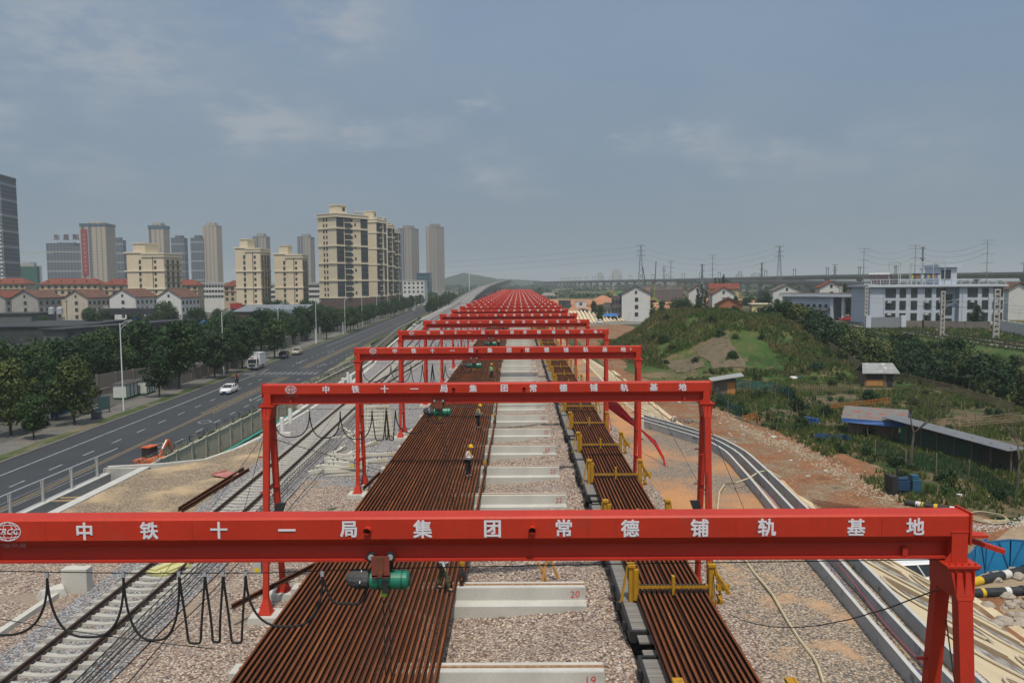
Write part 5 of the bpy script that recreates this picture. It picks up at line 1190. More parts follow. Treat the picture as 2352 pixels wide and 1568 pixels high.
MT = [(240, 770, .9), (215, 778, .9), (100, 770, .7), (225, 742, .8), (205, 748, .8), (312, 775, .8), (380, 768, 1.15), (365, 772, .85), (395, 776, .9), (345, 782, .8), (445, 766, .9), (520, 748, .7), (548, 742, .9), (560, 745, .8), (640, 735, 1.0), (655, 738, .9), (680, 738, .8), (700, 736, 1.0), (720, 735, .95), (610, 742, .8), (590, 740, .7), (735, 736, .8), (460, 752, .8), (500, 745, .7), (530, 752, .7), (620, 728, .9), (575, 735, .7)]
for i, (px, py, s) in enumerate(MT):
    tree('broad', 'garden_tree', 'green tree standing among the old houses and sheds, %s in the listed belt from the left' % nth(i) if False else 'green crown rising among the old houses, sheds and apartment blocks on the left', 'tree', gz(px, py), s, 'trees among the houses on the left')

# ================================================================ street furniture along the road
lp = thing('street_lamp', '', 'street lamp', (0, 0, 0), 0, 'tall street lamps along the road')
PIPEW = mat('white_lamp_pole', (.58, .60, .62), (.52, .54, .56), scale=2, rough=.4)
MB().tube([(0, 0, -.2), (0, 0, 12.2)], [.11, .06], 8).build('pole', PIPEW, lp)
MB().tube([(0, 0, 11.2), (.5, 0, 11.9), (1.2, 0, 12.35), (1.9, 0, 12.6)], .035, 5).build('brace', PIPEW, lp)
MB().tube([(0, 0, 12.0), (.8, 0, 12.45), (1.8, 0, 12.75)], .045, 6).build('arm', PIPEW, lp)
MB().ring_loft([[(1.75, -.13, 12.68), (2.75, -.1, 12.9), (2.75, .1, 12.9), (1.75, .13, 12.68)], [(1.75, -.13, 12.78), (2.6, -.1, 13.0), (2.6, .1, 13.0), (1.75, .13, 12.78)]]).build('lamp_head', mat('blue_lamp_head', (.02, .035, .22), (.02, .03, .18), scale=3, rough=.3), lp)
LPS = [(284, 943), (514, 862), (641, 806), (727, 788), (793, 764), (832, 750), (866, 737.5), (891, 726), (918, 718), (944, 709)]
for i, (px, py) in enumerate(LPS):
    lab = 'white street lamp with blue head on the pavement, %s from the camera' % nth(i)
    if i == 0: lp.location = gz(px, py, -5.35); lp['label'] = lab
    else: dup(lp, gz(px, py, -5.35), label=lab)
for i in range(14):
    Y = 520 + i*30; X = roadx(-52.5 if i % 2 else -34.5, Y); dup(lp, (X, Y, -5.4), R(0 if i % 2 else 180), label='tiny far street lamp among the trees beyond the junction')['group'] = 'far street lamps beyond the junction'
# gantry sign arms (seen edge on) at the junction
for i, (px, py, w, py1) in enumerate(((891, 700, 26, 692), (950, 690, 24, 682))):
    c = PZ(918 if i == 0 else 944, 716 if i == 0 else 708, -5.4); t = thing('sign_mast', 'white overhead sign arm at the junction, %s one from the camera' % nth(i), 'sign', tuple(c), 0, 'overhead sign arms at the junction')
    MB().tube([(0, 0, 0), (0, 0, 7.2)], .12, 8).build('pole', PIPEW, t); MB().box(-7.0, .5, -.12, .12, 6.6, 6.85).build('sign_arm', PIPEW, t)
for i, (px, py, w) in enumerate(((995, 692, 9),)):
    c = PZ(px, 696, -5.4); t = thing('traffic_portal', 'white traffic portal frame over the road before the far trees', 'traffic portal', tuple(c))
    for x in (0, 13): MB().tube([(x, 0, 0), (x, 0, 7)], .15, 8).build('post', PIPEW, t)
    MB().box(-.2, 14, -.15, .15, 6.8, 7.2).build('crossbar', PIPEW, t)
# blue footbridge far up the road
t = thing('footbridge', 'blue truss footbridge far up the road by the hill', 'footbridge', tuple(PZ(1048, 668, -5.5)))
BLU = mat('blue_steel', (.03, .14, .36), (.03, .11, .30), scale=.5, rough=.6)
MB().box(0, 44, -2, 2, 7.5, 8.2).box(0, 44, -2, 2, 11.5, 12).build('deck', BLU, t)
tr_ = MB()
for i in range(11): tr_.bar((i*4, -2, 8), (i*4+4, -2, 11.7), .4).bar((i*4, -2, 8), (i*4, -2, 11.7), .4)
tr_.build('truss', BLU, t)
for x in (1, 43): MB().box(x-.6, x+.6, -1, 1, 0, 7.6).build('pier', BLU, t)
# pole with two white signs, marker posts
for i, (px, py) in enumerate(((725, 790), (788, 768))):
    tag(MB().tube([(0, 0, -.2), (0, 0, 4.2)], .12, 8).box(-.18, .18, -.18, .18, 4.2, 4.3).build('white_post', PIPEW, None, gz(px, py, -5.35)), 'short white pipe post at the pavement edge, %s from the camera' % nth(i), 'post', 'short white posts at the pavement edge')
# bus shelter
SHD = mat('shelter_steel', (.06, .085, .105), (.045, .065, .08), scale=2, rough=.45)
c = PZ(205, 950, -5.36); ang = math.atan2(1, -.041)
t = thing('bus_shelter', 'curved steel bus shelter on the pavement beside the first street lamp', 'bus shelter', (c.x-.8, c.y-.5, -5.36), ang)
for x in (0, 3.2, 6.4):
    MB().tube([(x, .0, 0), (x, .55, 1.2), (x, .5, 2.1), (x, .0, 2.6), (x, -.9, 2.75)], .11, 6).build('rib', SHD, t)
MB().ring_loft([[(-.3, .55, 2.1), (-.3, .35, 2.5), (-.3, -.1, 2.72), (-.3, -1.3, 2.85), (-.3, -1.3, 2.93), (-.3, -.1, 2.82), (-.3, .42, 2.58), (-.3, .63, 2.12)], [(6.9, .55, 2.1), (6.9, .35, 2.5), (6.9, -.1, 2.72), (6.9, -1.3, 2.85), (6.9, -1.3, 2.93), (6.9, -.1, 2.82), (6.9, .42, 2.58), (6.9, .63, 2.12)]]).build('roof', mat('shelter_roof', (.085, .065, .06), (.06, .05, .048), scale=2, rough=.6), t)
for x in (.3, 3.5): MB().box(x, x+2.6, .42, .48, .7, 2.0).build('poster_panel', mat('poster', (.30, .30, .28), (.20, .19, .18), scale=5, rough=.5), t)
MB().box(.5, 6, .0, .3, .42, .48).build('bench', SHD, t)
c = PZ(240, 948, -5.36); t = thing('billboard', 'grey framed advertising board on two legs beside the bus shelter', 'billboard', tuple(c), .9)
MB().box(-.75, .75, -.1, .1, .5, 2.3).build('frame', SHD, t); MB().box(-.55, .55, -.13, -.1, .7, 2.1).build('panel', mat('board_face', (.05, .10, .10), (.04, .07, .075), scale=3, rough=.3), t)
for x in (-.65, .65): MB().box(x-.06, x+.06, -.06, .06, 0, .5).build('leg', SHD, t)
c = PZ(222, 962, -5.36); t = thing('litter_bin', 'dark twin litter bin in front of the bus shelter', 'litter bin', tuple(c), .5)
for x in (-.35, .35): MB().box(x-.3, x+.3, -.25, .25, .08, .85).build('bin', SHD, t)
MB().box(-.7, .7, -.32, .32, .98, 1.06).bar((0, 0, 0), (0, 0, 1.0), .08).build('canopy', SHD, t)
# electrical cabinets
KIO = mat('white_cabinet', (.50, .52, .50), (.43, .45, .43), scale=1.5, rough=.6); KGR = mat('green_trim', (.03, .12, .06), (.03, .09, .05), scale=2, rough=.6)
for i, (px, py, L_, lab) in enumerate(((304, 915, 4.2, 'larger white electrical cabinet with green trim behind the first street lamp'), (350, 905, 3.2, 'smaller white electrical cabinet with green trim by the pavement wall'))):
    c = PZ(px, py, -5.36); t = thing('electrical_cabinet', lab, 'cabinet', (c.x-.6, c.y, -5.36), ang, 'white electrical cabinets on the pavement')
    MB().box(-.2, L_-.2, .2, 2.2, .2, 2.3).build('body', KIO, t); MB().box(-.25, L_-.15, .15, 2.25, 0, .2).build('plinth', KGR, t); MB().ring_loft([[(-.4, 0, 2.3), (L_, 0, 2.3), (L_, 2.4, 2.3), (-.4, 2.4, 2.3)], [(.4, .8, 2.6), (L_-.8, .8, 2.6), (L_-.8, 1.6, 2.6), (.4, 1.6, 2.6)]]).build('roof', mat('dark_roof', (.07, .065, .06), (.05, .048, .045), scale=2, rough=.8), t)
    for k in range(4): MB().box(-.2 + k*(L_/3.2) - .05, -.2 + k*(L_/3.2) + .05, .12, .2, .2, 2.3).build('trim_post', KGR, t)
# pavement walls
def wall_run(name, lab, pts, z0, z1, m, th=.24, grp=None):
    t = thing(name, lab, 'wall', (0, 0, 0), 0, grp); s = MB()
    for a, b_ in zip(pts, pts[1:]):
        d = (Vector(b_)-Vector(a)).normalized(); n = Vector((-d.y, d.x))*th/2
        s.add([(a[0]-n.x, a[1]-n.y, z0), (a[0]+n.x, a[1]+n.y, z0), (b_[0]+n.x, b_[1]+n.y, z0), (b_[0]-n.x, b_[1]-n.y, z0), (a[0]-n.x, a[1]-n.y, z1), (a[0]+n.x, a[1]+n.y, z1), (b_[0]+n.x, b_[1]+n.y, z1), (b_[0]-n.x, b_[1]-n.y, z1)], [(0, 3, 2, 1), (4, 5, 6, 7), (0, 1, 5, 4), (1, 2, 6, 5), (2, 3, 7, 6), (3, 0, 4, 7)])
    s.build('panel', m, t)
    n_ = MB()
    for a, b_ in zip(pts, pts[1:]):
        L_ = (Vector(b_)-Vector(a)).length; k = max(1, int(L_/4))
        for j in range(k+1): x = lerp(a[0], b_[0], j/k); y = lerp(a[1], b_[1], j/k); MB().box(x-.2, x+.2, y-.2, y+.2, z0, z1+.1).build('pillar', m, t)
    return t
DARKW = blotch(mat('dark_street_wall', (.20, .185, .16), (.15, .14, .125), scale=.6, rough=.95, fine=.2), (.08, .08, .07), .7, .5, .75, .7)
wall_run('street_wall', 'stained grey wall behind the pavement between the cabinets and the truck', [tuple(PZ(372, 895, -5.4))[:2], tuple(PZ(560, 838, -5.4))[:2]], -5.5, -3.1, DARKW)
wall_run('street_wall', 'low grey wall behind the pavement beside the parked cars', [tuple(PZ(645, 800, -5.4))[:2], tuple(PZ(700, 780, -5.4))[:2], tuple(PZ(712, 772, -5.4))[:2]], -5.5, -2.8, DARKW)
wall_run('street_wall', 'long pale wall behind the avenue trees up to the junction', [tuple(PZ(735, 768, -5.4))[:2], tuple(PZ(850, 730, -5.4))[:2]], -5.5, -2.8, mat('pale_street_wall', (.26, .25, .23), (.20, .19, .18), scale=.3, rough=.95))
wall_run('street_wall', 'brick wall behind the electrical cabinets', [tuple(PZ(225, 906, -5.4))[:2], tuple(PZ(345, 884, -5.4))[:2]], -5.5, -2.2, mat('grey_brick_wall', (.17, .155, .14), (.11, .10, .09), scale=4, rough=.95, stretch=(1, 1, 4)))
MB_ = MB()
hoard = thing('site_hoarding', 'blue corrugated hoarding beside the parked black car', 'hoarding')
a, b_ = PZ(118, 962, -5.4), PZ(200, 930, -5.4)
s = MB(); nseg = 26
for k in range(nseg+1):
    p = a.lerp(b_, k/nseg); o = .06 if k % 2 else 0
    s.v += [(p.x+o, p.y+o, -5.4), (p.x+o, p.y+o, -3.1), (p.x+o-.03, p.y+o+.03, -5.4), (p.x+o-.03, p.y+o+.03, -3.1)]
for k in range(nseg): q = k*4; s.f += [(q, q+4, q+5, q+1), (q+2, q+3, q+7, q+6), (q+1, q+5, q+7, q+3)]
s.build('sheet', mat('blue_sheet', (.035, .12, .26), (.03, .09, .19), scale=1.2, rough=.6), hoard)
for k in (0, .5, 1): p = a.lerp(b_, k); MB().box(p.x-.1, p.x, p.y+.06, p.y+.14, -5.4, -3.0).build('post', BLACKM, hoard)
# green mesh fence on the road side verge
gf = thing('mesh_fence', 'dark green mesh fence between the far road and the panel wall', 'fence')
fl = [(-37.2, 200), (-38.6, 230), (-40.3, 270), (-42.5, 320), (-44.8, 366)]
GMESH = mat('dark_green_mesh', (.012, .085, .045), (.01, .06, .035), scale=2, rough=.7)
for a, b_ in zip(fl, fl[1:]):
    s = MB(); n = 14
    for k in range(n):
        x0, y0 = lerp(a[0], b_[0], k/n), lerp(a[1], b_[1], k/n); x1, y1 = lerp(a[0], b_[0], (k+.93)/n), lerp(a[1], b_[1], (k+.93)/n)
        s.ring_loft([[(x0-.03, y0, -5.4), (x0+.03, y0, -5.4), (x0+.03, y0, -2.9), (x0-.03, y0, -2.9)], [(x1-.03, y1, -5.4), (x1+.03, y1, -5.4), (x1+.03, y1, -2.9), (x1-.03, y1, -2.9)]])
    s.build('mesh_panel', GMESH, gf); MB().box(a[0]-.06, a[0]+.06, a[1]-.06, a[1]+.06, -5.5, -2.8).build('post', GMESH, gf)

# ================================================================ buildings
WIN = mat('window_glass', (.030, .040, .046), (.022, .030, .036), scale=.4, rough=.15, spec=.6)
WFR = mat('window_frame', (.30, .31, .31), (.24, .25, .25), scale=1, rough=.6)
DKF = mat('dark_window_frame', (.05, .055, .06), (.04, .045, .05), scale=1, rough=.6)
_WM = {}
def win_mesh(w, h, dark=False):
    k = (w, h, dark)
    if k not in _WM:
        f = MB().box(-w/2-.08, w/2+.08, -.10, .02, -h/2-.08, -h/2).box(-w/2-.08, w/2+.08, -.10, .02, h/2, h/2+.08).box(-w/2-.08, -w/2, -.10, .02, -h/2, h/2).box(w/2, w/2+.08, -.10, .02, -h/2, h/2).box(-.03, .03, -.09, .02, -h/2, h/2)
        _WM[k] = (f.mesh('window', DKF if dark else WFR), MB().box(-w/2, -.03, -.05, .01, -h/2, h/2).box(.03, w/2, -.05, .01, -h/2, h/2).mesh('pane', WIN))
    return _WM[k]
def window(t, x, y, z, w, h, rz=0, dark=False, pane=True):
    f, p = win_mesh(w, h, dark); o = link('window', f, t, (x, y, z), rz)
    if pane: link('pane', p, o)
    return o
def bld(name, label, cat, px, Y, ang, z0=-5.5, group=None):
    """empty at the nearest vertical corner; local x runs along the right-hand face, local y along the left-hand face"""
    p = PY(px, 690, Y); return thing(name, label, cat, (p.x, Y, z0), R(ang) + math.atan((1191-px)/F), group)
# far towers -------------------------------------------------
def topz(px, py, Y): return PY(px, py, Y).z
F_DARK = facade('tower_dark_grid', (.13, .15, .185), (.045, .06, .085), 3, 3.6, .74, .72, band=(.24, .26, .28), every=4)
F_BEIGE = facade('tower_beige', (.36, .31, .26), (.09, .10, .11), 3, 5.2, .28, .55)
F_BEIGEW = facade('tower_beige_strips', (.35, .31, .27), (.07, .085, .11), 3, 7, .42, .88)
F_GREY = facade('tower_grey', (.27, .25, .235), (.10, .105, .11), 3, 4.6, .25, .5)
F_GREYG = facade('tower_grey_glass', (.25, .245, .24), (.055, .075, .105), 3, 3.4, .62, .85)
def tower(label, px, py, Y, ang, b_, a, mA, mB, crown_h=4, group='high-rise towers on the skyline'):
    t = bld('tower_block', label, 'tower block', px, Y, ang, -5.5, group); H = topz(px, py, Y) + 5.5
    MB().box(0, b_, 0, a*.55, 0, H-crown_h).build('right_wing', mA, t); MB().box(.0, b_*.9, a*.55, a, 0, H-crown_h*.8).build('left_wing', mB, t)
    MB().box(b_*.1, b_*.8, a*.2, a*.7, H-crown_h, H).build('roof_storey', mA, t)
    MB().box(-.3, b_+.3, -.3, a*.55, H-crown_h, H-crown_h+.5).build('cornice', mA, t); return t, H
tower('pale beige tower standing alone, rightmost on the skyline', 1004, 513, 960, 55, 17, 15, F_GREY, F_BEIGE)
tower('beige tower with dark glass strip, second from the right on the skyline', 947, 517, 980, 62, 20, 18, F_GREY, F_GREYG)
tower('grey tower peeping over the cream apartment row', 913, 545, 1250, 70, 14, 10, F_GREY, F_GREY)
tower('slim grey tower behind the lower cream blocks', 716, 537, 1000, 70, 16, 17, F_GREY, F_GREYG)
tower('slim grey tower behind the middle cream block', 615, 536, 1000, 72, 16, 17, F_GREY, F_GREYG)
tower('tall beige tower joined to a darker tower', 502, 511, 1020, 60, 14, 19, F_BEIGE, F_BEIGE)
tower('dark glazed tower left of the tall beige one', 471, 540, 1020, 70, 14, 16, F_DARK, F_DARK)
tower('dark glazed slim tower in the middle of the left skyline', 428, 540, 1060, 72, 14, 17, F_DARK, F_DARK)
t, H = tower('grey tower with blue glass top above the first cream block', 381, 511, 1000, 66, 18, 19, F_BEIGE, F_BEIGEW)
MB().box(-.5, 18.5, -.5, 19, H-7.5, H-3.4).build('glass_crown', mat('blue_glass', (.06, .12, .17), (.05, .09, .13), scale=.2, rough=.3), t)
tower('dark glazed tower half hidden behind the banner tower', 288, 545, 1050, 75, 14, 16, F_DARK, F_DARK)
t, H = tower('broad beige tower hung with a red vertical banner', 249, 509, 860, 66, 24, 27, F_BEIGE, F_BEIGEW, 2)
MB().box(-.5, 24.5, -.5, 27, H-4.5, H-1.9).build('glass_crown', MATS['blue_glass'], t)
bn = MB().box(-.35, .0, 18.8, 25.8, H-58, H-8).build('banner', mat('red_banner', (.24, .04, .055), (.20, .035, .05), scale=.2, rough=.7), t)
rb = MB()
for k in range(9): z = H-14-k*4.7; rb.box(-.40, -.35, 21.2, 23.4, z-.5, z+.2).box(-.40, -.35, 22.0, 22.6, z-1.4, z+.9)
rb.build('banner_lettering', mat('faded_banner_white', (.44, .28, .28), (.40, .24, .24), scale=1, rough=.8), bn)
t, H = tower('broad dark glazed block carrying rooftop characters', 195, 556, 1000, 82, 16, 40, F_DARK, F_DARK, 2)
sg = MB()
for k, ch in enumerate('东星熙'): put_text(sg, ch, 8.0, (0, 0, 0), .05, .3) if False else None
for k, (ch, pxx) in enumerate((('东', 130), ('星', 152), ('熙', 174))):
    q = PY(pxx, 545, 995); m = put_text(MB(), ch, 7.4, (0, 0, 0), .06, .25); o = m.build('roof_character', mat('dark_roof_sign', (.07, .04, .05), (.06, .035, .045), scale=1, rough=.7), t)
    o.matrix_world = Matrix.Translation(q); o.matrix_parent_inverse = Matrix.Identity(4)
    loc = Matrix.Rotation(-R(82) - math.atan((1191-195)/F), 4, 'Z') @ (Matrix.Translation(q - Vector(t.location))); o.location = loc.to_translation(); o.rotation_euler = (0, 0, -R(82) - math.atan((1191-195)/F) + math.atan((1191-157)/F))
t = bld('tower_block', 'tall dark glazed tower with white columns at the left edge of the picture', 'tower block', 15, 610, 66, -5.5, 'high-rise towers on the skyline'); H = topz(10, 400, 610)+5.5
FB = facade('near_tower_glass', (.105, .13, .155), (.022, .032, .042), 3, 2.6, .66, .72, band=(.24, .27, .30), every=4)
MB().box(0, 26, 0, 5, 0, H-2).build('right_wing', FB, t); MB().box(.6, 24, 5, 24, 0, H-3).build('left_wing', mat('navy_cladding', (.035, .045, .075), (.03, .04, .065), scale=.3, rough=.5), t)
MB().box(-.2, 26, -.3, 5.2, H-2, H).build('roof_frame', DKF, t)
WC = mat('white_ac_niche', (.52, .53, .53), (.46, .47, .47), scale=.5, rough=.8)
for k in range(32): MB().box(-.12, .05, 1.4, 2.9, 2.5+k*3, 4.1+k*3).build('ac_niche', WC, t)
MB().box(-.1, .6, 5.2, 6.6, 0, H-6).build('white_column', WC, t); MB().box(.1, .6, 7, 24, 0, H-10).build('window_strip', FB, t)
# distant faint blocks
FH = mat('far_block', (.30, .30, .30), (.26, .26, .26), scale=.02, rough=.9)
for i, (px, py, w, Y) in enumerate(((112, 600, 8, 1900), (62, 602, 30, 1500), (1380, 625, 12, 3300), (1418, 618, 20, 3300), (1700, 628, 14, 3600), (1740, 626, 22, 3600), (1075, 632, 8, 3800))):
    p = PY(px, py, Y); s = Y/F
    tag(MB().box(-w*s/2, w*s/2, 0, 25, 0, (p.z+5.5)*.9).box(-w*s/3, w*s/4, 0, 20, (p.z+5.5)*.9, p.z+5.5).build('far_building', FH, None, (p.x, Y, -5.5)), 'faint far building on the hazy horizon, %s from the left' % nth([1, 0, 3, 4, 5, 6, 2][i]), 'building', 'faint far buildings on the horizon')
# far chimneys / pylons cluster of slender towers near the vanishing point
# netted building site and tower crane
t = bld('netted_building', 'unfinished building wrapped in dark green netting beside the left tower', 'building', 88, 700, 80); H = topz(70, 612, 700)+5.5
MB().box(0, 12, 0, 16, 0, H).build('netted_frame', mat('green_site_net', (.03, .12, .10), (.025, .09, .08), scale=.3, rough=.9), t); MB().box(1, 10, 2, 14, H, H+2.5).build('top_slab', CONC, t)
t = thing('tower_crane', 'pale yellow tower crane with long jib beside the left tower', 'tower crane', tuple(PY(47, 690, 760))); p = PY(47, 583, 760); t.location.z = -5.5; zz = p.z+5.5; LAT = mat('pale_crane', (.42, .38, .24), (.36, .33, .2), scale=.3, rough=.7)
m = MB()
for sx in (-.8, .8):
    for sy in (-.8, .8): m.bar((sx, sy, 0), (sx, sy, zz+1), .22)
for k in range(int(zz/2)): m.bar((-.8, -.8, k*2), (.8, -.8, k*2+2), .12)
m.build('mast', LAT, t); m = MB().bar((-10, 0, zz+.6), (34, 0, zz+.3), .3).bar((-10, 0, zz+1.8), (30, 0, zz+1.3), .2)
for k in range(16): m.bar((-8+k*2.5, 0, zz+.5), (-6.7+k*2.5, 0, zz+1.7), .12)
m.build('jib', LAT, t); MB().box(-1, 1, -1, 1, zz-1.5, zz+.3).build('cab', LAT, t)

# cream apartment towers -------------------------------------
CRW = blotch(mat('cream_tile', (.60, .52, .38), (.54, .46, .335), scale=.15, rough=.8, fine=.06), (.40, .32, .21), .12, .56, .8, .45, stretch=(1.5, 1.5, .3))
CRC = mat('cream_cornice', (.62, .56, .43), (.54, .48, .37), scale=.4, rough=.8); BRN = mat('brown_podium', (.13, .085, .075), (.10, .068, .06), scale=.4, rough=.8, fine=.15)
BAYG = facade('balcony_glazing', (.055, .058, .062), (.022, .034, .042), 3, 1.55, .82, .70, rough=.35)
DOWN = mat('brown_downpipe', (.22, .16, .10), (.17, .12, .08), scale=.4, rough=.8)
def cream_tower(px, Y, ang, label, floors=14, a=14.0, b_=23.0, group='cream apartment towers in a receding row', z0=-5.5):
    t = bld('apartment_tower', label, 'apartment tower', px, Y, ang, z0, group); P = 10.5; fh = 3.0; H = P + floors*fh
    MB().box(0, b_, 0, a, 0, P).build('podium', BRN, t); MB().box(.15, b_-.15, .15, a-.15, P, H).build('wall', CRW, t)
    MB().box(-.15, b_+.15, -.15, a+.15, P-.2, P+.5).build('podium_cornice', CRC, t)
    cuts = [P]; f = 0
    for n in (3, 3, 3, 3, floors-12): f += n; cuts.append(P + f*fh)
    for z in cuts[1:]:
        e = .55 if z == cuts[-1] else .3
        MB().box(-e, b_+e, -e, a+e, z-.30, z+.35).build('cornice', CRC, t)
    MB().box(-.2, b_+.2, -.2, a+.2, H+.35, H+1.3).build('parapet', CRW, t); MB().box(-.5, b_+.5, -.5, a+.5, H+1.3, H+1.6).build('cornice', CRC, t)
    MB().box(4, 10.5, 3, 9, H+1.3, H+6).build('stair_tower', CRW, t); MB().box(3.7, 10.8, 2.7, 9.3, H+6, H+6.5).build('cornice', CRC, t)
    wq = MB().box(0, 1.2, -.06, .02, -.8, .8); window(t, 8.4, 2.97, H+4.2, 1.6, 1.6, 0, True)
    for x0, x1 in ((.6, 5.4), (6.2, 9.8), (17.6, 22.4)):      # glazed balcony stacks between the cornices
        for z0_, z1_ in zip(cuts, cuts[1:]):
            d = .9 if x0 == 6.2 else .12
            MB().box(x0, x1, -d, .2, z0_+.7, z1_-.45).build('balcony_stack', BAYG, t)
            if x0 == 6.2:
                n_ = int(round((z1_-z0_)/fh))
                for k in range(1, n_): MB().box(x0-.1, x1+.1, -d-.1, .1, z0_+k*fh-.1, z0_+k*fh+.25).build('balcony_slab', CRC, t)
    for k in range(floors):
        z = P + k*fh + 1.5
        window(t, 11.2, .14, z, 1.3, 1.3, 0, True, False) if floors*5 < 95 else None
        if k % 2 == 0: window(t, 13.6, .14, z+.9, .9, 1.4, 0, True, False)
        for y in (9.2, 7.0): link('window', win_mesh(.85, 1.5, True)[0], t, (.14, y, z), -math.pi/2)
    for k in range(floors):
        z = P + k*fh + 1.5
        for y in (9.2, 7.0): pass
    PANE = MB()
    return t, H
t0, H0 = cream_tower(775, 412, 42, 'tallest looking cream apartment tower with dark glazed balconies, nearest of its row')
# glass behind the small windows, one pane each
def panes(t):
    p2 = MB().box(-.43, .43, -.05, .02, -.75, .75).mesh('pane', WIN)
    for o in list(t.children):
        if o.name.startswith('window') and not o.children: link('pane', p2, o)
panes(t0)
sb = MB()
for k in range(3): sb.tube([(15.5+k*2.2, 3, H0+3.2), (17.2+k*2.2, 3, H0+3.2)], .75, 10)
for k in range(3): MB().tube([(15.5+k*2.2, 3, H0+3.2), (17.2+k*2.2, 3, H0+3.2)], .75, 10).build('water_tank', GALV, t0)
for i, (px, Y, sx_) in enumerate(((868, 452, .52), (893, 498, .42), (909, 545, .36))):
    p = PY(px, 690, Y); dup(t0, (p.x, Y, -5.5), R(72), scale=(sx_, 1, 1), label='cream apartment tower with dark glazed balconies, %s of its receding row' % nth(i+1))
def cream_block(px, Y, label, ang, top_py, a, b_, side):
    t = bld('apartment_block', label, 'apartment block', px, Y, ang, -5.5, 'lower cream apartment blocks'); H = topz(px, top_py, Y)+5.5; P = 7.0
    MB().box(0, b_, 0, a, 0, P).build('podium', BRN, t)
    MB().box(.1, b_, .1, a*.55, P, H).build('wall', CRW, t); MB().box(.8, b_, a*.55, a*.95, P, H+1.0).build('rear_wall', CRW, t)
    MB().box(1.5, b_*.8, a*.5, a*.8, H, H+5).build('stair_tower', CRW, t); MB().box(1.2, b_*.8+.3, a*.5-.3, a*.8+.3, H+5, H+5.5).build('cornice', CRC, t)
    for z in (P+.0, P+9, P+18, H-1.4, H+.0):
        if z <= H: MB().box(-.35, b_+.3, -.35, a*.55+.25, z-.3, z+.35).build('cornice', CRC, t)
    for z in (P+9, P+18, H+.6): MB().box(.4, b_, a*.55+.3, a+.2, z-.3, z+.35).build('cornice', CRC, t)
    MB().box(-.05, .12, a*.27, a*.27+.5, P, H-1).build('downpipe', DOWN, t)
    n = int((H-P-1)/3)
    for k in range(n):
        z = P+k*3+1.6
        o = window(t, .13, a*.25-.6, z, 1.0, 1.4, -math.pi/2, True); o = window(t, .83, a*.62, z, 1.0, 1.9, -math.pi/2, True)
        for x in (b_*.22, b_*.5, b_*.78): o = window(t, x, .12, z, 2.2, 1.9, 0, True)
        MB().box(.5, b_-.4, -.5, .1, z-1.5, z-1.3).build('balcony_slab', DKF if side else CRC, t)
    return t
cream_block(380, 400, 'cream apartment block with stepped roof, leftmost of the three lower ones', 62, 582, 21, 18, True)
cream_block(601, 430, 'cream apartment block with dark corner windows, middle of the three lower ones', 68, 571, 15, 14, True)
cream_block(697, 440, 'cream apartment block with stepped roof, rightmost of the three lower ones', 72, 585, 17, 10, True)
# red roofed apartment rows --------------------------------
RTILE = ramp_mat('red_roof_tile', [(.35, (.20, .060, .040)), (.55, (.165, .050, .034)), (.7, (.11, .042, .032))], .6, bumpscale=3, fine=.3, bump=.2)
BTILE = ramp_mat('brown_roof_tile', [(.35, (.15, .075, .055)), (.5, (.115, .065, .05)), (.66, (.22, .10, .07))], .5, bumpscale=3, fine=.35, bump=.2)
TANW = blotch(mat('tan_render', (.44, .36, .25), (.37, .30, .21), scale=.3, rough=.9), (.28, .22, .15), .4, .5, .8, .5)
GRYW = blotch(mat('grey_render', (.33, .32, .30), (.27, .26, .245), scale=.3, rough=.9), (.17, .16, .15), .35, .48, .75, .75, stretch=(1.6, 1.6, .5))
WHTW = blotch(mat('white_render', (.54, .54, .53), (.49, .49, .48), scale=.3, rough=.9), (.36, .35, .33), .35, .52, .8, .6, stretch=(1.6, 1.6, .4))
BEIW = blotch(mat('beige_render', (.46, .41, .34), (.40, .35, .29), scale=.3, rough=.9), (.27, .24, .20), .3, .48, .75, .7, stretch=(1.6, 1.6, .5))
def hip_block(px0, px1, Y, eave_py, depth, label, win_n, z0=-5.5):
    p0, p1 = PY(px0, 660, Y), PY(px1, 660, Y); w = p1.x-p0.x; t = thing('roofed_apartment', label, 'apartment house', (p0.x, Y, z0), R(8), 'red roofed apartment houses'); H = topz(px0, eave_py, Y)-z0
    MB().box(0, w, 0, depth, 0, H).build('wall', TANW, t); e = .9
    MB().ring_loft([[(-e, -e, H), (w+e, -e, H), (w+e, depth+e, H), (-e, depth+e, H)], [(4, depth*.45, H+3.4), (w-4, depth*.45, H+3.4), (w-4, depth*.55, H+3.4), (4, depth*.55, H+3.4)]]).build('roof', RTILE, t)
    MB().box(-.3, w+.3, -.35, 0, H-3.3, H-3.05).build('string_course', mat('red_brown_trim', (.26, .11, .07), (.2, .09, .06), scale=.5, rough=.8), t)
    for k in range(win_n):
        for z in (H-1.7, H-4.7, H-7.7): window(t, (k+.5)*w/win_n, -.02, z, 1.5, 1.5, 0, True)
    for k in range(int(w/8)): MB().box(4+k*7, 4.8+k*7, 1.5, 2.3, H+.5, H+2.0).build('dormer', BTILE, t)
hip_block(-20, 52, 470, 652, 14, 'long red roofed apartment house at the far left edge', 6)
hip_block(90, 218, 460, 653, 14, 'longest red roofed apartment house in front of the banner tower', 9)
hip_block(236, 300, 455, 654, 14, 'red roofed apartment house left of the first cream block', 4)
hip_block(396, 452, 470, 655, 14, 'red roofed apartment house right of the first cream block', 4)
hip_block(514, 552, 470, 657, 14, 'small red roofed house left of the middle cream block', 3)
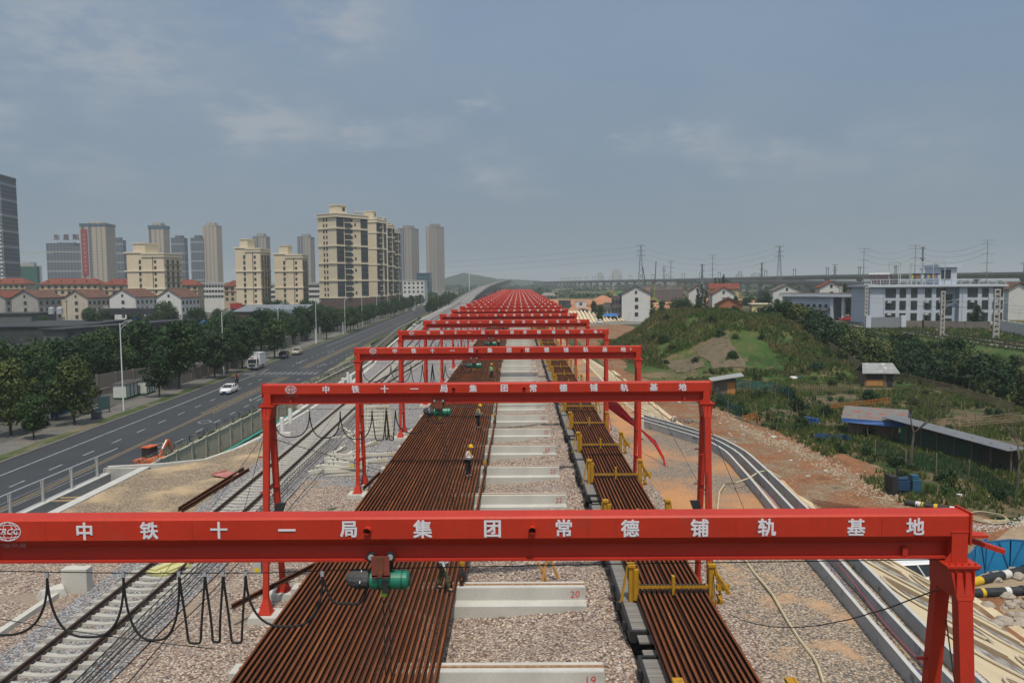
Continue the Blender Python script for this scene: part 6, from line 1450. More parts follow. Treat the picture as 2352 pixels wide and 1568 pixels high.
# old gabled row houses
def gable_house(px, Y, ang, w, depth, eave, ridge, label, wallm, roofm=None, z0=-5.5, wins=True, group='old gabled houses on the left', nm='gabled_house', kind='gable'):
    """gable end of width w facing the viewer along local x, ridge running along local y"""
    t = thing(nm, label, 'house', (PY(px, 700, Y).x, Y, z0), R(ang), group); roofm = roofm or BTILE
    MB().prism([(0, 0), (w, 0), (w, eave), (w/2, ridge), (0, eave)], 'y', 0, depth).build('wall', wallm, t)
    e = .55; k = (ridge-eave)/(w/2)
    MB().add([(-e, -e, eave-e*k+.12), (w/2, -e, ridge+.12), (w/2, depth+e, ridge+.12), (-e, depth+e, eave-e*k+.12), (-e, -e, eave-e*k+.32), (w/2, -e, ridge+.34), (w/2, depth+e, ridge+.34), (-e, depth+e, eave-e*k+.32)], [(0, 1, 2, 3), (4, 7, 6, 5), (0, 4, 5, 1), (1, 5, 6, 2), (2, 6, 7, 3), (3, 7, 4, 0)]).build('roof', roofm, t)
    MB().add([(w+e, -e, eave-e*k+.12), (w/2, -e, ridge+.12), (w/2, depth+e, ridge+.12), (w+e, depth+e, eave-e*k+.12), (w+e, -e, eave-e*k+.32), (w/2, -e, ridge+.34), (w/2, depth+e, ridge+.34), (w+e, depth+e, eave-e*k+.32)], [(0, 3, 2, 1), (4, 5, 6, 7), (0, 1, 5, 4), (1, 2, 6, 5), (2, 3, 7, 6), (3, 0, 4, 7)]).build('roof', roofm, t)
    if wins:
        window(t, w/2, -.02, eave+.7, .8, 1.1, 0, True)
        for z in [eave-2.4-3.2*q for q in range(int(eave/3.4))]:
            window(t, w*.52, -.02, z, 1.3, 1.5, 0, True)
            n = max(1, int(depth/3.4))
            for q in range(n): window(t, w+.02, (q+.5)*depth/n, z, 1.3, 1.5, math.pi/2, True)
    return t
def balcony(t, x, z, w=2.4, side=True):
    b_ = MB().box(x-w/2, x+w/2, -1.1, 0, z, z+.15); b_.build('balcony', WHTW, t)
    r = MB().box(x-w/2, x+w/2, -1.1, -1.03, z+.95, z+1.05)
    for k in range(7): r.box(x-w/2+k*w/6-.05, x-w/2+k*w/6+.05, -1.1, -1.03, z+.15, z+.95)
    r.build('balustrade', WHTW, t)
h1 = gable_house(-38, 388, -8, 12, 20, 12.2, 15.4, 'old red roofed house cut by the left picture edge', GRYW, RTILE)
h1 = gable_house(27, 372, -7, 13.5, 16, 12.4, 15.8, 'old stained grey gabled house, leftmost full gable of the row', GRYW)
h2 = gable_house(148, 368, -6, 11.5, 17, 12.3, 15.6, 'old beige gabled house with one low window, second full gable of the row', BEIW)
h3 = gable_house(252, 372, -5, 12.8, 19, 12.4, 16.0, 'white gabled house with corner balcony, third full gable of the row', WHTW)
h4 = gable_house(360, 362, -4, 11.6, 18, 12.2, 15.8, 'white gabled house with two balconies, rightmost of the row', WHTW)
for h in (h2, h3, h4): balcony(h, -1.3, 7.4)
MB().tube([(0, 0, 0), (0, 0, 9.5)], .14, 6).build
t = thing('utility_pole', 'wooden utility pole with a short crossarm before the beige gabled house', 'utility pole', tuple(PY(154, 730, 355))); t.location.z = -5.5; MB().tube([(0, 0, 0), (0, 0, 11.5)], .16, 6).build('pole', BARK, t); MB().box(-1, 1, -.08, .08, 10.6, 10.8).box(-.6, .6, -.08, .08, 11.3, 11.45).build('crossarm', BARK, t)
# pale institution buildings behind
def slab_block(px0, px1, Y, top_py, depth, label, wallm, rows, cols, z0=-5.5, nm='office_block', ang=0, w_=1.4, h_=1.5, dark=True):
    p0, p1 = PY(px0, 660, Y), PY(px1, 660, Y); w = (p1.x-p0.x)/math.cos(R(ang)); t = thing(nm, label, 'building', (p0.x, Y, z0), R(ang)); H = topz((px0+px1)/2, top_py, Y)-z0
    MB().box(0, w, 0, depth, 0, H).build('wall', wallm, t); MB().box(-.3, w+.3, -.3, depth+.3, H, H+.5).build('parapet', wallm, t)
    for r in range(rows):
        for c_ in range(cols): window(t, (c_+.5)*w/cols, -.02, H-1.9-r*3.4, w_, h_, 0, dark)
    return t, H, w
slab_block(452, 520, 520, 650, 14, 'long white office building between the tower groups', WHTW, 3, 10)
slab_block(612, 632, 540, 652, 14, 'white office wing between the middle and right cream blocks', WHTW, 3, 4)
slab_block(705, 740, 520, 650, 14, 'white office building left of the tallest cream tower', WHTW, 3, 6)
slab_block(925, 975, 640, 645, 18, 'white low office building right of the cream tower row', WHTW, 3, 5)
slab_block(957, 988, 760, 628, 18, 'blue green glass building before the lone beige tower', mat('teal_glass', (.05, .13, .16), (.04, .10, .13), scale=.2, rough=.3), 6, 5)
# dark factory sheds
TARR = blotch(mat('tar_roof', (.040, .044, .050), (.030, .033, .038), scale=.3, rough=.9, fine=.2), (.075, .078, .08), .25, .5, .8, .6)
BLROOF = mat('blue_roof_sheet', (.035, .15, .40), (.03, .12, .33), scale=.4, rough=.55, stretch=(1, 8, 1)); DKB = mat('dark_brick', (.075, .045, .035), (.055, .035, .028), scale=1.5, rough=.9)
def shed(px0, px1, Y, top_py, depth, label, roofm, wallm, ang=0, nm='factory_shed', lip=.5, slope=0, bays=0, z0=-5.5):
    p0, p1 = PY(px0, 700, Y), PY(px1, 700, Y); w = (p1.x-p0.x)/max(.3, math.cos(R(ang))); H = topz((px0+px1)/2, top_py, Y)-z0
    t = thing(nm, label, 'shed', (p0.x, Y, z0), R(ang), 'industrial sheds on the left'); MB().box(0, w, 0, depth, 0, H).build('wall', wallm, t)
    MB().add([(-lip, -lip, H), (w+lip, -lip, H), (w+lip, depth+lip, H+slope), (-lip, depth+lip, H+slope), (-lip, -lip, H+.3), (w+lip, -lip, H+.3), (w+lip, depth+lip, H+slope+.3), (-lip, depth+lip, H+slope+.3)], [(0, 3, 2, 1), (4, 5, 6, 7), (0, 1, 5, 4), (1, 2, 6, 5), (2, 3, 7, 6), (3, 0, 4, 7)]).build('roof', roofm, t)
    for k in range(bays): MB().box((k+.12)*w/bays, (k+.88)*w/bays, -.15, .05, H*.30, H*.62).build('bay_opening', DKB, t)
    return t
shed(-160, 135, 150, 806, 16, 'dark flat roofed factory hall with brown bays at the left edge', TARR, TARR, 0, lip=.2, bays=6)
shed(-60, 112, 145, 836, 4.5, 'blue sheet lean-to roof below the dark factory hall', BLROOF, DKB, 0, slope=1.0, lip=.3)
shed(232, 300, 150, 826, 6, 'blue sheet roof between the near trees behind the first street lamp', BLROOF, DKB, 4, slope=1.2)
shed(318, 392, 160, 820, 6, 'blue sheet roof behind the tree wall, right of the first street lamp', BLROOF, DKB, 4, slope=1.2)
shed(385, 425, 245, 752, 6, 'small bright blue roof under the white gabled house', BLROOF, DKB, 4, slope=1.5)
shed(452, 500, 250, 750, 6, 'long blue roof glimpsed above the dark trees', BLROOF, DKB, 4, slope=1.5)
s_ = shed(95, 150, 200, 757, 52, 'long dark shed with a row of clerestory windows', TARR, mat('grey_shed_wall', (.10, .105, .11), (.08, .083, .088), scale=.4, rough=.9), -14, lip=.7)
ww_ = (PY(150, 700, 200).x-PY(95, 700, 200).x)/math.cos(R(14)); HH_ = topz(122, 757, 200)+5.5
for k in range(12): window(s_, ww_+.02, 2.5+k*4.1, HH_-1.6, 1.6, 1.5, math.pi/2, True)
shed(-60, 160, 232, 752, 40, 'broad dark workshop roof at the left behind the factory hall', TARR, TARR, 6)
shed(-40, 66, 290, 722, 18, 'dark roofed workshop below the grey gabled house', TARR, MATS['grey_shed_wall'], 4)
t = thing('portal_building', 'dark open portal building in front of the white gabled houses', 'building', tuple(PY(227, 735, 285))); t.location.z = -5.5
MB().box(0, 21, 0, 9, 7.3, 9.4).build('roof_beam', TARR, t)
for x in (0, 10, 19.5): MB().box(x, x+1.4, .3, 8.6, 0, 7.3).build('column', TARR, t)
for i, px in enumerate((118, 137)):
    tag(MB().tube([(0, 0, 0), (0, 0, 2.2)], 1.1, 14).tube([(0, 0, 2.2), (0, 0, 2.6)], [1.1, .3], 14).build('water_tank', GALV, None, (PY(px, 712, 296).x, 296, topz(px, 721, 296))), 'grey cylindrical water tank on the workshop roof, the %s one' % ('left' if i == 0 else 'right'), 'tank', 'water tanks on a workshop roof')
shed(537, 690, 330, 716, 20, 'long pale grey market hall roof before the cream blocks', mat('pale_sheet_roof', (.17, .19, .21), (.13, .15, .17), scale=.3, rough=.6, stretch=(6, 1, 1)), DKB, 2, nm='market_hall', slope=2.2)
shed(605, 700, 322, 723, 10, 'slate blue lean-to along the market hall', mat('slate_roof', (.10, .125, .16), (.08, .10, .13), scale=.3, rough=.6), DKB, 2, nm='market_hall', slope=1.6)
tag(MB().box(0, 5.2, -.2, .2, 0, 2.6).build('shop_sign', mat('red_shop_sign', (.30, .03, .035), (.25, .025, .03), scale=.8, rough=.6), None, tuple(PY(529, 710, 345))), 'small red shop sign beside the market hall', 'sign')
# ================================================================ right-hand concrete channels and revetment slope
rnd = random.Random(5)
CH = [[(21, 11.3), (26, 11.7), (35, 12.4), (45, 13.3), (53, 13.9), (57, 13.5), (61, 11.9), (67, 9.4)],
      [(21, 12.2), (26, 12.55), (35, 13.3), (45, 14.1), (53, 14.6), (57.5, 14.1), (62, 12.4), (67.5, 10.0)],
      [(21, 13.0), (26, 13.35), (35, 14.1), (45, 14.8), (53, 15.2), (58, 14.7), (63, 12.9), (68, 10.6)]]
t = thing('drainage_channel', 'three parallel concrete drain walls with white tops curving along the right of the yard', 'drainage channel')
for li, ln in enumerate(CH):
    Y_ = ys(21, ln[-1][0], 1.4); P_ = [(interp(ln, Y), Y) for Y in Y_]
    P_ = [((P_[max(0, i-1)][0] + P_[i][0]*2 + P_[min(len(P_)-1, i+1)][0])/4, P_[i][1]) for i in range(len(P_))]
    MB().ring_loft([[(x, y, -.9), (x+.12, y, -.9), (x+.12, y, .60), (x, y, .60)] for x, y in P_]).build('channel_wall', CONCS, t)
    MB().ring_loft([[(x-.012, y, .60), (x+.13, y, .60), (x+.13, y, .63), (x-.012, y, .63)] for x, y in P_]).build('white_rim', CONCW, t)
for li in (0, 1):
    Y_ = ys(21, 66, 1.5); s = MB()
    for Y in Y_: s.v += [(interp(CH[li], Y)+.15, Y, -.05), (interp(CH[li+1], Y), Y, -.05)]
    s.f = [(2*i, 2*i+1, 2*i+3, 2*i+2) for i in range(len(Y_)-1)]; s.build('channel_floor', CREAM, t)
# revetment: pale slope with sunken arches of paving blocks
t = thing('revetment_slope', 'cream concrete slope with arch shaped recesses below the drainage channels', 'slope')
Y_ = ys(18, 152, 2.0); s = MB()
def slz(X, Y): r, q = interp(RE, Y), interp(TO, Y); return lerp(0, -5, (X-r)/(q-r))
for Y in Y_:
    a = max(interp(CH[2], Y) if Y < 68 else interp(RE, Y), interp(RE, Y)-.6); q = interp(TO, Y)
    s.v += [(a, Y, .05), (interp(RE, Y)+.02, Y, .055), (lerp(a, q, .5), Y, slz(lerp(a, q, .5), Y)+.06), (q+.1, Y, -4.93), (q+.9, Y, -4.84), (q+.95, Y, -5.2)]
s.f = [(6*i+k, 6*i+k+1, 6*(i+1)+k+1, 6*(i+1)+k) for i in range(len(Y_)-1) for k in range(5)]
s.build('slope_slab', CREAM, t)
BRD = mat('brown_earth_recess', (.19, .125, .07), (.13, .09, .05), scale=1.5, rough=.95)
PAVB = stones('paving_block', [(.36, .35, .32), (.30, .29, .27), (.42, .41, .38), (.26, .25, .235)], .35, strength=.6)
RIM = mat('pale_rim', (.54, .47, .35), (.47, .40, .29), scale=1, rough=.9)
def arch_parts(Yc, hw, u0, u1):
    def P(u, y, dz): r, q = interp(RE, y), interp(TO, y); return (lerp(r, q, u), y, lerp(0, -5, u) + dz + .10)
    prof = [(u0 + .0, 0)] + [(u0 + .12*(1-math.cos(a)), hw*math.sin(a)) for a in [k*math.pi/2/6 for k in range(1, 7)]] + [(u1, hw)]
    L_ = [P(u, Yc-w, .02) for u, w in prof]; Rr = [P(u, Yc+w, .02) for u, w in prof]
    m = MB(); m.v = L_ + Rr[::-1]; n = len(m.v); m.f = [tuple(range(n))]; m.build('recess', BRD, t)
    m = MB(); o = .38
    L2 = [P(u+.05, Yc-w*.98, .05) for u, w in prof[2:]]; R2 = [P(u+.05, Yc+w*.12, .05) for u, w in prof[2:]]
    m.v = L2 + R2[::-1]; m.f = [tuple(range(len(m.v)))]; m.build('paving_blocks', PAVB, t)
    rr = MB()
    pts = [P(u, Yc-w-.12, .06) for u, w in prof[::-1]] + [P(u, Yc+w+.12, .06) for u, w in prof[1:]]; rr.tube(pts, .05, 5); rr.build('arch_rim', RIM, t)
for k in range(26):
    Yc = 23.5 + k*4.4
    arch_parts(Yc, 1.35, .12, .48); arch_parts(Yc + 1.6, 1.35, .56, .93)
# far revetment beyond the mound
t = thing('revetment_slope', 'far cream ribbed slope beyond the last gantries, left of the white house', 'slope')
s = MB(); N_ = 40
for i in range(N_+1):
    u = i/N_; X = 17.5 + 34*u; Yb = 322 + (X-17)*.9 + .5; yo = Yb + 13.5
    s.v += [(X + 1, Yb - 3, -4.8), (X, yo, -.25), (X, yo+2.2, -.2)]
s.f = [(3*i+k, 3*i+k+1, 3*i+k+4, 3*i+k+3) for i in range(N_) for k in range(2)]; s.build('slope_slab', CREAM, t)
for i in range(20):
    X = 18.5 + 33*i/20; Yb = 322 + (X-17)*.9 - 2.5
    MB().bar((X+1.5, Yb, -4.6), (X+.2, Yb+15, -.1), .7, .5).build('rib', RIM, t)

# ================================================================ construction ground beyond
def mach(label, X, Y, col, nm, cat, parts):
    t = thing(nm, label, cat, (X, Y, -.5)); 
    for n_, m_, mt_ in parts: m_.build(n_, mt_, t)
    return t
CY = 400
for i, (px, py, w, h, colr, lab) in enumerate(((1262, 672, 4.5, 3, (.38, .03, .04), 'red site container on the orange earth'), (1297, 670, 6, 3.6, (.06, .06, .065), 'dark site container on the orange earth'), (1334, 668, 5.5, 3, (.5, .52, .52), 'white site container on the orange earth'))):
    p = PY(px, py, CY); t = thing('site_container', lab, 'container', (p.x, CY, -.5), 0, 'site containers on the orange earth'); MB().box(-w/2, w/2, 0, 2.5, 0, h).build('body', mat('container_%d' % i, colr, scale=.5, rough=.6), t); MB().box(-w/2-.15, w/2+.15, -.15, 2.65, h, h+.15).build('roof', mat('container_roof', (.25, .25, .25), scale=.5), t); window(t, 0, -.02, h*.6, 1.2, 1.0, 0, True)
def excavator(label, X, Y, z, rz, colr):
    t = thing('excavator', label, 'excavator', (X, Y, z), rz, 'excavators on the construction ground')
    MB().box(-1.6, 1.4, -1.3, 1.3, 1.1, 2.4).build('body', colr, t); MB().box(.2, 1.7, .3, 1.2, 2.4, 3.3).build('cab', GLASS, t); MB().bar((1.3, -.2, 2.2), (4.2, -.2, 5.0), .4, .5).build('boom', colr, t); MB().bar((4.2, -.2, 5.0), (6.2, -.2, 2.4), .3, .4).build('dipper_arm', colr, t); MB().box(5.8, 6.6, -.6, .4, 1.4, 2.4).build('bucket', BLACKM, t)
    for y in (-1.5, .8): MB().box(-2, 2, y, y+.7, 0, 1.0).build('crawler_track', BLACKM, t)
excavator('yellow excavator at work on the far earth heap', PY(1425, 660, 430).x, 430, 2.5, R(200), YEL)
excavator('dark excavator among the spoil near the last gantries', PY(1215, 672, 380).x, 380, -.5, R(30), BLACKM)
# spoil heaps
SP_ = ramp_mat('spoil_heap_earth', [(.35, (.36, .22, .15)), (.5, (.40, .17, .085)), (.65, (.28, .20, .16))], .15, bumpscale=1.2)
for i, (px, py, w, h, lab) in enumerate(((1385, 672, 24, 6, 'pinkish gravel heap on the far construction ground'), (1160 + 140, 662, 60, 2.5, 'long orange earth bank on the far construction ground'), (1195, 678, 14, 2.4, 'grey rubble heap near the last gantries'))):
    Y = 470 if i == 1 else 420; p = PY(px, py, Y); m = MB(); n = 20
    rings = [[(w/2*q*math.cos(a*.314)*(1+.08*nz(a, q*5, 1)), w*.3*q*math.sin(a*.314)*(1+.1*nz(a*2, q*3, 1)), h*(1-q)**.8 + .2*nz(a*2, q*9, 1)) for a in range(n)] for q in (1, .8, .55, .3, .08)]
    tag(m.ring_loft(rings).build('spoil_heap', SP_ if i < 2 else CONC, None, (p.x, Y, -.6), smooth=True), lab, 'heap')
# mobile cranes with raised booms and a scaffolded building site
for i, (bx, by, tx, ty, colr, lab) in enumerate(((1490, 652, 1476, 612, ORG, 'orange mobile crane whose dark boom leans left'), (1489 + 13, 650, 1507, 600, mat('lime_crane', (.16, .22, .05), (.14, .19, .045), scale=.5, rough=.5), 'lime green mobile crane whose dark boom leans right'))):
    Y = 470; b_ = PY(bx, by, Y); p = PY(tx, ty, Y); t = thing('mobile_crane', lab, 'mobile crane', (b_.x, Y, -1.0), 0, 'mobile cranes by the scaffolded building')
    MB().box(-4, 4, -1.3, 1.3, .8, 2.2).build('chassis', colr, t)
    for x in (-3, -1.2, 1.2, 3): MB().tube([(x, -1.4, .6), (x, 1.4, .6)], .6, 12).build('wheel', RUBBER, t)
    q = Vector((p.x-b_.x, 0, p.z+1)); mid = Vector((0, 0, 2)).lerp(q, .42)
    MB().bar((0, 0, 2), mid, .55).build('boom_base', colr, t); MB().bar(mid, q, .38).build('boom', BLACKM, t); MB().box(-1.5, 1.5, -1.2, 1.2, 2.2, 3.8).build('cab', colr, t)
t = thing('scaffolded_building', 'unfinished building wrapped in brown scaffolding behind the white gabled house', 'building', (PY(1494, 660, 480).x, 480, -3)); SCF = mat('rusty_scaffold', (.20, .12, .09), (.16, .10, .08), scale=.5, rough=.8)
MB().box(2, 20, 2, 12, 0, 11).build('concrete_core', mat('dark_core', (.16, .16, .165), scale=.2), t); sf = MB()
for x in range(0, 23, 2): sf.bar((x, 0, 0), (x, 0, 14), .22)
for z in range(2, 15, 2): sf.bar((0, 0, z), (22, 0, z), .2)
sf.build('scaffolding', SCF, t)
t = thing('site_hoarding', 'green topped site hoarding below the far viaduct', 'hoarding', (PY(1408, 650, 560).x, 560, -3)); MB().box(0, 29, 0, .3, 0, 7).build('wall', mat('pale_green_hoarding', (.16, .34, .25), (.13, .28, .2), scale=.3, rough=.7), t); MB().box(0, 29, -.1, .4, 7, 8.2).build('top_band', mat('green_band', (.05, .27, .15), scale=.3), t)

# ================================================================ houses on the right
w1 = gable_house(1428, 345, -6, 12.2, 15, 12.4, 15.6, 'tall white gabled house with grey side, behind the green mound', WHTW, mat('dark_tile', (.07, .058, .052), (.05, .042, .038), scale=1, rough=.9), group='gabled houses on the right')
dk_ = MB().box(-4.2, -.1, 1.5, 12, 0, 11.6).build('grey_wing', mat('dark_side_wall', (.12, .10, .095), (.09, .075, .07), scale=.6, rough=.9), w1)
for z in (2.2, 5.6, 9.0):
    for x in (-3.6, -2.2, -.9): window(w1, x, 1.45, z, .8, 1.6, 0, True)
t = thing('village_house', 'lower beige house with dark hipped roof beside the tall white house', 'house', (PY(1377, 700, 348).x, 348, -5.5), R(-6)); MB().box(0, 6.5, 0, 9, 0, 6.2).build('wall', BEIW, t); MB().ring_loft([[(-.6, -.6, 6.2), (7.1, -.6, 6.2), (7.1, 9.6, 6.2), (-.6, 9.6, 6.2)], [(2.4, 3.4, 8.6), (5, 3.4, 8.6), (5, 6, 8.6), (2.4, 6, 8.6)]]).build('roof', MATS['dark_tile'], t)
for x in (1, 2.6, 4.2, 5.6):
    for z in (1.8, 4.6): window(t, x, -.02, z, .9, 1.5)
t = thing('awning', 'blue awning in front of the lower beige house', 'awning', (PY(1388, 722, 342).x, 342, -5.5)); MB().ring_loft([[(0, 0, 3.0), (6, 0, 3.0), (6, .1, 3.1), (0, .1, 3.1)], [(0, 4, 3.9), (6, 4, 3.9), (6, 4, 4.0), (0, 4, 4.0)]]).build('canopy', BLROOF, t)
for x in (.3, 3, 5.7): MB().bar((x, .1, 0), (x, .1, 3), .12).build('post', GALV, t)
car('sedan_car', 'white car parked below the tall white gabled house', (PY(1376, 733, 330).x, 330, hgt(PY(1376, 733, 330).x, 330)), RD, PW)
car('sedan_car', 'dark car parked at the green hoarding by the white house', (PY(1341, 722, 345).x, 345, hgt(PY(1341, 722, 345).x, 345)), R(10), PB)
gable_house(1582, 360, -10, 7.5, 12, 10.6, 13.2, 'small white gabled house between the dark conifers', WHTW, BTILE, group='gabled houses on the right', z0=-3)
gable_house(1636, 345, -8, 9.5, 14, 9.6, 12.4, 'white gabled house with red tiled roof edges', WHTW, RTILE, group='gabled houses on the right', z0=-3)
gable_house(1644, 300, -12, 9.6, 8, 6.2, 8.8, 'low brick house with tiled gable and grey attic', mat('orange_brick', (.34, .13, .07), (.26, .10, .055), scale=2, rough=.9), BTILE, group='gabled houses on the right', z0=-3, wins=False)
gable_house(1696, 370, 80, 9, 13, 11.5, 13.8, 'yellow and grey house under a red roof', mat('pale_yellow_render', (.50, .44, .22), (.42, .37, .2), scale=.4, rough=.9), RTILE, group='gabled houses on the right', z0=-3)
t = thing('village_house', 'low yellow flat roofed house before the red roofed one', 'house', (PY(1727, 700, 300).x, 300, -2.5), R(-6)); MB().box(0, 6.5, 0, 6, 0, 5.8).build('wall', MATS['pale_yellow_render'], t); MB().box(-.5, 7, -.5, 6.4, 5.8, 6.1).build('roof', CRC, t); window(t, 3.3, -.02, 3.6, 2.6, 1.8, 0, True)
gable_house(1775, 360, -10, 12, 12, 9.5, 12.2, 'grey roofed white house with patterned gable before the viaduct', WHTW, mat('grey_tile', (.13, .11, .10), (.10, .085, .08), scale=.8, rough=.9), group='gabled houses on the right', z0=-2)
gable_house(1882, 330, -12, 9, 12, 9.5, 12.0, 'white house with red roof and arched dormer near the station', WHTW, RTILE, group='gabled houses on the right', z0=-.5)
gable_house(2316, 235, -15, 5.5, 12, 9.0, 10.8, 'white gabled hut at the right picture edge behind the office building', WHTW, BTILE, group='gabled houses on the right', z0=0, wins=False)
for i, (px, Y) in enumerate(((1145, 640), (1180, 640), (1212, 640), (1250, 650))):
    p = PY(px-6, 660, Y); t = thing('village_house', 'small far white house behind the last gantries, %s from the left' % nth(i), 'house', (p.x, Y, -5), R(-5), 'far white houses behind the last gantries')
    MB().box(0, 11, 0, 8, 0, 6.5).build('wall', WHTW, t); MB().ring_loft([[(-.8, -.8, 6.5), (11.8, -.8, 6.5), (11.8, 8.8, 6.5), (-.8, 8.8, 6.5)], [(2, 3.5, 9), (9, 3.5, 9), (9, 4.5, 9), (2, 4.5, 9)]]).build('roof', mat('far_grey_roof', (.20, .18, .17), scale=.4), t)
    for x in (2.5, 5.5, 8.5): window(t, x, -.02, 4.6, 1.4, 1.4, 0, True)
# blue station hall and office building ----------------------
BLW = blotch(mat('pale_blue_wall', (.41, .455, .52), (.37, .415, .48), scale=.3, rough=.85), (.28, .31, .36), .4, .55, .8, .5, stretch=(1.5, 1.5, .4))
BLT = mat('pale_blue_trim', (.45, .49, .55), (.41, .45, .51), scale=.5, rough=.8); BRR = mat('brown_flat_roof', (.11, .075, .06), (.08, .055, .045), scale=.5, rough=.9)
Y = 258; p0, p1 = PY(1797, 690, Y), PY(1909, 690, Y-12); dx = p1.x-p0.x; an = math.atan2(-12, dx); w = math.hypot(dx, 12)
t = thing('station_hall', 'long low pale blue station hall with curved eaves and open portico', 'station', (p0.x, Y, 0), an); H = topz(1850, 681, Y-5)
MB().box(0, w, 0, 9, 0, H).build('wall', BLW, t); MB().box(-.6, w+8.6, -1.2, 9.5, H, H+.9).build('roof_fascia', BLT, t); MB().box(-.4, w+8.3, -.9, 9.2, H+.9, H+1.1).build('roof', BRR, t)
for k in range(8): window(t, 1.2 + k*(w-2)/7.4, -.02, H-3.0, .7, 1.2, 0, True)
for x in (w+3.2, w+7.2): MB().box(x, x+.9, .2, 1.1, 0, H).build('column', BLT, t)
MB().box(w+.0, w+.8, -.5, .3, 0, H).build('column', BLT, t)
MB().ring_loft([[(5, -4, 2.7), (w, -4, 2.7), (w, -4, 2.85), (5, -4, 2.85)], [(5, 0, 3.6), (w, 0, 3.6), (w, 0, 3.75), (5, 0, 3.75)]]).build('platform_canopy', mat('dark_canopy', (.05, .06, .07), scale=.5), t)
Yo = 214; p0 = PY(1998, 700, Yo); p1 = PY(2305, 700, Yo); w = p1.x - p0.x
t = thing('office_building', 'pale blue three storey railway office with air conditioners and roof railing', 'office building', (p0.x, Yo, 0)); H = topz(2150, 658.5, Yo)
xm = lambda px: PY(px, 700, Yo).x - p0.x
MB().box(0, xm(2165), 0, 12, 0, H).build('left_block', BLW, t); MB().box(xm(2165), xm(2203), 1.6, 12, 0, H).build('recessed_bay', mat('shade_blue_wall', (.33, .38, .47), (.30, .35, .43), scale=.4, rough=.85), t); MB().box(xm(2203), w, 0, 12, 0, H).build('right_block', BLW, t)
MB().box(-.9, w+.6, -.9, 12.6, H, H+.55).build('eaves_slab', BLT, t)
rows = [topz(2150, py, Yo) for py in (672, 700, 728.5)]
for r, z in enumerate(rows):
    for px, ww in ((2045, 2.6), (2073, 1.5), (2099, 1.5), (2131, 1.5), (2160-0, 2.2), (2063+65, 0)):
        if ww: window(t, xm(px), -.02, z, ww, 2.2, 0, True)
    for px, ww in ((2117, 2.6), (2145, 1.5)): pass
    for px, ww in ((2233, 2.5), (2262, 1.5), (2288-0, 1.5), (2312-14, .9)): window(t, xm(px), -.02, z, ww, 2.2, 0, True)
    window(t, xm(2184), 1.58, z - 1.6, 2.2, 2.2, 0, True)
    if r < 2:
        for px in (2040, 2126, 2158, 2230, 2284):
            a_ = MB().box(xm(px)-.45, xm(px)+.45, -.75, -.3, z-2.55, z-1.85).build('air_conditioner', mat('ac_white', (.40, .41, .41), scale=2, rough=.6), t); MB().box(xm(px)-.6, xm(px)+.6, -.8, 0, z-2.65, z-2.56).build('ledge', BLT, a_)
for px in (2038-8, 2130+10, 2210, 2270): MB().tube([(xm(px), -.12, 0), (xm(px), -.12, H)], .07, 6).build('downpipe', BLT, t)
rl = MB()
for x in ys(0, w, 2.4): rl.bar((x, -.6, H+.5), (x, -.6, H+2.0), .16)
rl.bar((0, -.6, H+2.0), (w, -.6, H+2.0), .14).bar((0, -.6, H+1.3), (w, -.6, H+1.3), .06); rl.build('roof_railing', BLT, t)
pg = MB(); x0, x1, hh = xm(2060), xm(2166), H+6.6
for x in ys(x0, x1, 3.3): pg.bar((x, -.4, H+.5), (x, -.4, hh), .16); pg.bar((x, 5, H+.5), (x, 5, hh), .16); pg.bar((x, -.4, hh), (x, 5, hh), .10)
pg.bar((x0, -.4, hh), (x1, -.4, hh), .2).bar((x0, 5, hh), (x1, 5, hh), .2); pg.build('roof_pergola', mat('white_pergola', (.46, .50, .50), scale=1, rough=.6), t)
MB().box(xm(2166), xm(2203)+.5, 2.5, 10, H+.5, H+5.2).build('stair_house', BLW, t); MB().box(xm(2166)-.5, xm(2203)+1.6, 1.8, 10.5, H+5.2, H+5.9).build('stair_roof', BLT, t); window(t, xm(2182), 2.48, H+3.2, 2.4, 2.4, 0, True)
for k in range(12):
    x = .8 + k*.85
    if x > x0-.5: break
    MB().ring_loft([[(x, 1.0, H+.9), (x+.62, 1.0, H+.9), (x+.62, 1.06, H+.94), (x, 1.06, H+.94)], [(x+.5, 3.4, H+3.3), (x+1.12, 3.4, H+3.3), (x+1.12, 3.46, H+3.34), (x+.5, 3.46, H+3.34)]]).build('solar_panel', mat('solar_tube', (.04, .018, .03), (.03, .014, .024), scale=2, rough=.3), t)
MB().tube([(1.0, 3.6, H+3.5), (x0-.5, 3.6, H+3.5)], .28, 10).build('water_drum', WHTW, t)
cols_ = [(.42, .42, .1), (.1, .1, .12), (.5, .12, .04), (.14, .2, .25), (.5, .5, .48), (.08, .1, .2)]
for k in range(11):
    x = xm(2098) + k*.72; m = MB().box(x-.26, x+.26, 1.0, 1.05, H+2.3, H+3.5).box(x-.4, x+.4, 1.0, 1.05, H+3.2, H+3.5)
    tag(m.build('laundry', mat('cloth_%d' % (k % 6), cols_[k % 6], scale=2, rough=.9), None, tuple(t.location)), 'garment drying on the office roof line, %s from the left' % nth(k), 'laundry', 'washing hung on the office roof')
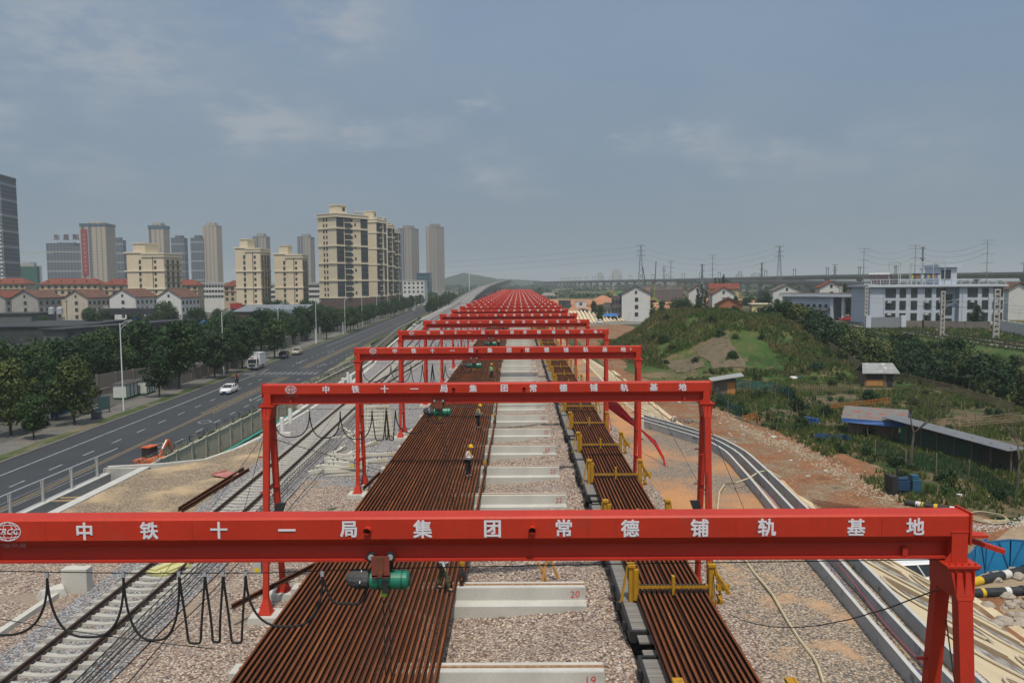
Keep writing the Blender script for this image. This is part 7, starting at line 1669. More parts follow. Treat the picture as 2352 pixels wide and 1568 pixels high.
# annexe, gate and yard wall in front
wall_run('yard_wall', 'rendered grey wall in front of the blue office building', [(PY(2030, 740, 200).x, 200), (PY(2120, 740, 198).x, 198), (PY(2272, 740, 190).x, 190)], 0, 1.9, DARKW)
wall_run('yard_wall', 'white panelled wall at the right edge beyond the masts', [(PY(2292, 740, 186).x, 186), (PY(2420, 760, 150).x, 150)], 0, 2.6, WHTW)
t = thing('yard_gate', 'pale blue gateposts with a grey sliding gate before the office', 'gate', (PY(2012, 740, 196).x, 196, 0)); MB().box(-2.4, -1.2, 0, 1, 0, 3.3).build('gatepost', BLT, t); MB().box(6.2, 7.4, 0, 1, 0, 3.3).build('gatepost', BLT, t); MB().box(-1.2, 6.2, .3, .5, .1, 2.9).build('gate_leaf', mat('grey_gate', (.20, .22, .24), (.16, .18, .2), scale=1, rough=.6), t)
slab = thing('annexe', 'left wing of the blue office with brown roof', 'building', (PY(1980, 700, 240).x, 240, 0)); MB().box(0, 7, 0, 9, 0, topz(1985, 664, 240)).build('wall', BLW, slab); MB().box(-.8, 7.6, -.8, 9.5, topz(1985, 664, 240), topz(1985, 662, 240)+.5).build('roof', BRR, slab)
for z in (2, 5.4, 8.6):
    for x in (1.5, 4.5): window(slab, x, -.02, z, 1.3, 1.7, 0, True)
for px, py, lab, pt in ((1969, 722, 'silver car parked under trees beside the station', PSI), (1946, 735, 'red car parked by the station forecourt', PR)):
    c = PZ(px, py+2, .02); car('suv_car' if pt is PSI else 'sedan_car', lab, tuple(c), R(160), pt, 'suv' if pt is PSI else 'sedan')
# catenary masts with round holes, and the old railway
RW = lambda Y: 88.5 + (Y-165)*.028
for s_ in (-.75, .75):
    for o_ in (0, 4.4): tag(link('rail', rail_mesh('rail', 0, 60, 330, .22, 20, STEELD, path=lambda Y: RW(Y)+o_+s_)), '%s rail of the %s old line beside the station' % ('left' if s_ < 0 else 'right', 'near' if not o_ else 'far'), 'rail', 'rails of the old line on the right')
strip('old_line_ballast', ys(60, 330, 6), lambda Y: RW(Y)-2.6, lambda Y: RW(Y)+7.2, 3, mat('old_ballast', (.27, .26, .245), (.19, .18, .17), scale=2, rough=.95, fine=.35), .02, lambda X, Y: .12)
MASTC = blotch(mat('mast_concrete', (.40, .38, .35), (.33, .315, .29), scale=1, rough=.9), (.2, .19, .17), 1, .55, .8, .5)
for i, (px, py, pt) in enumerate(((2163, 772, 669), (2287, 777, 664), (2083, 742, 664), (1988, 748, 659), (1930, 728, 658))):
    b_ = PZ(px, py, .1); tp = PY(px, pt, b_.y).z; t = thing('catenary_mast', 'concrete catenary mast with round holes along the old line, %s' % ['the second tallest', 'the nearest and stoutest', 'third along', 'fourth along', 'last one by the portico'][i], 'mast', (b_.x, b_.y, 0), 0, 'catenary masts along the old line')
    m = MB()
    wd = .34 if i != 1 else .5
    for x in (-wd, wd): m.box(x-.10, x+.10, -.2, .2, 0, tp)
    nh = int(tp/.95)
    for k in range(nh):
        z = tp*(k+.5)/nh
        for zz in (-.42, .42):
            m.box(-wd, wd, -.16, .16, z+zz*.95-.14, z+zz*.95+.14)
    m.build('mast_shaft', MASTC, t); br_ = MB().bar((.3, 0, tp-2.2), (3.4, 0, tp-1.6), .07).bar((.3, 0, tp-3.6), (3.4, 0, tp-1.7), .06).bar((2.4, 0, tp-2.2), (3.8, 0, tp-3.3), .05); br_.build('cantilever', GALV, t)
for k, (dx, z) in enumerate(((1.2, 6.2), (1.2, 7.3), (5.6, 6.2))):
    tag(MB().tube([(RW(Y)+dx-1, Y, z + .25*math.cos(Y*.12)) for Y in ys(70, 300, 6)], .018, 3).build('catenary_wire', BLACKM), 'overhead contact wire along the old line, %s of three' % nth(k), 'wire', 'overhead wires of the old line')
# ================================================================ viaducts
VIA = mat('viaduct_concrete', (.27, .265, .26), (.22, .215, .21), scale=.15, rough=.9)
def viaduct(label, pts, w, th, pier_step, wall=1.2, poles=0, z_gr=-5.5):
    t = thing('viaduct', label, 'viaduct'); rings = []; rl = []
    P_ = [Vector(p) for p in pts]
    D = [(P_[min(i+1, len(P_)-1)] - P_[max(i-1, 0)]).normalized() for i in range(len(P_))]
    def off(i, o, z): n = Vector((-D[i].y, D[i].x, 0)).normalized(); q = P_[i] + n*o; return (q.x, q.y, q.z + z)
    MB().ring_loft([[off(i, -w/2, 0), off(i, w/2, 0), off(i, w/2, -.5), off(i, w*.28, -th), off(i, -w*.28, -th), off(i, -w/2, -.5)] for i in range(len(P_))]).build('deck', VIA, t)
    for s_ in (-1, 1): MB().ring_loft([[off(i, s_*w/2-.15, 0), off(i, s_*w/2+.15, 0), off(i, s_*w/2+.15, wall), off(i, s_*w/2-.15, wall)] for i in range(len(P_))]).build('parapet', VIA, t)
    acc = 0; k = 0
    for i in range(len(P_)-1):
        L_ = (P_[i+1]-P_[i]).length; n = max(1, int(L_/pier_step))
        for j in range(n):
            q = P_[i].lerp(P_[i+1], j/n)
            if q.z - th > z_gr + 2 and k < 95: MB().ring_loft([[(q.x-1.4, q.y-1.2, z_gr), (q.x+1.4, q.y-1.2, z_gr), (q.x+1.4, q.y+1.2, z_gr), (q.x-1.4, q.y+1.2, z_gr)], [(q.x-1.4, q.y-1.2, q.z-th-2), (q.x+1.4, q.y-1.2, q.z-th-2), (q.x+1.4, q.y+1.2, q.z-th-2), (q.x-1.4, q.y+1.2, q.z-th-2)], [(q.x-2.6, q.y-1.3, q.z-th), (q.x+2.6, q.y-1.3, q.z-th), (q.x+2.6, q.y+1.3, q.z-th), (q.x-2.6, q.y+1.3, q.z-th)]]).build('pier', VIA, t)
            k += 1
    return t
cent = [(xc(Y), Y, z) for Y, z in ((470, -.2), (600, 2.2), (750, 5.2), (900, 8.0), (1100, 11.2), (1300, 14.0), (1500, 16.5), (1750, 19), (2000, 20))]
viaduct('new railway viaduct climbing away beyond the last gantries', cent, 11, 3.0, 32)
tag(MB().ring_loft([[(p[0]-4.9, p[1], p[2]-.6), (p[0]+4.9, p[1], p[2]-.6), (p[0]+4.9, p[1], p[2]+.12), (p[0]-4.9, p[1], p[2]+.12)] for p in cent]).build('track_slab', mat('dull_slab', (.24, .235, .225), (.19, .187, .18), scale=.3, rough=.9)), 'pale ballastless track slab on the new viaduct', 'track slab')
for k, dx in enumerate((-3.0, -1.5, 1.5, 3.0)): tag(MB().tube([(p[0]+dx, p[1], p[2]+.2) for p in cent], .12, 4).build('rail', STEELD), 'rail on the new viaduct deck, %s from the left' % nth(k), 'rail', 'rails on the new viaduct')
v1 = [PY(2420, 627, 520), PY(2352, 628.5, 560), PY(2150, 631, 640), PY(1900, 634, 760), PY(1700, 639, 920), PY(1500, 643, 1150), PY(1330, 646, 1500), PY(1230, 648, 2000)]
viaduct('long grey railway viaduct with masts across the right horizon', v1, 12, 3.2, 34)
v2 = [PY(2000, 652, 560), PY(1900, 648, 640), PY(1780, 646, 760), PY(1640, 645, 950), PY(1560, 645, 1120)]
viaduct('lower second viaduct branch joining the long viaduct', v2, 9, 3.0, 34)
PM = mat('catenary_grey', (.10, .11, .115), (.08, .085, .09), scale=.5, rough=.7)
ME_VM = MB().box(-.22, .22, -.22, .22, 0, 8.5).bar((0, 0, 7.2), (-3, 0, 7.8), .2).bar((0, 0, 6.0), (-3, 0, 7.3), .16).mesh('viaduct_mast', PM)
kk = 0
for a, b_ in zip(v1, v1[1:]):
    n = int((b_-a).length/42)
    for j in range(n):
        q = a.lerp(b_, j/n)
        if q.y < 1700:
            for s_ in (-4.5, 4.5):
                o = link('viaduct_mast', ME_VM, None, (q.x+s_*.6, q.y+s_, q.z), 0 if s_ > 0 else math.pi); tag(o, 'thin dark overhead line mast standing on the long viaduct', 'mast', 'overhead line masts on the long viaduct'); kk += 1
# transmission pylons
def pylon(px, py_top, Y, label, kind='lattice', z0=-5):
    p = PY(px, py_top, Y); H = p.z - z0; t = thing('transmission_pylon', label, 'pylon', (p.x, Y, z0), 0, 'transmission pylons on the right horizon'); m = MB()
    LT = mat('pylon_steel', (.15, .165, .18), (.12, .13, .145), scale=.2, rough=.6); w0 = H*.11; r = Y*.00042
    if kind == 'lattice':
        lv = [0, .18, .33, .46, .57, .67, .76, .84, .91, 1]; wd = lambda u: w0*(1-u)**1.15 + .8
        for u0, u1 in zip(lv, lv[1:]):
            a, b_ = wd(u0)/2, wd(u1)/2
            for sx, sy in ((-1, -1), (1, -1), (1, 1), (-1, 1)): m.bar((sx*a, sy*a, u0*H), (sx*b_, sy*b_, u1*H), r)
            m.bar((-a, -a, u0*H), (b_, -b_, u1*H), r*.7).bar((a, -a, u0*H), (-b_, -b_, u1*H), r*.7)
        m.build('lattice_tower', LT, t); m = MB()
        for u, L_ in ((.80, .10), (.89, .085), (.99, .09)): m.bar((-L_*H, 0, u*H), (L_*H, 0, u*H), r*1.2).bar((-L_*H, 0, u*H), (0, 0, u*H+.03*H), r*.6).bar((L_*H, 0, u*H), (0, 0, u*H+.03*H), r*.6)
        m.build('cross_arm', LT, t)
    else:
        MB().tube([(0, 0, 0), (0, 0, H)], [r*1.6, r*.8], 6).build('pole', LT, t); m = MB()
        for u, L_ in ((.50, .09), (.64, .10), (.78, .11), (.93, .09), (.995, .12)): m.bar((-L_*H, 0, u*H), (L_*H, 0, u*H), r*.9)
        m.build('cross_arm', LT, t)
    return t
pylon(1472, 563, 900, 'tall lattice pylon right of the row of gantries'); pylon(1791, 565, 820, 'tall lattice pylon in the middle of the right horizon')
pylon(1985, 570, 620, 'tubular pylon with cross arms left of the office building', 'tube'); pylon(2103, 563, 620, 'tubular pylon beside the telecom mast', 'tube'); pylon(2269, 551, 560, 'tallest tubular pylon above the right end of the office roof', 'tube')
pylon(1637, 585, 1000, 'slim tubular pylon above the conifers', 'tube'); pylon(1541, 598, 1200, 'slim far tubular pylon behind the mobile cranes', 'tube'); pylon(1918, 608, 1100, 'far lattice pylon between two tubular ones'); pylon(1525, 611, 1500, 'tiny far lattice pylon beside the mobile crane booms')
for i, (px, py, Y, lab) in enumerate(((2120, 566, 520, 'grey telecom mast with round platforms beside a tubular pylon'), (1613, 606, 900, 'dark telecom mast above the small white houses'), (1750, 603, 1000, 'slim telecom mast left of the middle lattice pylon'))):
    p = PY(px, py, Y); H = p.z+5; t = thing('telecom_mast', lab, 'telecom mast', (p.x, Y, -5)); r = Y*.0009; MB().tube([(0, 0, 0), (0, 0, H)], [r*2, r], 8).build('mast_shaft', MATS['pylon_steel'], t)
    for u in (.97, .80, .62): MB().tube([(0, 0, u*H-.3), (0, 0, u*H+.3)], r*3.4, 10).build('platform', MATS['pylon_steel'], t)
    for s_ in (-1, 1): MB().box(s_*r*3.2-.25, s_*r*3.2+.25, -.3, .3, H*.95, H*.95+2.4).build('antenna', WHTW, t)
# overhead line wires from pylon to pylon
def span(a, b_, sag, lab):
    A, B = Vector(a), Vector(b_); pts = [A.lerp(B, k/14) - Vector((0, 0, sag*4*(k/14)*(1-k/14))) for k in range(15)]
    tag(MB().tube(pts, .10, 3).build('power_line', MATS['pylon_steel']), lab, 'power line', 'power lines between the pylons')
for k, u in enumerate((564, 577, 590)):
    span(PY(1472, u+2, 900), PY(600, u+40, 1300), 9, 'power line from the left lattice pylon across the gantry row, %s from the top' % nth(k)); span(PY(1472, u+2, 900), PY(1791, u+2, 820), 14, 'thin power line between the two lattice pylons, %s from the top' % nth(k)); span(PY(1985, u+6, 620), PY(2103, u+1, 620), 5, 'thin power line between two tubular pylons, %s from the top' % nth(k)); span(PY(2103, u, 620), PY(2269, u-10, 560), 6, 'thin power line towards the tallest tubular pylon, %s from the top' % nth(k))
t = thing('lone_mast', 'white lone lamp mast by the distant hill', 'mast', (PY(1078, 660, 900).x, 900, -5.5)); MB().tube([(0, 0, 0), (0, 0, topz(1078, 617, 900)+5.5)], .4, 6).build('pole', PIPEW, t); MB().tube([(0, 0, topz(1078, 617, 900)+4.5), (0, 0, topz(1078, 617, 900)+6)], 1.0, 8).build('lamp_ring', PIPEW, t)
# far wood belts and hills
def far_wood(name, x0, x1, Y, n, h, seed):
    rng = random.Random(seed); m = MB()
    for _ in range(n):
        X = rng.uniform(x0, x1); y = Y + rng.uniform(-.12, .12)*Y; hh = h*rng.uniform(.6, 1.2)
        for q in range(26):
            u = Vector((rng.gauss(0, 1), rng.gauss(0, 1), rng.gauss(0, 1))).normalized(); p = Vector((X, y, -5.5+hh*.5)) + Vector((u.x*hh*.55, u.y*hh*.55, u.z*hh*.55)); s = hh*.22
            a = u.cross(Vector((rng.uniform(-1, 1), rng.uniform(-1, 1), 1))).normalized()*s; b_ = u.cross(a).normalized()*s*.8
            m.v += [tuple(p-a), tuple(p+b_), tuple(p+a), tuple(p-b_)]; k = len(m.v); m.f.append((k-4, k-3, k-2, k-1))
    o = link(name, mesh_raw(m, name, LEAFD)); o['kind'] = 'stuff'; tag(o, 'dark green far-off wood along the hazy horizon', 'wood'); return o
far_wood('far_wood', -900, 1500, 1900, 1100, 12, 3); far_wood('far_wood', -420, 900, 1150, 520, 9, 4); far_wood('far_wood', 250, 700, 820, 160, 11, 6)
far_wood('far_wood', -30, 240, 720, 260, 7, 8); far_wood('far_wood', -500, -60, 760, 260, 8, 9)
def hill(name, cx, cy, rx, ry, h, seed):
    m = MB(); N = 28; rng = random.Random(seed)
    for j in range(N+1):
        for i in range(N+1):
            u = -1+2*i/N; v = -1+2*j/N; r = math.hypot(u, v); z = h*max(0, 1-r*r)**1.3*(1+.25*nz(u*6+seed, v*6, 1)) - 6
            m.v.append((cx+u*rx, cy+v*ry, z))
    m.f = [(j*(N+1)+i, j*(N+1)+i+1, (j+1)*(N+1)+i+1, (j+1)*(N+1)+i) for j in range(N) for i in range(N)]
    o = m.build(name, mat('hill_woods', (.03, .05, .025), (.02, .036, .018), scale=.03, rough=1, fine=.3), smooth=True); o['kind'] = 'structure'
hill('hills', PY(1075, 640, 2400).x, 2400, 180, 300, 42, 1); hill('hills', PY(1150, 640, 2600).x, 2700, 260, 300, 30, 2); hill('hills', 800, 3600, 1600, 500, 26, 3)

# ================================================================ trees and scrub on the right
RT_ = [(1378, 338, 1.0, 'avenue'), (1364, 345, .8, 'avenue'), (1555, 322, 1.0, 'broad'), (1572, 318, 1.05, 'broad'), (1592, 300, .7, 'broad'), (1500, 335, .8, 'avenue'), (1520, 350, .9, 'avenue'), (1690, 330, .8, 'avenue'), (1762, 340, .9, 'avenue'), (1785, 300, .7, 'avenue'), (1955, 262, .7, 'broad'), (1970, 250, .7, 'broad'), (1990, 258, .6, 'broad'), (2245, 196, .75, 'avenue')]
for i, (px, Y, s, kd) in enumerate(RT_):
    X = PY(px, 700, Y).x; tree(kd, 'village_tree', 'green tree among the right-hand houses, %s of the listed grove' % nth(i) if False else 'leafy green tree standing among the houses on the right', 'tree', (X, Y, hgt(X, Y)-.2), s, 'trees among the houses on the right')
for i, (px, Y, s) in enumerate(((1612, 350, 1.25), (1604, 352, 1.05), (1620, 349, 1.0), (1642, 392, 1.5), (1652, 395, 1.45), (1662, 390, 1.6), (1671, 392, 1.4), (1660, 402, 1.55), (1678, 398, 1.3), (1632, 400, 1.0), (1939, 285, 1.25), (1930, 300, .9))):
    X = PY(px, 700, Y).x; tree('conifer', 'conifer_tree', 'dark pointed conifer behind the right-hand houses' if i < 10 else ('dark pointed conifer beside the station portico' if i == 10 else 'smaller conifer behind the station portico'), 'tree', (X, Y, -4), s, 'dark conifers behind the right-hand houses' if i < 10 else None)
for i in range(60):
    Y = rnd.uniform(380, 600); X = rnd.uniform(60, 260)
    tree('broad', 'far_tree', 'far green tree in the belt below the long viaduct', 'tree', (X*Y/420, Y, -5.5), rnd.uniform(.7, 1.1), 'far trees below the long viaduct')
nb = 0
while nb < 290:
    Y = rnd.uniform(84, 250); X = rnd.uniform(64, 87) if Y < 170 else rnd.uniform(62, 86)
    lim = 70 + 3*nz(1, Y, .05) if Y < 150 else 66
    if X < lim - 4: continue
    if Y < 120 and X > 86: continue
    if X > 77.5 or (Y > 170 and X > 76): continue
    nb += 1; s = rnd.uniform(.8, 1.5) * (1.0 if X < 73 else .62)
    tree('bush', 'scrub_bush', 'dense dark green scrub bush in the belt below the old railway', 'bush', (X, Y, hgt(X, Y)-.3), s, 'scrub belt below the old railway')
for i in range(46):      # scrub on the mound and its foot
    a = rnd.uniform(0, 6.28); X = 46 + rnd.uniform(-18, 28); Y = 190 + rnd.uniform(-50, 20)
    tree('bush', 'mound_bush', 'low green bush growing on the grassy mound', 'bush', (X, Y, hgt(X, Y)-.3), rnd.uniform(.25, .6), 'bushes on the grassy mound')
for i, (px, py, s) in enumerate(((1585, 800, .8), (1570, 812, .7), (1598, 812, .6))):
    pass
for i in range(64):      # garden shrubs
    Y = rnd.uniform(60, 135); X = rnd.uniform(32, 68)
    if Y < 72 and X < 50: continue
    tree('bush' if i % 3 == 0 else 'shrub', 'garden_shrub', 'green shrub in the vegetable gardens on the right', 'shrub', (X, Y, hgt(X, Y)-.05), rnd.uniform(.28, .48) if i % 3 == 0 else rnd.uniform(.6, 1.2), 'shrubs in the vegetable gardens')
for i in range(60):      # weeds along the dirt
    Y = rnd.uniform(60, 112); X = interp([(58, 34.5), (85, 31.5), (100, 28), (120, 25)], Y) + rnd.uniform(-1.2, 3)
    tree('shrub', 'weed_clump', 'low weed clump along the edge of the red dirt', 'weeds', (X, Y, hgt(X, Y)-.05), rnd.uniform(.5, 1.2), 'weed clumps along the red dirt')
def grass(name, n, box_, h, mt, seed, cond=None, lab='rough grass covering the ground', fl=.0):
    rng = random.Random(seed); m = MB(); k = 0
    while k < n:
        X = rng.uniform(box_[0], box_[1]); Y = rng.uniform(box_[2], box_[3]); k += 1
        if cond and not cond(X, Y): continue
        z = hgt(X, Y) + .08; hh = h*rng.uniform(.5, 1.4)
        for q in range(4):
            a = rng.uniform(0, 6.28); w = hh*.16; dx, dy = math.cos(a), math.sin(a); lx, ly = rng.uniform(-.4, .4)*hh, rng.uniform(-.4, .4)*hh; ox, oy = rng.uniform(-.3, .3)*hh, rng.uniform(-.3, .3)*hh
            m.v += [(X+ox-dx*w, Y+oy-dy*w, z), (X+ox+dx*w, Y+oy+dy*w, z), (X+ox+lx, Y+oy+ly, z+hh)]; i = len(m.v); m.f.append((i-3, i-2, i-1))
    o = link(name, mesh_raw(m, name, mt)); tag(o, lab, 'grass'); o['kind'] = 'stuff'; return o
GRB = leafmat('grass_blades', (.028, .068, .012), (.055, .095, .020), (.14, .120, .05), .12)
GRD = leafmat('garden_leaves', (.024, .056, .014), (.045, .085, .020), (.10, .125, .035), .25)
grass('mound_grass_blades', 26000, (22, 80, 132, 226), .75, GRB, 1, lambda X, Y: mound(X, Y) > .2 and nz(X, Y, .13) > -.8 and nz(X+9, Y, .31) > -.55 and not (28.5 < X < 48.5 and 143 < Y < 162), 'rough grass growing over the mound')
grass('garden_growth', 24000, (29, 70, 58, 138), .42, GRD, 2, lambda X, Y: nz(X*.8, Y, .21) > -.22, 'low crops and weeds in the vegetable plots')
grass('verge_weeds', 6000, (25, 42, 56, 140), .28, GRD, 3, lambda X, Y: nz(X, Y, .3) > -.1 and X > interp([(56, 34), (85, 31), (100, 27.5), (120, 24.5)], Y), 'weeds scattered along the red dirt')
grass('station_grass', 5000, (82, 130, 130, 200), .5, GRB, 4, None, 'rough grass beside the old railway')
grass('road_verge_weeds', 2500, (-36, -29, 60, 260), .5, GRD, 6, lambda X, Y: nz(X, Y, .4) > .1, 'weeds on the verge outside the panel wall')

def rubble(name, n, line, wd, s0, s1, mt, lab, seed):
    rng = random.Random(seed); m = MB()
    for _ in range(n):
        u = rng.random()*(len(line)-1); i = int(u); X = lerp(line[i][0], line[i+1][0], u-i) + rng.gauss(0, wd); Y = lerp(line[i][1], line[i+1][1], u-i) + rng.gauss(0, wd); z = hgt(X, Y) + .06; s = rng.uniform(s0, s1)
        p = [(X + s*rng.uniform(.5, 1)*math.cos(a*1.57+rng.uniform(-.4, .4)), Y + s*rng.uniform(.5, 1)*math.sin(a*1.57+rng.uniform(-.4, .4)), z + rng.uniform(-.02, .04)) for a in range(4)]; q = (X + s*rng.uniform(-.3, .3), Y + s*rng.uniform(-.3, .3), z + s*rng.uniform(.4, .9)); k = len(m.v); m.v += p + [q]; m.f += [(k, k+1, k+4), (k+1, k+2, k+4), (k+2, k+3, k+4), (k+3, k, k+4)]
    o = link(name, mesh_raw(m, name, mt)); tag(o, lab, 'rubble'); o['kind'] = 'stuff'
def g2(px, py): p = PZ(px, py, -4.95); return (p.x, p.y)
RUBM = mat('rubble_stone', (.36, .30, .22), (.24, .19, .14), scale=1.2, rough=.95)
rubble('rubble_ridge', 1700, [g2(1640, 945), g2(1740, 1000), (g2(1840, 1040)), g2(1960, 1100), g2(2060, 1150)], .9, .05, .20, RUBM, 'low ridge of tan rubble between red dirt and weeds', 3)
rubble('loose_stones', 1500, [g2(1500, 930), g2(1640, 1010), g2(1780, 1090), g2(1960, 1160)], 2.2, .03, .11, RUBM, 'small loose stones strewn over the red dirt', 4)
rubble('track_side_stones', 500, [g2(2210, 1215), g2(2350, 1200), g2(2420, 1195)], .5, .05, .14, mat('pale_stone', (.44, .42, .39), (.33, .31, .29), scale=2), 'pale stones edging the dirt road at the right', 5)
# ================================================================ garden sheds, fences, odds and ends
WIR = mat('corrugated_grey', (.30, .31, .31), (.22, .23, .235), scale=1.2, rough=.7, stretch=(6, 1, 1)); PLY = mat('orange_board', (.42, .20, .06), (.34, .16, .05), scale=1.5, rough=.8); PLYB = mat('weather_board', (.16, .12, .095), (.11, .085, .07), scale=2, rough=.9, stretch=(5, 1, 1)); BLTARP = mat('blue_tarpaulin', (.025, .09, .28), (.02, .07, .22), scale=2, rough=.5)
def netmat(m, f):
    t = m.node_tree; b = t.nodes['Principled BSDF']; tr = t.nodes.new('ShaderNodeBsdfTransparent'); mx = t.nodes.new('ShaderNodeMixShader'); mx.inputs[0].default_value = f
    t.links.new(tr.outputs[0], mx.inputs[1]); t.links.new(b.outputs[0], mx.inputs[2]); t.links.new(mx.outputs[0], t.nodes['Material Output'].inputs['Surface']); return m
def at(px, py): p = PZ(px, py, -4.95); return (p.x, p.y, hgt(p.x, p.y))
t = thing('garden_hut', 'small plank hut with orange door and tilted grey roof beside gantry eight', 'hut', at(1640, 908), R(-10))
MB().box(0, 3.2, 0, 3, 0, 2.4).build('wall', PLYB, t); MB().box(1.9, 3.0, -.06, .02, .05, 2.0).build('door', PLY, t); MB().add([(-.6, -.8, 2.2), (4.2, -.8, 3.05), (4.2, 3.5, 3.05), (-.6, 3.5, 2.2), (-.6, -.8, 2.3), (4.2, -.8, 3.15), (4.2, 3.5, 3.15), (-.6, 3.5, 2.3)], [(0, 3, 2, 1), (4, 5, 6, 7), (0, 1, 5, 4), (1, 2, 6, 5), (2, 3, 7, 6), (3, 0, 4, 7)]).build('roof', WIR, t)
t = thing('garden_hut', 'weathered garden hut with patched grey gable roof and orange half door', 'hut', at(1985, 888), R(-6))
MB().prism([(0, 0), (4.6, 0), (4.6, 2.3), (0, 2.3)], 'y', 0, 3.2).build('wall', PLYB, t); MB().add([(-.5, -.6, 2.2), (5.2, -.6, 2.2), (4.8, 1.6, 3.6), (.1, 1.6, 3.6), (-.5, -.6, 2.32), (5.2, -.6, 2.32), (4.8, 1.6, 3.72), (.1, 1.6, 3.72)], [(0, 3, 2, 1), (4, 5, 6, 7), (0, 1, 5, 4), (1, 2, 6, 5), (2, 3, 7, 6), (3, 0, 4, 7)]).add([(-.5, 3.8, 2.2), (5.2, 3.8, 2.2), (4.8, 1.6, 3.6), (.1, 1.6, 3.6), (-.5, 3.8, 2.32), (5.2, 3.8, 2.32), (4.8, 1.6, 3.72), (.1, 1.6, 3.72)], [(0, 1, 2, 3), (4, 7, 6, 5), (0, 4, 5, 1), (1, 5, 6, 2), (2, 6, 7, 3), (3, 7, 4, 0)]).build('roof', blotch(mat('patched_roof', (.26, .27, .27), (.18, .19, .195), scale=1.3, rough=.8), (.42, .42, .40), 1.1, .6, .63, .8), t); MB().box(.3, 2.8, -.06, .02, .2, 1.2).build('half_door', PLY, t); MB().box(3.4, 4.3, -.05, .02, .0, 2.0).build('doorway', BLACKM, t); MB().box(.3, 2.8, -.05, .02, 1.25, 2.1).build('opening', BLACKM, t)
t = thing('tarp_shed', 'ramshackle shed with tiled patches on its roof and blue tarpaulin edges', 'shed', at(1938, 1000), R(-24))
MB().box(.4, 5.4, .4, 2.9, 0, 1.7).build('wall', PLYB, t); MB().add([(-.3, -.4, 1.9), (6.2, -.6, 1.8), (6.4, 3.4, 2.6), (-.1, 3.6, 2.7), (-.3, -.4, 2.0), (6.2, -.6, 1.9), (6.4, 3.4, 2.7), (-.1, 3.6, 2.8)], [(0, 3, 2, 1), (4, 5, 6, 7), (0, 1, 5, 4), (1, 2, 6, 5), (2, 3, 7, 6), (3, 0, 4, 7)]).build('roof', blotch(mat('patched_sheet_roof', (.17, .16, .155), (.12, .115, .11), scale=1.6, rough=.85), (.24, .07, .045), 1.4, .56, .60, .9), t)
MB().add([(-.32, -.42, 2.0), (6.22, -.62, 1.9), (6.1, -.75, 1.35), (2.4, -.7, 1.5), (-.2, -.5, 1.6)], [(0, 1, 2, 3, 4)]).add([(6.22, -.62, 1.9), (6.42, 3.4, 2.7), (6.5, 3.4, 2.2), (6.35, -.6, 1.2)], [(0, 1, 2, 3)]).build('tarpaulin', BLTARP, t)
a, b_ = PZ(2050, 1010, -5), PZ(2322, 1090, -5); L_ = (b_-a).length; an = math.atan2(b_.y-a.y, b_.x-a.x)
t = thing('poultry_shed', 'long low poultry shed with grey sheet roof and green netted slat wall', 'shed', (a.x, a.y, -5), an)
MB().add([(-.6, -.9, 2.35), (L_+.5, -.9, 2.2), (L_+.5, 1.1, 2.3), (-.6, 1.1, 2.45), (-.6, -.9, 2.42), (L_+.5, -.9, 2.27), (L_+.5, 1.1, 2.37), (-.6, 1.1, 2.52)], [(0, 3, 2, 1), (4, 5, 6, 7), (0, 1, 5, 4), (1, 2, 6, 5), (2, 3, 7, 6), (3, 0, 4, 7)]).build('roof', mat('pale_sheet', (.15, .16, .175), (.11, .118, .13), scale=.8, rough=.6, stretch=(4, 1, 1)), t)
sl = MB()
for z in ys(.1, 1.9, .15): sl.box(2, L_, -.04, 0, z, z+.07)
sl.build('slat_wall', mat('dark_slat', (.05, .055, .05), (.035, .04, .036), scale=2, rough=.9), t); MB().box(1.2, L_*.75, .02, .04, .2, 1.7).build('green_net', mat('shade_net', (.02, .11, .06), (.016, .085, .05), scale=1.5, rough=.8), t); MB().box(.2, L_-.2, .9, 1.0, 0, 2.25).build('rear_wall', PLYB, t)
for k in range(8): MB().bar((k*L_/7, -.06, 0), (k*L_/7, -.06, 2.4), .12).build('post', PLYB, t)
# net fences round the plots
NET_T = netmat(mat('teal_garden_net', (.02, .15, .14), (.015, .11, .11), scale=1.5, rough=.8), .42); NET_G = netmat(mat('green_garden_net', (.015, .085, .05), (.012, .065, .04), scale=1.5, rough=.8), .32); STK = mat('bamboo_stake', (.22, .18, .11), (.16, .13, .08), scale=3, rough=.9)
def net_fence(lab, pix, h, m, grp='net fences round the vegetable plots', nm='net_fence', rails=False):
    t = thing(nm, lab, 'fence', (0, 0, 0), 0, grp); P_ = [at(*q) for q in pix]
    for a, b_ in zip(P_, P_[1:]):
        n = max(2, int((Vector(b_)-Vector(a)).length/.6)); s = MB()
        if rails:
            for z in ys(.2, h-.1, .32): s.bar((a[0], a[1], a[2]+z), (b_[0], b_[1], b_[2]+z), .05)
            for k in range(n*2): q = Vector(a).lerp(Vector(b_), k/(n*2)); s.bar(q, q + Vector((0, 0, h*random.uniform(.9, 1.1))), .05)
            s.build('stake_row', m, t)
        else:
            for k in range(n+1): q = Vector(a).lerp(Vector(b_), k/n); zz = .12*math.sin(k*1.3); s.v += [(q.x, q.y, q.z), (q.x+.05*math.sin(k), q.y, q.z+h+zz), (q.x+.03, q.y+.03, q.z), (q.x+.03+.05*math.sin(k), q.y+.03, q.z+h+zz)]
            for k in range(n): i = 4*k; s.f += [(i, i+4, i+5, i+1), (i+2, i+3, i+7, i+6), (i+1, i+5, i+7, i+3)]
            s.build('net', m, t)
        MB().bar(a, (a[0], a[1], a[2]+h*1.15), .08).build('post', STK, t)
    return t
net_fence('bright teal net fence running from the hut towards the dirt', [(1648, 912), (1672, 945), (1700, 958)], 1.3, NET_T)
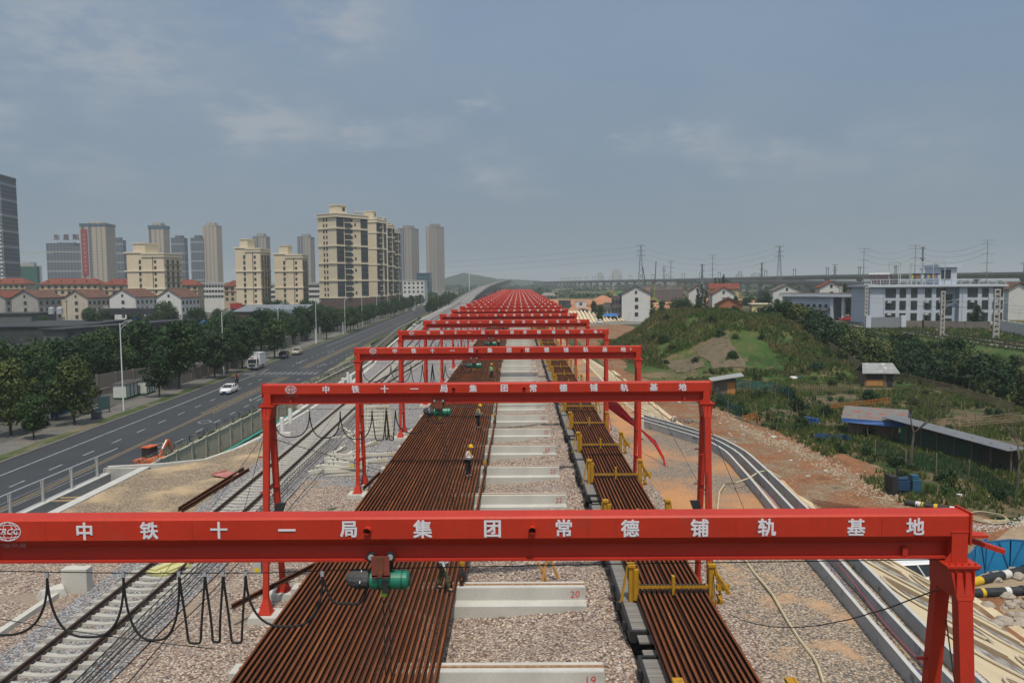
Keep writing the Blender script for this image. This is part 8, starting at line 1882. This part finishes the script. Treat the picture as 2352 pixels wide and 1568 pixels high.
net_fence('faded teal net fence across the top of the first plot', [(1690, 893), (1722, 897), (1775, 900), (1812, 915), (1818, 935)], 1.5, NET_T)
net_fence('dark green net fence below the poultry shed', [(2010, 1052), (2080, 1075), (2150, 1088), (2225, 1105), (2330, 1165)], 1.6, NET_G)
net_fence('bamboo stake fence around the ploughed plot', [(2150, 990), (2240, 985), (2345, 975)], 1.5, STK, nm='stake_fence', rails=True)
net_fence('bamboo stake fence in front of the tilled strip', [(1830, 905), (1900, 905), (1975, 900)], 1.3, STK, nm='stake_fence', rails=True)
net_fence('bamboo stake fence along the foot of the scrub belt', [(1880, 830), (1990, 862), (2090, 880), (2190, 905), (2330, 950)], 1.4, STK, nm='stake_fence', rails=True)
net_fence('orange barrier fence between the bean rows', [(1905, 945), (1975, 938), (2045, 930)], 1.0, mat('orange_barrier', (.42, .15, .03), (.34, .12, .03), scale=2, rough=.7), nm='barrier_fence', rails=True)
net_fence('short orange barrier at the corner of the teal nets', [(1705, 970), (1738, 962), (1742, 975)], .9, MATS['orange_barrier'], nm='barrier_fence', rails=True)
net_fence('blue sheet fence left of the tarpaulin shed', [(1870, 1012), (1935, 1010), (1955, 1020)], .6, mat('dull_blue_sheet', (.025, .075, .19), (.02, .06, .15), scale=2, rough=.7), nm='sheet_fence')
for i in range(70):
    px, py = rnd.uniform(1700, 2250), rnd.uniform(880, 1010); q = at(px, py); h = rnd.uniform(1.2, 2.4)
    tag(MB().bar((0, 0, 0), (rnd.uniform(-.3, .3), rnd.uniform(-.3, .3), h), .045).build('bamboo_stake', STK, None, q), 'thin bamboo stake standing in the vegetable plots', 'stake', 'bamboo stakes in the vegetable plots')
# tilled strips
for i, (pix, lab) in enumerate((([(1690, 900), (1975, 893), (1975, 880), (1690, 885)], 'tilled brown strip below the mound'), ([(2160, 985), (2335, 972), (2250, 958), (2110, 966)], 'tilled brown plot inside the stake fence'))):
    P_ = [at(*q) for q in pix]; m = MB(); 
    for r in range(8):
        u0, u1 = r/8, (r+.6)/8; A = Vector(P_[0]).lerp(Vector(P_[3]), u0); B = Vector(P_[1]).lerp(Vector(P_[2]), u0); A2 = Vector(P_[0]).lerp(Vector(P_[3]), u1); B2 = Vector(P_[1]).lerp(Vector(P_[2]), u1); zz = Vector((0, 0, .28)); z0 = Vector((0, 0, .06))
        m.ring_loft([[A+z0, A2+z0, (A+A2)/2+zz], [B+z0, B2+z0, (B+B2)/2+zz]])
    tag(m.build('tilled_bed', ramp_mat('tilled_soil_%d' % i, [(.35, (.20, .145, .09)), (.55, (.15, .11, .07)), (.7, (.09, .085, .04))], .6, bumpscale=6)), lab, 'vegetable bed', None, 'stuff')
# bare tree
def bare_tree(px, py, h, lab, seed):
    rng = random.Random(seed); m = MB()
    def br_(p, d, L_, r, n):
        q = p + d*L_; m.tube([p, p.lerp(q, .5) + Vector((rng.uniform(-.1, .1), rng.uniform(-.1, .1), 0))*L_*.4, q], [r, r*.8, r*.55], 5)
        if n:
            for _ in range(3): br_(q, (d + Vector((rng.uniform(-.8, .8), rng.uniform(-.8, .8), rng.uniform(-.2, .5)))).normalized(), L_*rng.uniform(.5, .75), r*.5, n-1)
    br_(Vector((0, 0, -.2)), Vector((.05, 0, 1)).normalized(), h*.42, h*.018, 4); tag(m.build('bare_tree', TWIG, None, at(px, py)), lab, 'tree')
bare_tree(2092, 1078, 8.5, 'leafless tree standing in front of the poultry shed', 3); bare_tree(2335, 1130, 6.5, 'leafless tree at the right picture edge', 4); bare_tree(1585, 862, 3.2, 'grey leafless bush at the foot of the mound', 8)
# generator set
t = thing('generator_set', 'blue diesel generator with black radiator on the dirt by the gardens', 'generator', tuple(PZ(2040, 1134, -4.95)), R(4))
MB().box(-.1, 2.9, -.5, .6, 0, .16).build('skid_frame', BLACKM, t); MB().box(0, .5, -.55, .6, .16, 1.5).build('radiator', BLACKM, t); MB().box(.6, 1.6, -.35, .35, .35, 1.1).tube([(.7, 0, 1.2), (1.5, 0, 1.2)], .18, 8).build('engine', mat('engine_blue', (.02, .05, .11), (.015, .04, .085), scale=3, rough=.5), t); MB().box(1.75, 2.5, -.45, .45, .25, 1.15).build('alternator', mat('panel_blue', (.025, .09, .15), (.02, .07, .12), scale=2, rough=.5), t); MB().box(1.8, 2.35, -.3, .3, 1.15, 1.5).build('control_panel', MATS['panel_blue'], t); MB().tube([(.75, .1, 1.2), (.75, .1, 2.2)], .09, 8).build('exhaust_pipe', BLACKM, t)
# black and yellow pipes
PIPEB = mat('black_drain_pipe', (.03, .032, .036), (.02, .022, .025), scale=2, rough=.5); PIPEY = mat('yellow_band', (.55, .36, .02), (.48, .30, .02), scale=2, rough=.6); PIPEWB = mat('white_band', (.55, .55, .53), scale=3)
def pipe(a, b_, r, lab, bands):
    a, b_ = Vector(PZ(*a)), Vector(PZ(*b_)); t = thing('drain_pipe', lab, 'pipe', (0, 0, 0), 0, 'black drain pipes with yellow bands'); a.z += r; b_.z += r
    MB().tube([a, b_], r, 14).build('pipe_shaft', PIPEB, t); MB().tube([b_, b_.lerp(a, -.03)], r*1.2, 14).build('socket', PIPEB, t)
    for u0, u1, mt_ in bands: MB().tube([a.lerp(b_, u0), a.lerp(b_, u1)], r*1.02, 14).build('colour_band', mt_, t)
pipe((2165, 1362, -4.95), (2352, 1318, -4.95), .24, 'upper black pipe with broad yellow band beside the rocks', [(.30, .45, PIPEY), (.72, .8, PIPEWB)])
pipe((2150, 1376, -4.95), (2345, 1366, -4.95), .24, 'lower black pipe with yellow patches beside the rocks', [(.26, .34, PIPEY), (.52, .56, PIPEY), (.80, .86, PIPEWB)])
pipe((2080, 1160, -4.95), (2200, 1178, -4.95), .22, 'black pipe with yellow and white bands behind the foremost beam', [(.2, .3, PIPEWB), (.32, .36, PIPEY), (.55, .62, PIPEY), (.85, .95, PIPEWB)])
# rocks
ROCK = blotch(mat('rock', (.34, .30, .25), (.24, .21, .18), scale=2, rough=.95, bump=.5), (.42, .36, .28), 1.5, .5, .7, .6)
for i in range(46):
    px, py = (rnd.uniform(2270, 2400), rnd.uniform(1290, 1440)) if i < 34 else (rnd.uniform(2210, 2300), rnd.uniform(1295, 1345)); s = rnd.uniform(.15, .48); p = PZ(px, py, -4.95); m = MB()
    m.ring_loft([[(s*q*math.cos(a*.785)*rnd.uniform(.7, 1.2), s*q*math.sin(a*.785)*rnd.uniform(.7, 1.2), h*s) for a in range(8)] for q, h in ((.8, -.2), (1, .25), (.75, .6), (.3, .8))])
    tag(m.build('rock', ROCK, None, tuple(p), rnd.uniform(0, 6)), 'rough boulder in the rock heap at the right edge near the pipes', 'rock', 'boulders beside the black pipes')
# blue mesh barrier panels
BLM = mat('blue_mesh_panel', (.015, .20, .42), (.012, .16, .36), scale=1.5, rough=.6); BLF = mat('blue_frame', (.02, .12, .26), (.015, .10, .22), scale=2, rough=.5)
for i, (a, b_, h) in enumerate((((2236, 1340), (2262, 1318), 2.1), ((2262, 1318), (2318, 1312), 1.9), ((2318, 1312), (2380, 1318), 1.9), ((2222, 1355), (2236, 1340), 2.0))):
    A, B = PZ(*a, -4.95), PZ(*b_, -4.95); t = thing('mesh_barrier', 'blue mesh barrier panel by the rock heap, %s' % ['second from the left', 'third from the left', 'rightmost one', 'leftmost one'][i], 'barrier', (0, 0, 0), 0, 'blue mesh barrier panels')
    d = (B-A).normalized(); n = Vector((-d.y, d.x, 0))*.02; up = Vector((0, 0, h)); MB().ring_loft([[A+n+Vector((0,0,.1)), A-n+Vector((0,0,.1)), A-n+up, A+n+up], [B+n+Vector((0,0,.1)), B-n+Vector((0,0,.1)), B-n+up, B+n+up]]).build('mesh', BLM, t)
    f = MB().bar(A, A+up, .07).bar(B, B+up, .07).bar(A+up, B+up, .07).bar(A+n*2+Vector((0,0,.1)), B+n*2+Vector((0,0,.1)), .07); M_ = A.lerp(B, .5); f.bar(A-n*2, M_+up-n*2, .06).bar(B-n*2, M_+up-n*2, .06); f.build('frame', BLF, t)
# white van with an open door beyond the slope
t = car('suv_car', 'white off-road car with its front door open beyond the cream slope', (PZ(2110, 1352, -4.95).x + .2, PZ(2110, 1352, -4.95).y, -4.95), R(172), PW, 'suv'); t.rotation_euler.z = R(8)
MB().box(.2, 1.0, -.955, -.935, .5, 1.45).build('door_opening', BLACKM, t); MB().add([(1.02, -.93, .5), (1.25, -1.75, .5), (1.25, -1.75, 1.05), (1.02, -.93, 1.1), (1.06, -.92, .5), (1.29, -1.74, .5), (1.29, -1.74, 1.05), (1.06, -.92, 1.1)], [(0, 1, 2, 3), (4, 7, 6, 5), (0, 4, 5, 1), (1, 5, 6, 2), (2, 6, 7, 3), (3, 7, 4, 0)]).build('open_door', PW, t)
# coiled hose, long hoses
def hose(name, pts, r, m, lab, cat='hose', grp=None): return tag(MB().tube(pts, r, 6).build(name, m), lab, cat, grp)
HOS = mat('cream_hose', (.46, .40, .26), (.40, .34, .22), scale=3, rough=.6); c = PZ(2270, 1192, -4.9)
hose('coiled_hose', [(c.x + (1.25 + .05*math.sin(k*.9) - .004*k)*math.cos(k*.35), c.y + (1.25 + .04*math.cos(k*1.1) - .004*k)*math.sin(k*.35)*1.1, c.z + .05 + .004*k) for k in range(56)], .035, HOS, 'pale coiled hose lying on the green weeds at the right')
hose('long_hose', [tuple(PZ(*q, .14)) for q in ((1712, 1285), (1722, 1300), (1735, 1318), (1757, 1343), (1775, 1365), (1790, 1392), (1812, 1430), (1838, 1470), (1868, 1508), (1880, 1530), (1892, 1568))], .05, HOS, 'long pale hose snaking over the gravel beside the wagons')
hose('water_hose', [tuple(PZ(*q[:2], q[2])) for q in ((1648, 1170, .2), (1652, 1130, .2), (1664, 1112, .2), (1690, 1108, .5), (1720, 1098, .55), (1742, 1084, .55), (1765, 1080, .4), (1792, 1096, .0))], .05, HOS, 'pale hose crossing the curved drain walls by the second gantry')
for i, (dx, cl_) in enumerate(((.5, 'blue'), (1.1, 'red'))): hose('thin_cord', [(interp(CH[0], Y)+dx*(.4+Y*.01), Y, .52 - .25*math.sin(Y*.3)**2) for Y in ys(22, 44, 1.5)], .014, mat(cl_ + '_cord', (.05, .12, .4) if i == 0 else (.45, .08, .12), scale=3), 'thin %s cord trailing along the drain walls' % cl_, 'cord')
# litter, timber and reinforcement
LIT = mat('pale_litter', (.55, .54, .52), (.42, .41, .40), scale=6, rough=.8)
for i in range(34):
    px, py = rnd.choice([(rnd.uniform(1640, 1720), rnd.uniform(960, 1020)), (rnd.uniform(1760, 1900), rnd.uniform(1000, 1110)), (rnd.uniform(1540, 1640), rnd.uniform(905, 1000)), (rnd.uniform(2190, 2330), rnd.uniform(1120, 1200))]); q = at(px, py); s = rnd.uniform(.08, .32)
    tag(MB().ring_loft([[(s*math.cos(a*1.05)*rnd.uniform(.5, 1.2), s*math.sin(a*1.05)*rnd.uniform(.5, 1.2), h*s) for a in range(6)] for h in (0, .2, .35)]).build('litter', LIT, None, (q[0], q[1], q[2]+.05), rnd.uniform(0, 6)), 'small pale scrap of litter on the dirt and weeds at the right', 'litter', 'scraps of litter on the dirt')
q = at(1568, 970); m = MB()
for i in range(60):
    x, y = rnd.gauss(0, 1.2), rnd.gauss(0, .6); z = .5*max(0, 1-abs(x)/2.5)*rnd.random()
    m.bar((x, y, z), (x+rnd.uniform(-.3, .3), y+rnd.uniform(-.3, .3), z+rnd.uniform(0, .25)), rnd.uniform(.06, .2), .05)
tag(m.build('scrap_pile', mat('dark_scrap', (.06, .065, .07), (.20, .20, .20), scale=4, rough=.8), None, q, -.6), 'dark pile of scrap sheeting on the red dirt', 'scrap pile')
m = MB(); A = [at(1865, 1152), at(1975, 1172), at(1995, 1192), at(1875, 1175)]
for k in range(16): m.bar(Vector(A[0]).lerp(Vector(A[1]), k/15) + Vector((0, 0, .25)), Vector(A[3]).lerp(Vector(A[2]), k/15) + Vector((0, 0, .3)), .03)
for k in range(8): m.bar(Vector(A[0]).lerp(Vector(A[3]), k/7) + Vector((0, 0, .28)), Vector(A[1]).lerp(Vector(A[2]), k/7) + Vector((0, 0, .28)), .03)
tag(m.build('reinforcement_mesh', BROWNST), 'rusty reinforcement mesh lying behind the foremost beam at the right', 'steel mesh')
for i, (a, b_) in enumerate((((1755, 1090), (1838, 1160)), ((1790, 1105), (1848, 1165)))):
    tag(MB().bar(PZ(*a, -.2), PZ(*b_, -.2), .45, .2).build('edge_board', mat('orange_form_board', (.46, .32, .18), (.38, .25, .13), scale=1, rough=.9)), 'pale orange formwork board along the drain, %s one' % ('left' if i == 0 else 'right'), 'board', 'formwork boards along the drain')
t = thing('white_bundle', 'white and green covered bundle at the edge of the tilled strip', 'bundle', at(1822, 872)); MB().sphere((0, 0, .2), .8, 8, 6, .5).build('white_cover', LIT, t, smooth=True); MB().sphere((1.1, .5, .25), .75, 8, 6, .6).build('green_cover', NET_T, t, smooth=True)
tag(MB().bar((0, 0, 0), (0, 0, 1.4), .3).build('end_marker', CONCL, None, tuple(PZ(1474, 1005, .2))), 'white concrete marker block at the head of the drain walls', 'marker')
for i, (px, py) in enumerate(((1852, 972), (1860, 974), (1868, 975), (1875, 976))): tag(MB().tube([(0, 0, 0), (0, 0, .8)], .28, 10).tube([(0, 0, .8), (0, 0, .84)], .31, 10).build('plastic_barrel', BLTARP, None, at(px, py)), 'blue plastic barrel in the garden, %s of a row' % nth(i), 'barrel', 'blue barrels in the garden')
# ================================================================ the air
hz = MB().box(-6500, 6500, -55, 8800, -7.2, 118).build('haze'); hz['kind'] = 'stuff'; tag(hz, 'thin pale haze filling the air over the whole place', 'haze')
m = bpy.data.materials.new('haze'); m.use_nodes = True; t = m.node_tree; t.nodes.clear(); pv = t.nodes.new('ShaderNodeVolumePrincipled'); o = t.nodes.new('ShaderNodeOutputMaterial')
pv.inputs['Color'].default_value = (.68, .75, .78, 1); pv.inputs['Density'].default_value = HAZE; pv.inputs['Anisotropy'].default_value = 0.0
t.links.new(pv.outputs[0], o.inputs['Volume']); hz.data.materials.append(m)
